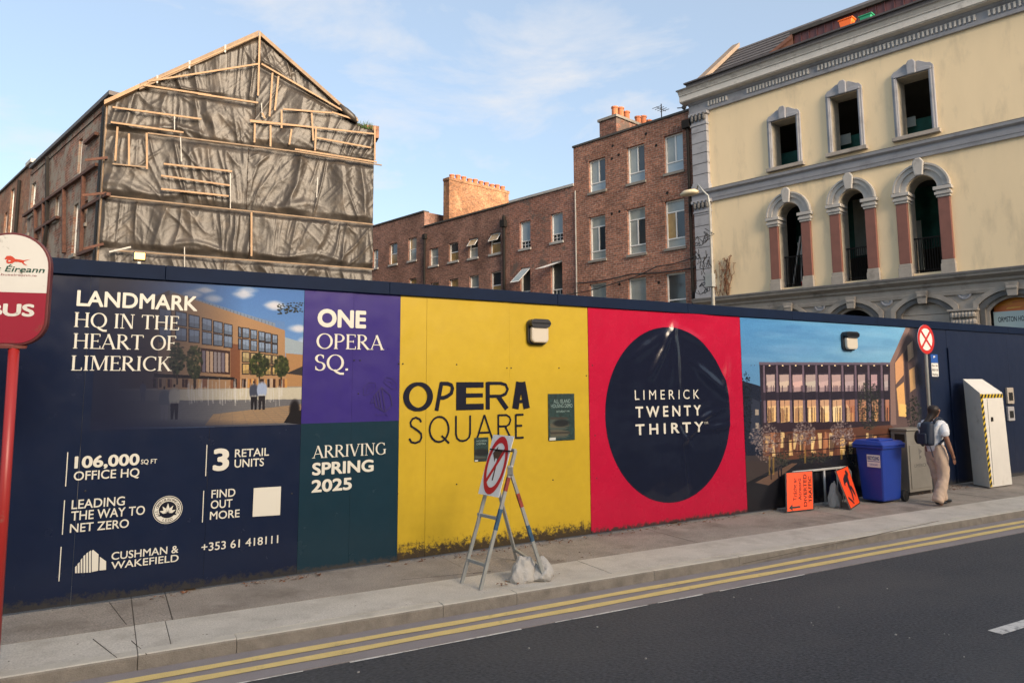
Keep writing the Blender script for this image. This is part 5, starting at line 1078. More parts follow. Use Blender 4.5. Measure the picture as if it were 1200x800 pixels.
m = MB(); a_ = FF.hit(1170,377.5,.3); b_ = FF.hit(1196.5,376,.3); c_ = FF.hit(1170,371.5,.3); vs, fs = font_mesh('ORMSTON H', .01); vs2, _f2 = font_mesh('ORMSTON HOUSE', .01); k = (max(v[0] for v in vs2)-min(v[0] for v in vs2))/(max(v[0] for v in vs)-min(v[0] for v in vs))
vs2 = [(v[0], v[1]+.01, v[2]) for v in vs2]; put(m, vs2, _f2, a_[0], a_[0]+(b_[0]-a_[0])*k, a_[1], c_[1], .297, CAPH+.02); part('lettering', m, M['ink'], sg)
# dead creeper and stain at the corner by the lamp post
m = MB(); s_, z_ = FF.hit(846,350)
random.seed(5)
for k in range(16):
    x, z = s_+random.uniform(-.3,.35), z_+.05; pts = [(x,-.03,z)]
    for q in range(6): x += random.uniform(-.1,.12); z += random.uniform(.12,.34); pts.append((x,-.02-random.random()*.06,z))
    m.tube(pts, .011, 4)
    for p in pts[1:]:
        for e in range(3): c0 = Vector(p); d0 = Vector((random.uniform(-.07,.07),random.uniform(-.04,0),random.uniform(-.07,.07))); d1 = Vector((random.uniform(-.05,.05),-.01,random.uniform(-.05,.05))); m.add([c0, c0+d0, c0+d0+d1], [(0,1,2)])
single('dead_creeper', m, M['leaf'], FF, (s_,0,z_), label='dry creeper climbing the foot of the yellow wall by the lamp post', cat='creeper')

# ---------------------------------------------------------------- wrapped gable building
gb = thing('derelict_building', 'derelict gabled building with its end wall wrapped in black plastic', 'building', GF, (0,0,0))
# value noise for the drapery
def vnoise(x, y, seed):
    r_ = np.random.default_rng(seed); T = r_.random((64,64)); xi = np.floor(x).astype(int); yi = np.floor(y).astype(int); fx = x-xi; fy = y-yi; fx = fx*fx*(3-2*fx); fy = fy*fy*(3-2*fy)
    g_ = lambda a, b: T[(a % 64), (b % 64)]; return g_(xi,yi)*(1-fx)*(1-fy)+g_(xi+1,yi)*fx*(1-fy)+g_(xi,yi+1)*(1-fx)*fy+g_(xi+1,yi+1)*fx*fy
def drape(S, Z, seed, top, bot):
    """straight pleats fanning down from the upper batten, sharp diagonal pulls, slack roll above the lower batten"""
    H_ = np.maximum(top-bot, .2); v = (top-Z)/H_; d = np.zeros_like(S); zero = Z*0
    ridge = lambda q, p: (1-np.abs(2*q-1))**p
    fan = (vnoise(S*.55+seed, zero+seed, seed)-.5)*2.6
    wob = (vnoise(S*2.1, Z*1.5, seed+1)-.5)
    for f, a, p, fk in ((.8,.15,2.6,.6),(1.7,.13,3.4,.9),(3.4,.060,3.6,1.1),(7.0,.016,2.6,1.3)):
        u = S*f+fan*v*H_*f*.35*fk+wob*.16; q = vnoise(u+seed, Z*.10*f+seed, seed+3+int(f*3)); d += a*ridge(q, p)*(.3+1.3*vnoise(S*1.1+f, Z*1.0, seed+40+int(f)))
    for k, (sg, fr) in enumerate(((1,1.6),(-1,2.1),(1,3.4),(-1,4.3))):     # diagonal pulls, each only in patches
        q = vnoise((S*.75+sg*Z*.66)*fr+wob*.25+seed, (Z*.7-sg*S*.7)*.22+seed, seed+12+k); msk = np.clip((vnoise(S*.7+9+k, Z*.8, seed+20+k)-.52)*6, 0, 1); d += (.085 if k < 2 else .035)*ridge(q, 7)*msk
    q = vnoise(S*7+wob*3, Z*6+wob*3, seed+9); d += .012*ridge(q, 2)
    d += .10*np.exp(-((v-.84-.07*np.sin(S*2.1+seed))/.055)**2)*np.clip(vnoise(S*1.1, zero+seed, seed+33)*2-.5, 0, 1)
    pin = np.clip(np.minimum(v, 1-v)*9, .10, 1); return .31*np.tanh(d*pin/.34)
def tarp(x0, x1, topf, botf, seed, y=-.05, nx=None, nz=None, amp=1):
    nx = nx or int((x1-x0)/.028); hh = max(topf((x0+x1)/2)-botf((x0+x1)/2), topf(x1)-botf(x1), topf(x0)-botf(x0)); nz = nz or max(4, int(hh/.045))
    S, V = np.meshgrid(np.linspace(x0, x1, nx+1), np.linspace(0, 1, nz+1)); T_ = np.vectorize(topf)(S); B_ = np.vectorize(botf)(S); Z = B_+(T_-B_)*V
    D = drape(S, Z, seed, T_, B_)*amp; m = MB(); m.v = list(zip(S.ravel().tolist(), (y-D).ravel().tolist(), Z.ravel().tolist()))
    w_ = nx+1; m.f = [(j*w_+i, j*w_+i+1, (j+1)*w_+i+1, (j+1)*w_+i) for j in range(nz) for i in range(nx)]; m.m = [0]*len(m.f)
    return part('plastic_sheet', m, M['tarp'], gb, smooth=True)
G = lambda x, y: GF.hit(x, y)
outline_px = [(121,300),(125,122),(165,103),(303,41),(418,142),(438,151),(436,330)]
ap = G(303,41); el = G(125,122); kn = G(165,103); er = G(418,143); er2 = G(437.5,151); GW = G(437.5,200)[0]
def topline(s):
    pts = [(-.2,el[1]),kn,ap,er,er2,(GW+.5,er2[1]-.1)]
    for p, q in zip(pts[:-1], pts[1:]):
        if p[0] <= s <= q[0]: return p[1]+(q[1]-p[1])*(s-p[0])/(q[0]-p[0])
    return er2[1]
lin = lambda p, q: (lambda s, a=G(*p), b=G(*q): a[1]+(b[1]-a[1])*(s-a[0])/(b[0]-a[0]))
L1 = lin((132,291),(434,316)); L2 = lin((128,232),(436,264)); L3 = lin((174,159),(446,194)); L4 = lin((167,102),(300,125)); L5 = lin((303,79),(407,137))
x0_, x1_ = -.12, GW
# solid gable wall behind the sheets
m = MB(); m.prism([(0,0),(GW,0),(GW,er2[1]-.25),(er[0],er[1]-.35),(ap[0],ap[1]-.35),(kn[0],kn[1]-.25),(0,el[1]-.25)], .05, .4); part('gable_wall', m, M['brickOld'], gb)
tarp(x0_, x1_, lambda s: 4.6, lambda s: 1.5, 3); tarp(x0_, x1_*.42, L1, lambda s: 4.62, 5); tarp(x1_*.42+.02, x1_, L1, lambda s: 4.62, 8)
sm1 = G(292,280)[0]
tarp(x0_, sm1, L2, L1, 11); tarp(sm1+.02, x1_, L2, L1, 14)
tarp(x0_, G(290,200)[0], L3, L2, 17); tarp(G(290,200)[0]+.02, x1_, L3, L2, 21)
sk = G(300,100)[0]
def capf(s): return min(topline(s)-.06, L4(s)) 
tarp(x0_, sk, capf, L3, 25); tarp(sk+.02, x1_, lambda s: min(topline(s)-.05, L5(s) if s < er[0] else 99), L3, 29)
tarp(kn[0]+.1, sk, lambda s: topline(s)-.05, lambda s: min(L4(s)+.01, topline(s)-.06), 33); tarp(sk+.02, G(407,137)[0], lambda s: topline(s)-.05, lambda s: min(L5(s)+.01, topline(s)-.06), 37)
Z2 = lambda x, y: (x/2.58, 20+y/2.58)
def batten(p, q, w=.065, mt='timber', d=.35, name='batten'):
    a, b_ = G(*Z2(*p)), G(*Z2(*q)); m = MB(); m.bar((a[0],-d,a[1]), (b_[0],-d+.01,b_[1]), .045, w, up=(0,1,0)) if False else m.bar((a[0],-d,a[1]), (b_[0],-d+.012,b_[1]), w, .04, up=(0,1,0)); part(name, m, M[mt], gb)
B_ = [((785,58),(780,248)),((450,206),(780,153)),((790,153),(1052,303)),((437,217),(640,247)),((600,243),(780,269)),((345,283),(610,318)),((340,328),(557,358)),((360,342),(353,443)),((394,362),(394,458)),((447,360),(448,468)),
 ((498,452),(702,474)),((490,487),(695,516)),((490,527),(692,548)),((755,322),(1130,362)),((757,325),(935,341)),((770,332),(769,388)),((817,336),(817,400)),((880,348),(873,394)),((823,180),(814,310)),((841,190),(830,292)),
 ((940,300),(945,382)),((953,342),(950,412)),((855,288),(1000,299)),((952,373),(1118,403)),((890,408),(1135,446)),((760,597),(760,727)),((1129,340),(1129,440)),((792,300),(800,316)),((850,290),(850,345)),((1000,297),(1080,322))]
for p, q in B_: batten(p, q)
for p, q in [((330,548),(1125,632)),((350,710),(1125,766)),((450,360),(890,414)),((890,414),(1150,455)),((345,452),(450,462))]: batten(p, q, .05, 'timber_grey', .34)
for p, q in [((530,308),(530,350)),((548,372),(551,445)),((697,480),(697,585)),((958,492),(955,552)),((790,270),(792,312)),((560,700),(560,760))]: batten(p, q, .03, 'coping_pale', .34)
# short scaffold ties at the left edge
for p, q in [((262,440),(330,432)),((255,545),(325,538)),((258,705),(318,690))]: batten(p, q, .09, 'rust', .3, 'rusty_beam')
batten((335,715),(400,700), .06, 'coping_pale', .35, 'tube')
def verge(p, q, w, mt, y0=-.32, y1=.05, dz=0, name='verge_board'):
    a, b_ = G(*p), G(*q); m = MB(); m.prism([(a[0],a[1]-w),(b_[0],b_[1]-w),(b_[0],b_[1]),(a[0],a[1])], y0, y1); part(name, m, M[mt], gb)
verge((124,121),(166,101.5),.16,'timber'); verge((165,102),(303,40),.24,'timber_grey'); verge((165,105),(298,47),.05,'timber', -.345, -.321)
verge((303.5,40),(418,141.5),.16,'timber_grey'); 
for t in (.15,.42,.72): 
    a = G(165+138*t, 102-62*t); m = MB(); m.box((a[0]-.03,-.34,a[1]-.3), (a[0]+.03,-.325,a[1]+.01)); part('strap', m, M['coping_pale'], gb)
# loose black edge at the right eave, parapet stub with weeds
m = MB(); pts = [(397,125),(404,132),(412,139),(417,145)]; P3 = [G(*p) for p in pts]; m.tube([(p[0],-.3,p[1]-.05) for p in P3], [.08,.16,.15,.05], 8); part('sheet_roll', m, M['tarp'], gb, smooth=True)
a = G(432,148); m = MB(); m.box((a[0]-.2,-.1,a[1]-.5), (a[0]+.42,.5,a[1]+.02)); part('parapet_stub', m, M['brickOld'], gb)
m = MB(); random.seed(9); a = G(428,150)
for k in range(120):
    c0 = Vector((a[0]+random.uniform(-.3,.3), random.uniform(-.25,.1), a[1]-.1)); d0 = Vector((random.uniform(-.16,.16),random.uniform(-.12,.12),random.uniform(.12,.42))); w0 = Vector((random.uniform(-.05,.05),.03,.02)); m.add([c0, c0+w0, c0+d0], [(0,1,2)])
single('weeds', m, M['weed'], GF, (a[0],0,a[1]-.1), label='green weeds growing at the right eave of the wrapped gable', cat='weeds')

# side wall with windows and rusty restraint beams: its own frame, parts parented to the same building
side = bpy.data.objects.new('side_wall', None)
off_g, _ = ORIG[gb.name]
def spart(name, mb, mats, parent=None, **k):
    o = bpy.data.objects.new(name, mesh_of(name, mb, mats, (0,0,0), 0)); COL.objects.link(o); o.parent = parent or gb
    if parent is None: o.rotation_euler = (0,0,SF.a-GF.a)
    return o
S_ = lambda x, y: SF.hit(x, y)
EZ = 12.82; LEN = -13.0
sw = [(S_(91.5,184)[0],S_(95.5,184)[0],S_(93,204)[1],S_(93,164)[1]), (S_(36.5,232)[0],S_(41,232)[0],S_(39,250)[1],S_(39,215)[1]), (S_(85,269)[0],S_(90,269)[0],S_(88,297)[1],S_(88,240)[1]), (S_(65,243)[0],S_(69,243)[0],S_(67,257)[1],S_(67,230)[1]), (S_(32,247)[0],S_(36,247)[0],S_(34,273)[1],S_(34,256)[1]), (S_(98,250)[0],S_(102,250)[0],S_(100,262)[1],S_(100,236)[1])]
m = MB(); wall(m, LEN, -.15, 0, EZ, sw, 0, .22); spart('side_wall', m, M['brickSide'])
m = MB(); m.box((LEN,-.15,EZ), (0,.3,EZ+.16)); spart('eaves', m, M['slate'])
for i, (a, b_, c, d) in enumerate(sw):
    m = MB(); w = .06; m.box((a,.1,c), (a+w,.17,d)); m.box((b_-w,.1,c), (b_,.17,d)); m.box((a+w,.101,c), (b_-w,.169,c+w)); m.box((a+w,.101,d-w), (b_-w,.169,d)); m.box((a+w,.11,(c+d)/2-.03), (b_-w,.16,(c+d)/2+.03)); f = spart('window', m, M['white'])
    m = MB(); m.box((a+w,.14,c+w), (b_-w,.15,d-w)); spart('pane', m, M['glass_pale'] if i < 3 else M['glass'], parent=f)
    m = MB(); m.box((a-.08,-.08,c-.14), (b_+.08,.099,c-.002)); spart('sill', m, M['sill'], parent=f)
Z1 = lambda x, y: S_(x/3.81, 110+y/3.81)
def sbeam(p, q, w=.12, mt='rust', y=-.12):
    a, b_ = Z1(*p), Z1(*q); m = MB(); m.bar((a[0],y,a[1]), (b_[0],y+.01,b_[1]), w, .14, up=(0,1,0)); spart('restraint_beam', m, M[mt])
for p, q in [((118,548),(448,318)),((175,612),(270,552)),((388,512),(500,450)),((300,418),(298,712)),((388,372),(375,712)),((170,500),(172,650)),((396,225),(445,180)),((365,720),(440,690)),((208,470),(206,690))]: sbeam(p, q)
for p, q in [((224,285),(222,600)),((224,590),(205,700))]: sbeam(p, q, .12, 'iron')
m = MB(); m.box((-.75,-.16,0), (-.45,-.02,EZ-.3)); spart('steel_post', m, M['iron']); m = MB(); m.box((-.16,-.2,0), (-.02,-.04,EZ-.4)); spart('steel_post', m, M['timber_grey'])
# roof planes behind the gable
gd = SF.d*-1
A_ = GF.at(ap[0],0,ap[1]-.1); Lf = GF.at(-.05,0,el[1]+.05); Kn = GF.at(kn[0],0,kn[1]-.08); Rt = GF.at(er2[0],0,er2[1]-.35); back = gd*13
m = MB(); loc = lambda v: tuple((Matrix.Rotation(-GF.a, 3, 'Z') @ (v-GF.at(0,0,0))))
for a, b_ in ((Lf,Kn),(Kn,A_),(A_,Rt)): m.add([loc(a), loc(b_), loc(b_+back), loc(a+back)], [(0,1,2,3)])
m.add([loc(Lf+back), loc(Kn+back), loc(A_+back), loc(Rt+back), loc(Vector((Rt.x,Rt.y,0))+back), loc(Vector((Lf.x,Lf.y,0))+back)], [(0,1,2,3,4,5)]); m.add([loc(Rt), loc(Rt+back), loc(Vector((Rt.x,Rt.y,0))+back), loc(Vector((Rt.x,Rt.y,0)))], [(0,1,2,3)])
part('roof', m, M['slate'], gb)

# next building to the left
lb = thing('brick_house', 'weathered brick house at the far left with a pale end coping', 'building', SF, (LEN-9,0,0))
lw = [(S_(11.2,232)[0],S_(15,232)[0],S_(13,277)[1],S_(13,222)[1]), (S_(3,268)[0],S_(6,268)[0],S_(4.5,285)[1],S_(4.5,250)[1])]
lt = S_(30,198)[1]
m = MB(); wall(m, LEN-14, LEN-.01, 0, lt, lw, .05, .2); m.add([(LEN-.01,.05,0),(LEN-.01,8,0),(LEN-.01,8,lt),(LEN-.01,.05,lt)], [(0,1,2,3)]); m.add([(LEN-14,.05,0),(LEN-14,.05,lt),(LEN-14,8,lt),(LEN-14,8,0)], [(0,1,2,3)]); m.add([(LEN-14,8,0),(LEN-14,8,lt),(LEN-.01,8,lt),(LEN-.01,8,0)], [(0,1,2,3)]); part('wall', m, M['brickOld'], lb)
m = MB(); m.box((LEN-14,-.05,lt), (LEN-1.2,.4,lt+.1)); part('coping', m, M['coping'], lb); m = MB(); m.box((LEN-1.2,-.1,lt), (LEN,1.2,lt+.18)); part('end_coping', m, M['coping_pale'], lb)
m = MB(); m.box((LEN-13.9,.5,lt-.5), (LEN-.1,7.9,lt-.3)); part('roof', m, M['slate'], lb)
for h in lw: frame_win(lb, h, M['white'], [M['glass_pale']], 'sash', .15, False)
m = MB(); q = S_(22,240)[0]; m.tube([(q,-.05,lt-.4),(q,-.05,2)], .08, 8); part('downpipe', m, M['iron'], lb)

# ---------------------------------------------------------------- street lamp and cables
DL = 24.5
def at_depth(px, py, dep):
    r = ray(px, py); return CAMLOC + r*(dep/r.y)
base = at_depth(836, 356, DL); top = at_depth(831.5, 226, DL); bx, by = base.x, base.y
LFm = Frame(bx, by, FF.a)
sl_ = thing('street_lamp', 'tall grey street lamp with a cream head by the yellow building', 'street lamp', LFm, (0,0,0))
zt_ = top.z; dx_ = (top-base).dot(LFm.d)*0
m = MB(); m.tube([(0,0,0),(0,0,1.2),(0,0,5.4),(0,0,zt_-.5)], [.10,.08,.055,.04], 10); part('pole', m, M['lamp_pole'], sl_, smooth=True)
hs = LFm.hit(808, 227.5)[0]; hz = LFm.hit(808, 226)[1]
m = MB(); m.tube([(0,0,zt_-.6),(-.05,0,zt_-.1),(-.25,0,zt_+.12),(hs*.55,0,hz+.22),(hs+.3,0,hz+.04)], .035, 8); part('bracket_arm', m, M['grey_paint'], sl_, smooth=True)
m = MB(); m.lathe((0,0,0), [(.03,.1),(.14,.09),(.22,0),(.20,-.06),(.1,-.1)], 14); m.v = [(hs+v[0]*1.75, v[1]*.9, hz+v[2]) for v in m.v]; part('lamp_head', m, mat('cream_lamp_head', (.62,.52,.34), .5), sl_, smooth=True)
m = MB(); m.box((-.16,-.2,5.3), (.1,.02,5.75)); m.box((-.32,-.05,5.5), (-.1,.0,5.56)); part('cable_box', m, M['grey_paint'], sl_)
random.seed(3)
m = MB()
for k in range(26):
    x, z = random.uniform(-.6,-.1), random.uniform(5.2,7.2); m.tube([(x,-.02,z),(x+random.uniform(-.2,.2),-.08,z-.15),(x+random.uniform(-.25,.3),-.02,z-.05),(x+random.uniform(-.1,.1),-.04,z+.2)], .014, 5)
part('cable_tangle', m, M['cable'], sl_)
def cable(pts, lab, r=.02, y=-.12, sag=.15, thick=None):
    P3 = [Vector((*[FF.hit(*p, y)[0]], y, FF.hit(*p, y)[1])) for p in pts]; out_ = []
    for a, b_ in zip(P3[:-1], P3[1:]):
        for k in range(8): t = k/8; q = a.lerp(b_, t); q.z -= sag*math.sin(math.pi*t)*.5; out_.append(tuple(q))
    out_.append(tuple(P3[-1])); m = MB(); m.tube(out_, r, 6); single('overhead_cable', m, M['cable'], FF, (P3[0].x,y,P3[0].z), label=lab, cat='cable', group='cables strung across the tall brick house')
cable([(676,332),(740,321),(816,313)], 'lower dark cable running level across the tall brick house', .03)
cable([(664,345),(722,331),(770,312),(816,300)], 'upper dark cable rising to the lamp post over the tall brick house', .022, -.16)

# floodlight behind the hoarding, lit
lp = HF.hit(163.5, 300.5, .3); fl = thing('floodlight', 'small lit floodlight glowing just above the hoarding', 'floodlight', HF, (lp[0],.3,lp[1]-.05))
m = MB(); m.box((lp[0]-.06,.28,lp[1]-.045), (lp[0]+.06,.36,lp[1]+.045)); part('housing', m, M['lampbody'], fl, bevel=.01)
m = MB(); m.box((lp[0]-.05,.268,lp[1]-.036), (lp[0]+.05,.2795,lp[1]+.036)); part('lens', m, mat('lit_lens', (.9,.5,.15), .3, emit=(1,.50,.13), es=1.3), fl, bevel=.012)
m = MB(); m.bar((lp[0],.32,lp[1]-.3), (lp[0],.32,lp[1]-.05), .03); part('bracket', m, M['galv'], fl)

# ---------------------------------------------------------------- bus stop sign
bs, byy = HF.gnd(2, 700); BD = 5.45
hc = at_depth(12.5, 339, BD); BFm = Frame(hc.x, hc.y, R(18))
bt = thing('bus_stop_sign', 'worn red and white bus stop sign on a red pole at the left edge', 'bus stop sign', BFm, (0,0,0))
lean = .035
ztop = at_depth(12.5,273.5,BD).z; zbot = at_depth(12.5,405,BD).z; hw = (at_depth(56,330,BD).x-hc.x)/math.cos(R(18))*.91
def bsh(w, za, zb, rt, rb):
    pts = []
    for cx, cz2, a0, r_ in ((w-rb,za+rb,-90,rb),(w-rt,zb-rt,0,rt),(-w+rt,zb-rt,90,rt),(-w+rb,za+rb,180,rb)): pts += arc(cx, cz2, r_, r_, a0, a0+90, 10)
    return pts
sh = lambda pts: pts
m = MB(); m.prism(bsh(hw,zbot,ztop,hw*.98,hw*.72), -.035, .035); part('rim', m, mat('dark_red_rim', (.10,.012,.015), .5, var=.2), bt, bevel=.006)
zm = at_depth(12.5,343,BD).z
full = bsh(hw-.018,zbot+.018,ztop-.018,(hw-.018)*.98,(hw-.018)*.70)
def clip(pts, z, above):
    out_ = []
    for i in range(len(pts)):
        p, q = pts[i], pts[(i+1) % len(pts)]; ip = (p[1] >= z) == above; iq = (q[1] >= z) == above
        if ip: out_.append(p)
        if ip != iq: t = (z-p[1])/(q[1]-p[1]); out_.append((p[0]+(q[0]-p[0])*t, z))
    return out_
M['bus_white'] = mat('worn_white_enamel', (.60,.59,.55), .45, var=.06, dirt=(.16,.13,.10), dirt_s=7, dirt_t=(.60,.68))
M['bus_red'] = mat('crimson_enamel', (.26,.010,.028), .35, dirt=(.16,.05,.03), dirt_s=5, dirt_t=(.6,.75))
m = MB(); m.prism(clip(full, zm, True), -.041, -.0352); part('white_panel', m, M['bus_white'], bt)
m = MB(); m.prism(clip(full, zm-.0005, False), -.0412, -.0352); part('red_panel', m, M['bus_red'], bt)
def ftxt(m, txt, x0, x1, z0, z1, y, off=.02, shear=0):
    vs, fs = font_mesh(txt, off); vs = [(v[0]+shear*v[1], v[1]+off, v[2]) for v in vs]; put(m, vs, fs, x0, x1, z0, z1, y, CAPH+2*off)
bx_ = lambda px, py: BFm.hit(px, py)
a = bx_(-34,375); b_ = bx_(42,371); c = bx_(-34,356)
m = MB(); ftxt(m, 'BUS', bx_(-13,372)[0], b_[0], bx_(15,371)[1], bx_(15,356.5)[1], -.043, .035); part('lettering', m, M['bus_white'], bt)
m = MB(); ftxt(m, 'Bus Éireann', bx_(-20,318)[0], bx_(54.5,318)[0], bx_(20,319.6)[1], bx_(20,312.8)[1], -.0425, .02, .2); part('lettering', m, mat('dark_green_print', (.01,.06,.04), .4), bt)
m = MB(); ftxt(m, 'www.buseireann.ie', bx_(-16,324)[0], bx_(45,324)[0], bx_(14,324)[1], bx_(14,321.4)[1], -.0425, .0); part('lettering', m, mat('maroon_print', (.2,.02,.03), .4), bt)
# running dog emblem
dg_ = [(38,222),(50,205),(72,203),(84,208),(100,222),(130,226),(150,230),(190,224),(152,236),(150,246),(172,262),(150,256),(138,244),(116,240),(96,240),(84,248),(62,250),(50,246),(48,238),(70,238),(76,232),(62,228),(58,240),(46,236),(54,224),(44,226)]
m = MB(); m.flat([bx_(x/5, 260+y/5) for x, y in dg_], -.0425); part('dog_emblem', m, mat('red_emblem', (.50,.05,.02), .4), bt)
m = MB(); m.lathe((0,0,zbot-.02), [(hw*.5,0),(hw*.52,.02),(hw*.3,.06)], 20); m.v = [(v[0], v[1]*.3, v[2]) for v in m.v]; part('bracket', m, mat('rusty_red_bracket', (.14,.03,.025), .6, dirt=(.2,.09,.04), dirt_s=9), bt)
pb = bx_(-2,700); pt_ = bx_(16.5,408)
m = MB(); m.tube([(pb[0],0,0),(pt_[0],0,zbot)], .037, 12); part('pole', m, mat('red_pole_paint', (.33,.022,.02), .4, dirt=(.25,.12,.09), dirt_s=8, dirt_t=(.62,.72)), bt, smooth=True)

# ---------------------------------------------------------------- folding road sign frame and sandbags
EF = Frame(*HF.at(0,0,0).xy, HF.a)
g_ = lambda px, py: Vector((*WF.gnd(px, py), 0))
A0, B0, C0, D0 = g_(541,683), g_(563,691), g_(639,681), g_(606,656)
def on_vert(px, py, p, q):      # point on the view line at the depth of the vertical plane through p and q
    d = (q-p); d.z = 0; d.normalize(); n = Vector((-d.y, d.x, 0)); r = ray(px, py); t = (p-CAMLOC).dot(n)/r.dot(n); return CAMLOC+r*t
ax = ((B0+A0)/2+(C0+D0)/2)/2
# the hinge stands over the middle of the feet: view line at that distance
hB = at_depth(598, 551, (B0.y*.55+C0.y*.45)); wv = (A0-B0); hA = hB+wv*.93
tB = B0+(hB-B0)*1.175; tA = A0+(hA-A0)*1.175
es = thing('road_sign', 'no left turn sign on a folding metal frame weighted with sandbags', 'road sign', WF, (ax.x,ax.y,0))
def leg(p, q, nm='leg', bands=()):
    m = MB(); m.bar(p, q, .032, .032); o = part(nm, m, M['grey_paint'], es)
    for (t0, t1, mt) in bands: m = MB(); m.bar(p.lerp(q,t0), p.lerp(q,t1), .035, .035); part('paint_band', m, M[mt], es, parent=o)
M['band_blue'] = mat('blue_leg_paint', (.03,.09,.17), .6, var=.4, vs=20); M['band_red'] = mat('red_leg_paint', (.24,.035,.025), .6, var=.4, vs=20)
leg(A0, tA, 'leg'); leg(B0, tB, 'leg', [(.42,.57,'band_blue'),(.70,.80,'band_red')])
leg(C0, hB+(hB-C0)*.02, 'leg', [(.36,.50,'band_blue'),(.66,.78,'band_red')]); leg(D0, hA+(hA-D0)*.02, 'leg')
m = MB(); m.bar(A0.lerp(tA,.50)+wv*.1, B0.lerp(tB,.50), .03); part('rung', m, M['grey_paint'], es)
m = MB(); m.bar(A0.lerp(tA,.17), B0.lerp(tB,.17), .03); part('rung', m, M['grey_paint'], es)
m = MB(); m.bar(C0.lerp(hB,.13), D0.lerp(hA,.13), .03); part('rung', m, M['grey_paint'], es)
m = MB(); m.bar(tA-wv*-.02, tB, .03); part('rung', m, M['grey_paint'], es)
m = MB(); m.box((hB.x-.03,hB.y-.03,hB.z-.05), (hB.x+.03,hB.y+.03,hB.z+.05)); part('hinge', m, M['galv'], es, bevel=.01)
# plate: leaning with the front ladder; corners from its seen outline
up_ = (tB-B0).normalized(); n_ = up_.cross(wv.normalized()); 
if n_.dot(CAMLOC-hB) < 0: n_ = -n_
off_ = n_*.04
def plane_pt(px, py): r = ray(px, py); t = (hB+off_-CAMLOC).dot(n_)/r.dot(n_); return CAMLOC+r*t
cpl = [plane_pt(*p) for p in ((561.5,579),(585.8,582.5),(600.5,509.5),(578.5,510))]
ex = wv.normalized()*-1
ctr = sum(cpl, Vector())/4; w2 = .31; h2 = abs(((cpl[2]+cpl[3])/2-(cpl[0]+cpl[1])/2).dot(up_))/2
wpx = abs((cpl[1]-cpl[0]).dot(ex)); print('plate', wpx, 2*h2, 'legsep', wv.length)
w2 = wpx/2
def plate_poly(pts2, lift, mi=None, thick=.002, name='p', mt=None, parent=None):
    m = MB(); f = [ctr+ex*x+up_*z+n_*lift for x, z in pts2]; b2 = [v-n_*thick for v in f]; k = len(f)
    m.add([tuple(v) for v in f+b2], [tuple(range(k)), tuple(reversed(range(k,2*k)))]+[(i,(i+1)%k,(i+1)%k+k,i+k) for i in range(k)])
    return part(name, m, mt, es, parent=parent)
pl = plate_poly([(-w2,-h2),(w2,-h2),(w2,h2),(-w2,h2)], .004, name='sign_plate', mt=M['sign_white'], thick=.006)
N_ = 40; ro = .92
def ring(r0, r1, lift, mt, nm):
    m = MB(); vs = []
    for i in range(N_): t = 2*math.pi*i/N_; vs += [ctr+ex*math.cos(t)*w2*r0+up_*math.sin(t)*h2*r0+n_*lift, ctr+ex*math.cos(t)*w2*r1+up_*math.sin(t)*h2*r1+n_*lift]
    m.add([tuple(v) for v in vs], [(2*i,2*i+1,(2*i+3)%(2*N_),(2*i+2)%(2*N_)) for i in range(N_)]); part(nm, m, mt, es, parent=pl)
ring(.74, .96, .0075, M['sign_red'], 'red_ring')
Pl = lambda pts: [(x*w2, z*h2) for x, z in pts]
plate_poly(Pl([(-.03,-.50),(.07,-.50),(.07,.28),(-.03,.28)]), .0062, name='arrow', mt=mat('brown_black_print', (.075,.045,.025), .5), parent=pl)
plate_poly(Pl([(-.55,.38),(-.2,.62),(-.2,.48),(.30,.48),(.30,.22),(-.2,.22),(-.2,.10)]), .0064, name='arrow', mt=bpy.data.materials['brown_black_print'], parent=pl)
plate_poly(Pl([(-.60,-.50),(-.48,-.60),(.60,.50),(.48,.60)]), .0085, name='red_bar', mt=M['sign_red'], parent=pl)
m = MB(); a = ctr+up_*h2*.5; m.bar(a-ex*w2*.9+n_*.012, a+ex*w2*1.25+n_*.012, .012); part('strap', m, M['iron'], es)

def sandbag(fr, s, y, L_, W_, H_, yaw, lab, grp, seed=0, tilt=0, nk=True):
    r_ = np.random.default_rng(seed); bm = bmesh.new(); bmesh.ops.create_icosphere(bm, subdivisions=4, radius=1)
    for v in bm.verts:
        x, yy_, z = v.co; t = vnoise(np.array([x*2+5]), np.array([yy_*2+z*2+5]), seed)[0]; t2 = vnoise(np.array([x*6+9]), np.array([yy_*6+z*5+9]), seed+1)[0]
        k = 1+.22*(t-.5)+.07*(t2-.5); z = max(z, -.62); sx_ = math.copysign(abs(x)**.8, x); hh = (z+.62)/1.62; nar = 1.08-.62*hh**1.6; fold = 1+.05*math.sin(x*7+z*5+seed)+.035*math.sin(yy_*11-z*9+seed*2); v.co = (sx_*L_*k*nar*fold+.25*L_*hh, yy_*W_*k*nar*fold, hh*H_*(.9+.25*t)+(.012*math.sin(x*9+seed)))
    me = bpy.data.meshes.new('sandbag'); bm.to_mesh(me); bm.free(); me.materials.append(M['sack']); me.polygons.foreach_set('use_smooth', [True]*len(me.polygons))
    o = bpy.data.objects.new('sandbag', me); COL.objects.link(o); o.location = fr.at(s, y, .0); o.rotation_euler = (0, tilt, fr.a+yaw); tag(o, lab, 'sandbag', grp); return o
p = g_(618,678)
q = HF.gnd(617,680); sandbag(HF, q[0]-.01, q[1]+.02, .165, .12, .25, .2, 'plump white sandbag on the left at the rear foot of the road sign', 'white sandbags', 4, -.25)
q = HF.gnd(633,681); sandbag(HF, q[0]+.05, q[1]+.05, .135, .12, .225, 1.0, 'white sandbag on the right, behind the rear leg of the road sign', 'white sandbags', 8, .2)
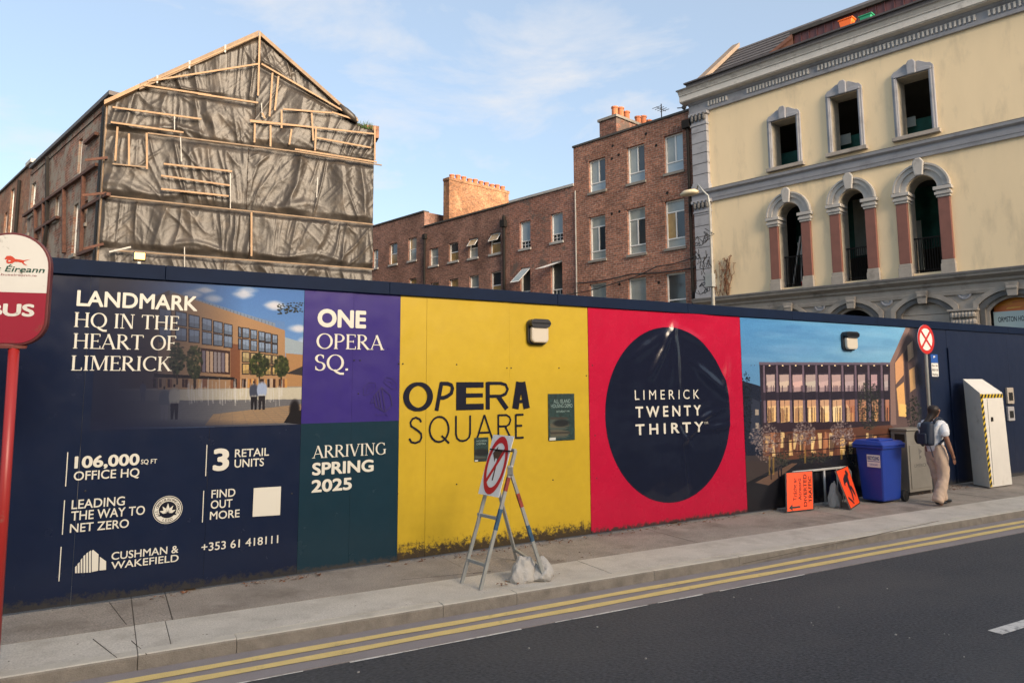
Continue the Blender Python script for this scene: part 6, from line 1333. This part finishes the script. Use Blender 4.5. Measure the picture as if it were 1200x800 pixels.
m = MB(); q = HF.gnd(603,681); 
for k in range(9): a = random.uniform(0,6.28); c0 = Vector((q[0]+random.uniform(-.12,.1), q[1]+random.uniform(-.05,.06), .01)); m.bar(c0, c0+Vector((math.cos(a)*.08, math.sin(a)*.08, .015)), .02, .008)
single('torn_sack_scraps', m, M['sack'], HF, (q[0],q[1],0), label='torn scraps of sack beside the sandbags', cat='litter')

# ---------------------------------------------------------------- orange signs, barrier
bar_s0 = 0
zbar = HF.hit(967,549.5,-.07)[1]
br = thing('barrier', 'grey tubular steel barrier leaning between the two orange signs', 'barrier', HF, (7.6,-.07,0))
sx0, sx1 = HF.hit(925,552,-.07)[0], HF.hit(996,548,-.07)[0]; post1 = HF.hit(966.5,570,-.07)[0]; post2 = HF.hit(981,560,-.07)[0]
m = MB(); m.tube([(sx0,-.07,0),(sx0,-.07,zbar-.08),(sx0+.04,-.07,zbar-.02),(sx0+.1,-.07,zbar),(sx1-.1,-.07,zbar),(sx1,-.07,zbar-.08),(sx1,-.07,0)], .021, 8); part('frame', m, M['rail'], br, smooth=True)
for x in (post1, post2, post2+.14): m = MB(); m.tube([(x,-.07,0),(x,-.07,zbar-.02)], .02 if x == post1 else .012, 8); part('bar', m, M['rail'], br, smooth=True)
m = MB(); m.bar((post1,-.25,.02), (post1,-.02,.02), .04, .02); part('foot', m, M['rail'], br)
def roadworks(lab, p_bl, p_br, p_tr, p_tl, ybl, ytl, build):
    """a flat plate standing on the pavement, leaning back; corners surveyed at two depths"""
    bl = Vector((*WF.gnd(*p_bl), .0)); brr = Vector((*WF.gnd(*p_br), .0))
    return bl, brr
# left plate: DIVERTED TRAFFIC, stored on its side
def lean_plate(corners_px, s_l, y_l, depth_back, lab, writer):
    bl = Vector((HF.gnd(*corners_px[0])[0], HF.gnd(*corners_px[0])[1], .012)); br_ = Vector((HF.gnd(*corners_px[1])[0], HF.gnd(*corners_px[1])[1], .012))
    def up_pt(px, py, y): s, z = HF.hit(px, py, y); return Vector((s, y, z))
    tl = up_pt(*corners_px[3], bl.y+depth_back); tr = tl+(br_-bl)*((up_pt(*corners_px[2], br_.y+depth_back)-tl).length/(br_-bl).length)
    r = thing('roadworks_sign', lab, 'roadworks sign', HF, tuple((bl+br_)/2), group='orange roadworks signs')
    nrm = (br_-bl).cross(tl-bl).normalized()
    if nrm.y > 0: nrm = -nrm
    P_ = lambda u, v, l=0: tuple(bl.lerp(br_, u).lerp(tl.lerp(tr, u), v)+nrm*l)
    m = MB(); vs = [P_(0,0),P_(1,0),P_(1,1),P_(0,1),P_(0,0,-.012),P_(1,0,-.012),P_(1,1,-.012),P_(0,1,-.012)]; m.add(vs, [(0,1,2,3),(7,6,5,4),(0,4,5,1),(1,5,6,2),(2,6,7,3),(3,7,4,0)]); part('plate', m, M['galv'], r)
    m = MB(); m.add([P_(.0,.0,.001),P_(1,.0,.001),P_(1,1,.001),P_(.0,1,.001)], [(0,1,2,3)]); part('black_border', m, M['black'], r)
    m = MB(); m.add([P_(.035,.02,.002),P_(.965,.02,.002),P_(.965,.98,.002),P_(.035,.98,.002)], [(0,1,2,3)]); part('orange_face', m, M['orange'], r)
    m = MB(); writer(m, P_); part('lettering', m, M['black'], r)
    return r
def sidetext(m, P_, txt, u0, u1, v0, v1, off=.012, shear=0):
    """text turned a quarter anticlockwise: reads upwards; u is across the letters' height"""
    vs, fs = font_mesh(txt, off); xs = [v[0] for v in vs]; x0, x1 = min(xs), max(xs); cap = CAPH+2*off
    m.add([P_(u1-(v[1]+off)/cap*(u1-u0)*1.0 if False else u1-((v[1]+off)/cap)*(u1-u0), v0+(v[0]-x0)/(x1-x0)*(v1-v0), .003) for v in vs], fs)
def w1(m, P_):
    sidetext(m, P_, "DIVERTED", .63, .75, .10, .92, .02); sidetext(m, P_, "TRAFFIC", .81, .93, .18, .86, .02)
    sidetext(m, P_, "Trácht ar", .26, .38, .27, .84, .01); sidetext(m, P_, "Atreorú", .44, .55, .27, .82, .01)
    for pts in ([(.10,.10),(.22,.19),(.22,.125),(.50,.125),(.50,.08),(.22,.08),(.22,.02)],): m.add([P_(u, v, .003) for u, v in pts], [tuple(range(len(pts)))])
def w1fix(m, P_): w1(m, P_)
lean_plate([(921.5,601),(954,597.5),(952.5,551.5),(920.5,553.5)], 0, 0, .16, 'orange diverted traffic sign turned on its side against the hoarding', w1fix)
def w2f(m, P_):
    # digging figure, turned with the sign
    def poly(pts): m.add([P_(u, v, .003) for u, v in pts], [tuple(range(len(pts)))])
    poly([(.62,.90),(.74,.92),(.80,.82),(.72,.74),(.60,.80)]); poly([(.30,.74),(.55,.84),(.70,.74),(.66,.56),(.48,.50),(.50,.64),(.34,.62),(.28,.56),(.22,.60)])
    poly([(.48,.54),(.64,.56),(.62,.30),(.56,.14),(.48,.16),(.52,.34)]); poly([(.60,.50),(.72,.52),(.84,.30),(.80,.20),(.70,.32)]); poly([(.14,.26),(.20,.30),(.46,.14),(.50,.06),(.42,.08)])
lean_plate([(997,597.5),(1008,590),(999,547.5),(979,551.5)], 0, 0, .12, 'orange roadworks sign with a digging figure, tilted beside the blue bin', w2f)
q = HF.gnd(982,594); sandbag(HF, q[0], q[1]+.06, .12, .10, .40, .3, 'grey-white sandbag slumped upright behind the tilted orange sign', 'white sandbags', 12, 0)

# ---------------------------------------------------------------- wheelie bin
def rel(fr, px, py, z=0): return fr.gnd(px, py, z)
a = Vector((*WF.gnd(1009,584.5),0)); b2 = Vector((*WF.gnd(1038,591.5),0)); c2 = Vector((*WF.gnd(1062,587.5),0))
BF = Frame(b2.x, b2.y, math.atan2((c2-b2).y, (c2-b2).x)); bw, bd = .62, .68
bw = (c2-b2).length; 
# left face runs from b2 back to a
bd = .50
print('bin w', bw, 'd', (a-b2).length, 'ang', math.degrees(BF.a))
ztb = BF.hit(1040, 516)[1]
bn = thing('wheelie_bin', 'blue recycling wheelie bin with a white label', 'bin', BF, (bw/2,bd/2,0)); BF2 = BF
zb_ = ztb-.09
def taper(m, x0, x1, y0, y1, z0, z1, g, mi=0):
    m.add([(x0+g,y0+g,z0),(x1-g,y0+g,z0),(x1-g,y1-g,z0),(x0+g,y1-g,z0),(x0,y0,z1),(x1,y0,z1),(x1,y1,z1),(x0,y1,z1)], [(0,3,2,1),(4,5,6,7),(0,1,5,4),(1,2,6,5),(2,3,7,6),(3,0,4,7)], mi)
m = MB(); taper(m, 0, bw, 0, bd, .035, zb_, .05); part('body', m, M['bin_blue'], bn, bevel=.035)
m = MB(); m.box((-.03,-.03,zb_-.05), (bw+.03,bd+.03,zb_)); part('rim', m, M['bin_blue'], bn, bevel=.012)
m = MB(); m.add([(-.045,-.05,zb_+.002),(bw+.045,-.05,zb_+.002),(bw+.045,bd+.05,zb_+.002),(-.045,bd+.05,zb_+.002),(.0,.02,zb_+.075),(bw-.0,.02,zb_+.075),(bw-.0,bd-.02,zb_+.09),(.0,bd-.02,zb_+.09)], [(0,3,2,1),(4,5,6,7),(0,1,5,4),(1,2,6,5),(2,3,7,6),(3,0,4,7)]); m.box((.1,.1,zb_+.07), (bw-.1,bd-.15,zb_+.105)); part('lid', m, M['bin_blue'], bn, bevel=.014)
m = MB(); m.tube([(bw+.09,.1,zb_-.02),(bw+.09,bd-.1,zb_-.02)], .018, 8); m.bar((bw,.1,zb_-.03), (bw+.09,.1,zb_-.02), .04); m.bar((bw,bd-.1,zb_-.03), (bw+.09,bd-.1,zb_-.02), .04); part('handle', m, M['bin_blue'], bn)
for yk in (.03, bd-.03):
    m = MB(); m.tube([(bw+.02,yk-.03,.1),(bw+.02,yk+.03,.1)], .1, 18); wl = part('wheel', m, M['tyre'], bn, bevel=.01); m = MB(); m.tube([(bw+.02,yk-.035,.1),(bw+.02,yk+.035,.1)], .05, 12); part('hub', m, M['black'], bn, parent=wl)
lb_x = BF.hit(1015,560)
sd0 = Frame(BF.at(0,0,0).x, BF.at(0,0,0).y, BF.a+math.pi/2)   # left side face, seen beside the front
m = MB()
# the label sits on the face turned to the camera-left (x = 0)
def face_pt(px, py):
    r = ray(px, py); o = CAMLOC-BF.o; t = (-.006-o.dot(BF.d))/r.dot(BF.d); P3 = CAMLOC+r*t; return (P3-BF.o).dot(BF.n), P3.z
y0_, z1_ = face_pt(1015.5,532); y1_, z0_ = face_pt(1032,548)
print('label', y0_, y1_, z0_, z1_)
front = not (0 <= min(y0_, y1_) and max(y0_, y1_) <= bd+.3)
if not front:
    yl, yr = max(y0_,y1_), min(y0_,y1_); xo = .012
    m.add([(-.004+xo*0-.002,yl,z0_),(-.006,yr,z0_),(-.006,yr,z1_),(-.006,yl,z1_)], [(0,1,2,3)]); lbp = part('label_sticker', m, M['sign_white'], bn)
    m = MB()
    def lt(txt, u0, u1, v0, v1, off=.01):
        vs, fs = font_mesh(txt, off); xs = [v[0] for v in vs]; x0, x1 = min(xs), max(xs); cap = CAPH+2*off
        m.add([(-.0085, yl+(yr-yl)*(u0+(v[0]-x0)/(x1-x0)*(u1-u0)), z0_+(z1_-z0_)*(v0+(v[1]+off)/cap*(v1-v0))) for v in vs], fs)
    lt('RECYCLING', .07, .93, .58, .88, .03); lt('CARDBOARD', .2, .8, .14, .28, .0)
    m.add([(-.0078,yl+(yr-yl)*.04,z0_+(z1_-z0_)*.45),(-.0078,yl+(yr-yl)*.96,z0_+(z1_-z0_)*.45),(-.0078,yl+(yr-yl)*.96,z0_+(z1_-z0_)*.5),(-.0078,yl+(yr-yl)*.04,z0_+(z1_-z0_)*.5)], [(0,1,2,3)])
    part('lettering', m, M['bin_blue'], bn)

# ---------------------------------------------------------------- steel litter bin behind
cy0 = -.33; ls0, ls1 = HF.hit(1064.5,540,cy0)[0], HF.hit(1091,540,cy0)[0]
lz = HF.hit(1075,501.5,cy0)[1]; print('litter bin', ls0, ls1, lz)
lt_ = thing('litter_bin', 'dull grey steel litter bin cabinet behind the walking person', 'litter bin', HF, ((ls0+ls1)/2,cy0/2,0))
m = MB(); m.box((ls0,cy0,.06), (ls1,-.02,lz-.04)); part('body', m, M['steel_dull'], lt_, bevel=.01)
m = MB(); m.box((ls0+.03,cy0+.03,.0), (ls1-.03,-.04,.06)); part('plinth', m, M['iron'], lt_)
m = MB(); m.box((ls0-.03,cy0-.03,lz-.038), (ls1+.03,-.01,lz)); part('top', m, M['steel_dull'], lt_, bevel=.008)
m = MB(); m.box((ls0-.006,cy0+.04,lz-.24), (ls0+.01,-.1,lz-.10)); part('aperture', m, M['black'], lt_)
m = MB(); m.box((ls0+.05,cy0-.012,.12), (ls1-.05,cy0-.001,lz-.3)); dr = part('door', m, M['steel_dull'], lt_, bevel=.003)
m = MB(); s_ = (ls0+ls1)/2; m.lathe((s_,cy0-.0135,.78), [(.07,.001),(.07,0)], 3, axis='y'); m.lathe((s_+.0,cy0-.0135,.68), [(.05,.001),(.05,0)], 3, axis='y'); ftxt(m, 'LIMERICK', s_-.2, s_+.2, .50, .56, -.0135+cy0, .01); part('emblem', m, M['stone_dark'], lt_)

# ---------------------------------------------------------------- round no-stopping sign on a pole
py_ = -.28; ps = HF.hit(1093.5,560,py_)[0]; pz = HF.hit(1086,397.5,py_-.05)[1]; pc = HF.hit(1085.5,397.5,py_-.05)[0]; prr = abs(HF.hit(1085.5,380.5,py_-.05)[1]-pz)
ns = thing('parking_sign', 'round red and white no stopping sign on a grey pole', 'parking sign', HF, (ps,py_,0))
m = MB(); m.tube([(ps,py_,0),(pc+.04,py_,pz-.1),(pc+.03,py_,pz+.05)], .03, 10); part('pole', m, M['grey_paint'], ns, smooth=True)
def disc(m, r0, r1, y, n=36):
    vs = []
    for i in range(n): t = 2*math.pi*i/n; vs += [(pc+r0*math.cos(t),y,pz+r0*math.sin(t)), (pc+r1*math.cos(t),y,pz+r1*math.sin(t))]
    m.add(vs, [(2*i,2*i+1,(2*i+3)%(2*n),(2*i+2)%(2*n))[::-1] for i in range(n)])
yb_ = py_-.045
m = MB(); m.lathe((pc,yb_,pz), [(prr,.008),(prr,0)], 36, axis='y'); dp = part('sign_disc', m, M['sign_white'], ns)
m = MB(); disc(m, prr*.76, prr*1.0, yb_-.0015); part('red_ring', m, M['sign_red'], ns, parent=dp)
m = MB(); k = prr*.78*.707
for i, (a, b_) in enumerate((((-k,-k),(k,k)),((-k,k),(k,-k)))): m.bar((pc+a[0],yb_-.002-i*.001,pz+a[1]), (pc+b_[0],yb_-.002-i*.001,pz+b_[1]), .0006, prr*.17, up=(0,1,0)) if False else m.bar((pc+a[0],yb_-.0018-i*.001,pz+a[1]), (pc+b_[0],yb_-.0018-i*.001,pz+b_[1]), prr*.17, .0008, up=(0,1,0))
part('red_cross', m, M['sign_red'], ns, parent=dp)
p0 = HF.hit(1090.5,415,yb_); p1 = HF.hit(1100.5,441,yb_); pm = HF.hit(1095,425,yb_)[1]
m = MB(); m.box((p0[0],yb_,pm), (p1[0],yb_+.006,p0[1])); f = part('blue_plate', m, M['sign_blue'], ns); m = MB(); ftxt(m, 'P', (p0[0]+p1[0])/2-.03, (p0[0]+p1[0])/2+.03, pm+.09, p0[1]-.03, yb_-.002, .03); part('lettering', m, M['sign_white'], ns, parent=f)
m = MB(); m.box((p0[0]+.005,yb_,p1[1]), (p1[0]-.005,yb_+.006,pm-.005)); f = part('time_plate', m, M['sign_white'], ns); m = MB()
for i, t in enumerate(('Mon - Sat','08:30-17:30','Parking','Disc')): zz = pm-.06-i*.085; ftxt(m, t, p0[0]+.02, p1[0]-.03, zz-.012, zz+.03, yb_-.002, .01)
part('lettering', m, M['black'], ns, parent=f)

# ---------------------------------------------------------------- white utility cabinet
cyf = -.62; c0 = HF.hit(1136,510,-.0)[0]
k0 = HF.hit(1160,570,cyf); cs0 = k0[0]; cs1 = HF.hit(1186,562,cyf)[0]
zt1 = HF.hit(1150,462,cyf)[1]; ztr = HF.hit(1176,458,cyf)[1]
ztb_ = HF.hit(1136,444,-.02)[1]; print('cabinet', cs0, cs1, zt1, ztr, ztb_)
cb_ = thing('utility_cabinet', 'scuffed white utility cabinet with black and yellow hazard tape', 'cabinet', HF, ((cs0+cs1)/2,-.3,0))
zf = (zt1+ztr)/2
m = MB(); bot = [(cs0,cyf),(cs1,cyf),(cs1,-.03),(cs0,-.03)]
YB = -.20
m.add([(cs0,cyf,.02),(cs1,cyf,.02),(cs1+.1,YB,.02),(cs0+.24,YB,.02),(cs0-.1,cyf,zf),(cs1-.1,cyf,zf),(cs1+.02,YB,ztb_-.0),(cs0+.14,YB,ztb_-.0)], [(0,3,2,1),(4,5,6,7),(0,1,5,4),(1,2,6,5),(2,3,7,6),(3,0,4,7)]); part('body', m, M['cab'], cb_, bevel=.004)
T_ = MB(); Yl = MB()
def tape(p, q, w, n, nrm, side):
    p, q = Vector(p), Vector(q); d = (q-p).normalized(); s_ = Vector(side).normalized(); L_ = (q-p).length
    Yl.add([p+Vector(nrm)*.002, p+s_*w+Vector(nrm)*.002, q+s_*w+Vector(nrm)*.002, q+Vector(nrm)*.002], [(0,1,2,3)], 0)
    for i in range(n):
        a = i/n*L_; h = L_/n*.5; sh_ = w*.7
        v = [p+d*a, p+d*(a+sh_)+s_*w, p+d*min(a+sh_+h, L_)+s_*w, p+d*min(a+h, L_)]; 
        if a+sh_ > L_: continue
        Yl.add([x+Vector(nrm)*.004 for x in v], [(0,1,2,3)], 1)
tape((cs0+.004,cyf-.003,.03), (cs0-.096,cyf-.003,zf-.02), .085, 16, (0,-1,0), (1,0,0))
tape((cs0-.09,cyf-.003,zf-.10), (cs1-.10,cyf-.003,zf-.10), .075, 7, (0,-1,0), (0,0,1))
part('hazard_tape', Yl, [M['tape_y'], M['black']], cb_)
m = MB(); m.box((cs0+(cs1-cs0)*.28,cyf-.02,1.28), (cs0+(cs1-cs0)*.34,cyf-.001,1.36)); part('lock', m, M['iron'], cb_)
m = MB(); m.box((cs0+(cs1-cs0)*.17,cyf-.004,.06), (cs0+(cs1-cs0)*.18,cyf-.0005,zf-.12)); part('door_gap', m, M['stone_dark'], cb_)
# side posters/boxes right of the cabinet, on the hoarding
for i, (x0, x1, y0, y1, mt, lab) in enumerate([(1180.5,1187,454,473,'stone','small brown junction box on the hoarding right of the cabinet, the upper one'),(1181.5,1188,476,493,'stone_blue','small grey junction box on the hoarding right of the cabinet, the lower one')]):
    p = HF.hit(x0+1, y1, -.05); q = HF.hit(x1+.5, y0, -.05); m = MB(); m.box((p[0],-.05,p[1]), (q[0],-.006,q[1])); r = thing('junction_box', lab, 'junction box', HF, (p[0],-.1,p[1])); part('box', m, M[mt], r, bevel=.006)
    m = MB(); w_ = q[0]-p[0]; h_ = q[1]-p[1]; m.box((p[0]+w_*.2,-.056,p[1]+h_*.2), (q[0]-w_*.2,-.0505,q[1]-h_*.3)); part('cover', m, M['black'], r)
# dark metal door-like navy flap left of the cabinet
m = MB(); p = HF.hit(1122,560,-.05); m.box((HF.hit(1118,500,-.03)[0],-.03,.04), (HF.hit(1136,500,-.03)[0],-.008,HF.hit(1127,408,-.03)[1])); part('panel', m, M['navy_plain'], hd, label='darker navy patch sheet')

# ---------------------------------------------------------------- walking person
PF = Frame(*HF.at(*HF.gnd(1100,591),0).xy, HF.a)     # local x: along the pavement away from us, y: towards the hoarding
HTP = 1.66
pr = thing('person', 'person walking away in white shirt and beige trousers with a navy backpack', 'person', PF, (0,0,0))
def skinned(name, chains, mt, sub=2, wr=0):
    """chains: list of point lists [(x,y,z,r), ...]; a shared point joins chains"""
    me = bpy.data.meshes.new(name); vs = []; es_ = []; rad_ = []; idx = {}
    for ch in chains:
        prev = None
        for p in ch:
            k = tuple(round(c, 4) for c in p[:3])
            if k not in idx: idx[k] = len(vs); vs.append(p[:3]); rad_.append(p[3] if isinstance(p[3], tuple) else (p[3], p[3]))
            if prev is not None and prev != idx[k]: es_.append((prev, idx[k]))
            prev = idx[k]
    me.from_pydata(vs, es_, []); o = bpy.data.objects.new(name, me); COL.objects.link(o); o.parent = pr
    md = o.modifiers.new('skin', 'SKIN'); md.use_smooth_shade = True
    for i, r_ in enumerate(rad_): me.skin_vertices[0].data[i].radius = r_
    me.skin_vertices[0].data[0].use_root = True
    sb = o.modifiers.new('sub', 'SUBSURF'); sb.levels = sub; sb.render_levels = sub
    # freeze the surface so that the mesh itself is the body
    dg = bpy.context.evaluated_depsgraph_get(); dg.update(); me2 = bpy.data.meshes.new_from_object(o.evaluated_get(dg)); o.modifiers.clear(); o.data = me2; me2.name = name
    
    if wr:
        co = np.zeros(len(me2.vertices)*3, np.float32); no = np.zeros(len(me2.vertices)*3, np.float32); me2.vertices.foreach_get('co', co); me2.vertices.foreach_get('normal', no); co = co.reshape(-1,3); no = no.reshape(-1,3)
        q = vnoise(co[:,0]*9+co[:,1]*9+20, co[:,2]*7+co[:,1]*5+20, 77); q2 = vnoise(co[:,2]*7+co[:,0]*14+30, co[:,1]*17+30, 78); q3 = vnoise(co[:,2]*26+co[:,1]*8+40, co[:,0]*14+co[:,1]*10+40, 79)
        d = wr*((1-np.abs(2*q-1))**3+.7*(1-np.abs(2*q2-1))**3+.4*q3-.7); me2.vertices.foreach_set('co', (co+no*d[:,None]).ravel().astype(np.float32)); me2.update()
    me2.materials.clear(); me2.materials.append(mt); me2.polygons.foreach_set('use_smooth', [True]*len(me2.polygons)); return o
# joints: walking in +x; left leg planted (nearer the kerb, y<0), right leg trailing with heel raised... figure seen from behind
hip = (0,0,.90); 
hl, kl, al = (0,-.09,.86), (.10,-.10,.48), (.02,-.11,.08)      # leg on the kerb side
hr, kr, ar = (0,.09,.86), (.10,.08,.49), (-.10,.08,.12)         # leg on the hoarding side
LEGL = [(0,0,.93,.10), (*hl,.10), (.03,-.10,.68,.085), (.03,-.10,.48,.062), (-.07,-.105,.30,.058), (-.17,-.11,.12,.038), (-.12,-.11,.05,.036), (-.05,-.11,.025,.028)]
hl2, kl2, al2 = (.02,.09,.86), (.20,.085,.50), (.36,.08,.10)
LEGR = [(0,0,.93,.10), (*hl2,.10), (.08,.09,.68,.085), (.14,.085,.48,.062), (.17,.085,.30,.056), (.20,.08,.08,.038), (.27,.08,.03,.034), (.34,.08,.025,.026)]
TOR = [(0,0,.93,.10), (-.005,0,1.05,.12), (.0,0,1.2,.135), (.015,0,1.34,(.13,.10)), (.025,0,1.42,.06), (.04,.0,1.47,.052), (.055,-.005,1.54,.085), (.06,-.008,1.60,.082), (.055,-.008,1.645,.045)]
SHL = (.015,-.16,1.345); ARL = [(.015,0,1.34,(.13,.10)), (*SHL,.058), (-.01,-.235,1.12,.042), (.03,-.275,.92,.034), (.06,-.28,.84,.024), (.07,-.28,.80,.030), (.085,-.278,.765,.026)]
SHR = (.015,.16,1.345); ARR = [(.015,0,1.34,(.13,.10)), (*SHR,.058), (.0,.215,1.12,.042), (.14,.20,.98,.034), (.20,.17,.98,.024), (.24,.15,.98,.030), (.265,.14,.975,.026)]
skinned('body', [TOR, LEGL, LEGR, ARL, ARR], M['skin'], 2)
# fingers and thumb rooted in each palm
def fingers(base, dirs, name='hand'):
    chs = []
    for (ox, oy, oz), (dx, dy, dz), L_ in dirs:
        b0 = Vector(base)+Vector((ox,oy,oz)); d = Vector((dx,dy,dz)).normalized(); c0 = Vector((.25,.1,0))
        chs.append([(*b0,.010), (*(b0+d*L_*.5),.009), (*(b0+(d+c0*.5).normalized()*L_*.95),.007)])
    for ch in chs: skinned('finger', [ch], M['skin'], 1)
fingers((.085,-.278,.765), [((-.022,0,0),(0,.0,-1),.068),((-.008,0,-.008),(.05,0,-1),.078),((.008,0,-.008),(.1,0,-1),.074),((.022,0,0),(.15,0,-1),.058),((.02,.015,.03),(.6,.3,-.6),.055)])
fingers((.265,.14,.975), [((.01,-.02,.01),(.8,-.4,-.2),.06),((.012,-.008,0),(.8,-.4,-.35),.065),((.01,.006,-.006),(.8,-.35,-.4),.06),((.0,.018,-.01),(.8,-.3,-.5),.05),((-.01,-.02,.02),(.5,-.5,.4),.05)])
# clothes
skinned('shirt', [[(0,0,.86,.13),(0,0,.94,.142),(0,0,1.06,.15),(0,0,1.2,(.17,.14)),(.012,0,1.33,(.165,.12)),(.02,0,1.40,.085),(.025,0,1.425,.07)], [(.012,0,1.33,(.165,.12)),(.015,-.165,1.335,.082),(.003,-.205,1.22,.078),(-.006,-.225,1.13,.075)], [(.012,0,1.33,(.165,.12)),(.015,.165,1.335,.082),(.006,.19,1.22,.078),(.0,.21,1.13,.075)]], M['shirt'], 3, .016)
skinned('trousers', [[(0,0,1.07,.115),(0,0,.93,.135),(.0,-.09,.84,.125),(.03,-.102,.66,.108),(.03,-.105,.46,.094),(-.06,-.11,.28,.092),(-.15,-.112,.10,.094),(-.17,-.112,.06,.085)], [(0,0,.93,.135),(.03,.09,.84,.125),(.08,.092,.66,.106),(.135,.088,.48,.092),(.17,.086,.29,.092),(.20,.082,.09,.096),(.205,.08,.04,.085)]], M['trousers'], 3, .011)
for nm, (x, y, z), tl_ in (('shoe', (-.13,-.11,.02), 0), ('shoe', (.235,.08,.0), 0)):
    o = skinned(nm, [[(x-.07,y,z+.045,(.042,.04)),(x+.0,y,z+.045,(.046,.044)),(x+.09,y,z+.035,(.046,.032)),(x+.17,y,z+.03+tl_*.09,(.036,.024))]], M['shoe'], 2)
# backpack with straps
m = MB(); m.add([(-.16,-.17,.98),(-.16,.10,.98),(-.32,.08,1.0),(-.32,-.15,1.0),(-.12,-.15,1.40),(-.12,.08,1.40),(-.25,.06,1.38),(-.25,-.13,1.38)], [(0,1,2,3),(7,6,5,4),(0,4,5,1),(1,5,6,2),(2,6,7,3),(3,7,4,0)])
bp = part('backpack', m, M['pack'], pr, smooth=True, bevel=.05); sbm = bp.modifiers.new('sub', 'SUBSURF'); sbm.levels = 1; sbm.render_levels = 1
m = MB(); m.box((-.352,-.12,1.02), (-.31,.05,1.20)); part('pack_pocket', m, M['pack'], pr, bevel=.03, parent=bp)
m = MB(); m.tube([(-.13,-.11,1.36),(-.04,-.12,1.455),(.06,-.12,1.43),(.14,-.13,1.3),(.10,-.15,1.12),(-.1,-.17,1.02)], .02, 8); part('strap', m, M['pack'], pr, smooth=True, parent=bp)
m = MB(); m.tube([(-.30,-.15,1.0),(-.31,-.19,.9),(-.3,-.2,.82)], .008, 5); part('strap', m, M['pack'], pr, parent=bp)
# shoulder bag on the hoarding side
skinned('shoulder_bag', [[(.0,.27,.98,(.07,.05)),(-.02,.30,1.06,(.11,.06)),(-.02,.30,1.16,(.10,.055)),(0,.28,1.22,(.05,.04))]], M['bag'], 2)
# hair: cap and long ponytail
skinned('hair', [[(.03,-.01,1.665,.05),(.03,-.008,1.62,.098),(.025,-.006,1.56,.100),(-.0,.0,1.49,.07),(-.05,.01,1.44,.055),(-.115,.05,1.34,.058),(-.15,.07,1.22,.058),(-.165,.085,1.08,.048),(-.165,.09,.96,.022)]], M['hair'], 2)
# face: nose, ear, eyes and mouth on the head turned ahead
fc = MB(); fc.lathe((.045,-.095,1.57), [(.006,-.02),(.02,-.012),(.02,.012),(.008,.022)], 8); part('ear', fc, M['skin'], pr, smooth=True)
skinned('nose', [[(.135,-.008,1.60,.010),(.150,-.008,1.575,.013),(.152,-.008,1.565,.012)]], M['skin'], 1)
for yy_ in (-.035, .022): m = MB(); m.lathe((.128,yy_,1.592), [(.004,-.006),(.010,0),(.004,.006)], 8); part('eye', m, M['black'], pr, smooth=True)
m = MB(); m.box((.132,-.03,1.533), (.140,.015,1.540)); part('mouth', m, mat('lips', (.16,.05,.045), .5), pr)
pr.rotation_euler[2] += R(-9); pr.scale = (1.0,)*3

# ---------------------------------------------------------------- terrace across the street, behind the viewer (seen in reflections, and it shades the street)
def opposite(s0, s1, top, bm, lab):
    r = thing('terraced_house', lab, 'building', KF, (s0,-32,0), group='houses across the street')
    m = MB(); y0, y1 = -32, -42; hs = []; w = 1.0; x = s0+.9
    while x+w < s1-.4:
        for z in (1.1, 4.6, 7.8, 10.8):
            if z+1.9 < top-.6: hs.append((x, x+w, z, z+1.9))
        x += 2.4
    xs = sorted({s0, s1}|{h[k] for h in hs for k in (0,1)}); zs = sorted({0, top}|{h[k] for h in hs for k in (2,3)})
    for a, b_ in zip(xs[:-1], xs[1:]):
        for c, d in zip(zs[:-1], zs[1:]):
            inn = any(h[0] < (a+b_)/2 < h[1] and h[2] < (c+d)/2 < h[3] for h in hs); yy_ = y0-(.15 if inn else 0)
            if inn: continue
            m.add([(a,yy_,c),(b_,yy_,c),(b_,yy_,d),(a,yy_,d)], [(3,2,1,0)])
    m.box((s0,y1,0), (s1,y0-.16,top)); part('wall', m, bm, r)
    for h in hs:
        q = MB(); q.box((h[0],y0-.155,h[2]), (h[1],y0-.09,h[3])); f = part('window', q, M['white'], r); q = MB(); q.box((h[0]+.07,y0-.09,h[2]+.07), (h[1]-.07,y0-.08,h[3]-.07)); part('pane', q, M['glass'], r, parent=f)
    q = MB(); q.profile([(y0,top),(y1,top),((y0+y1)/2,top+1.6)], s0, s1); part('roof', q, M['slate'], r)
opposite(-25, 2, 15.6, M['brickC'], 'brown brick house across the street behind the viewer')
opposite(2.01, 27, 15.9, M['brickA'], 'red brick house across the street behind the viewer, next to the brown one')
opposite(27.01, 52, 15.2, M['brickOld'], 'old brick house across the street behind the viewer, third along')
opposite(52.01, 84, 15.6, M['brickC'], 'long brown brick house at the end across the street behind the viewer')
g = MB(); g.box((-40,-32,-.4), (90,-7.6,0)); single('far_pavement', g, M['pave'], KF, (0,-20,0), kind='structure')
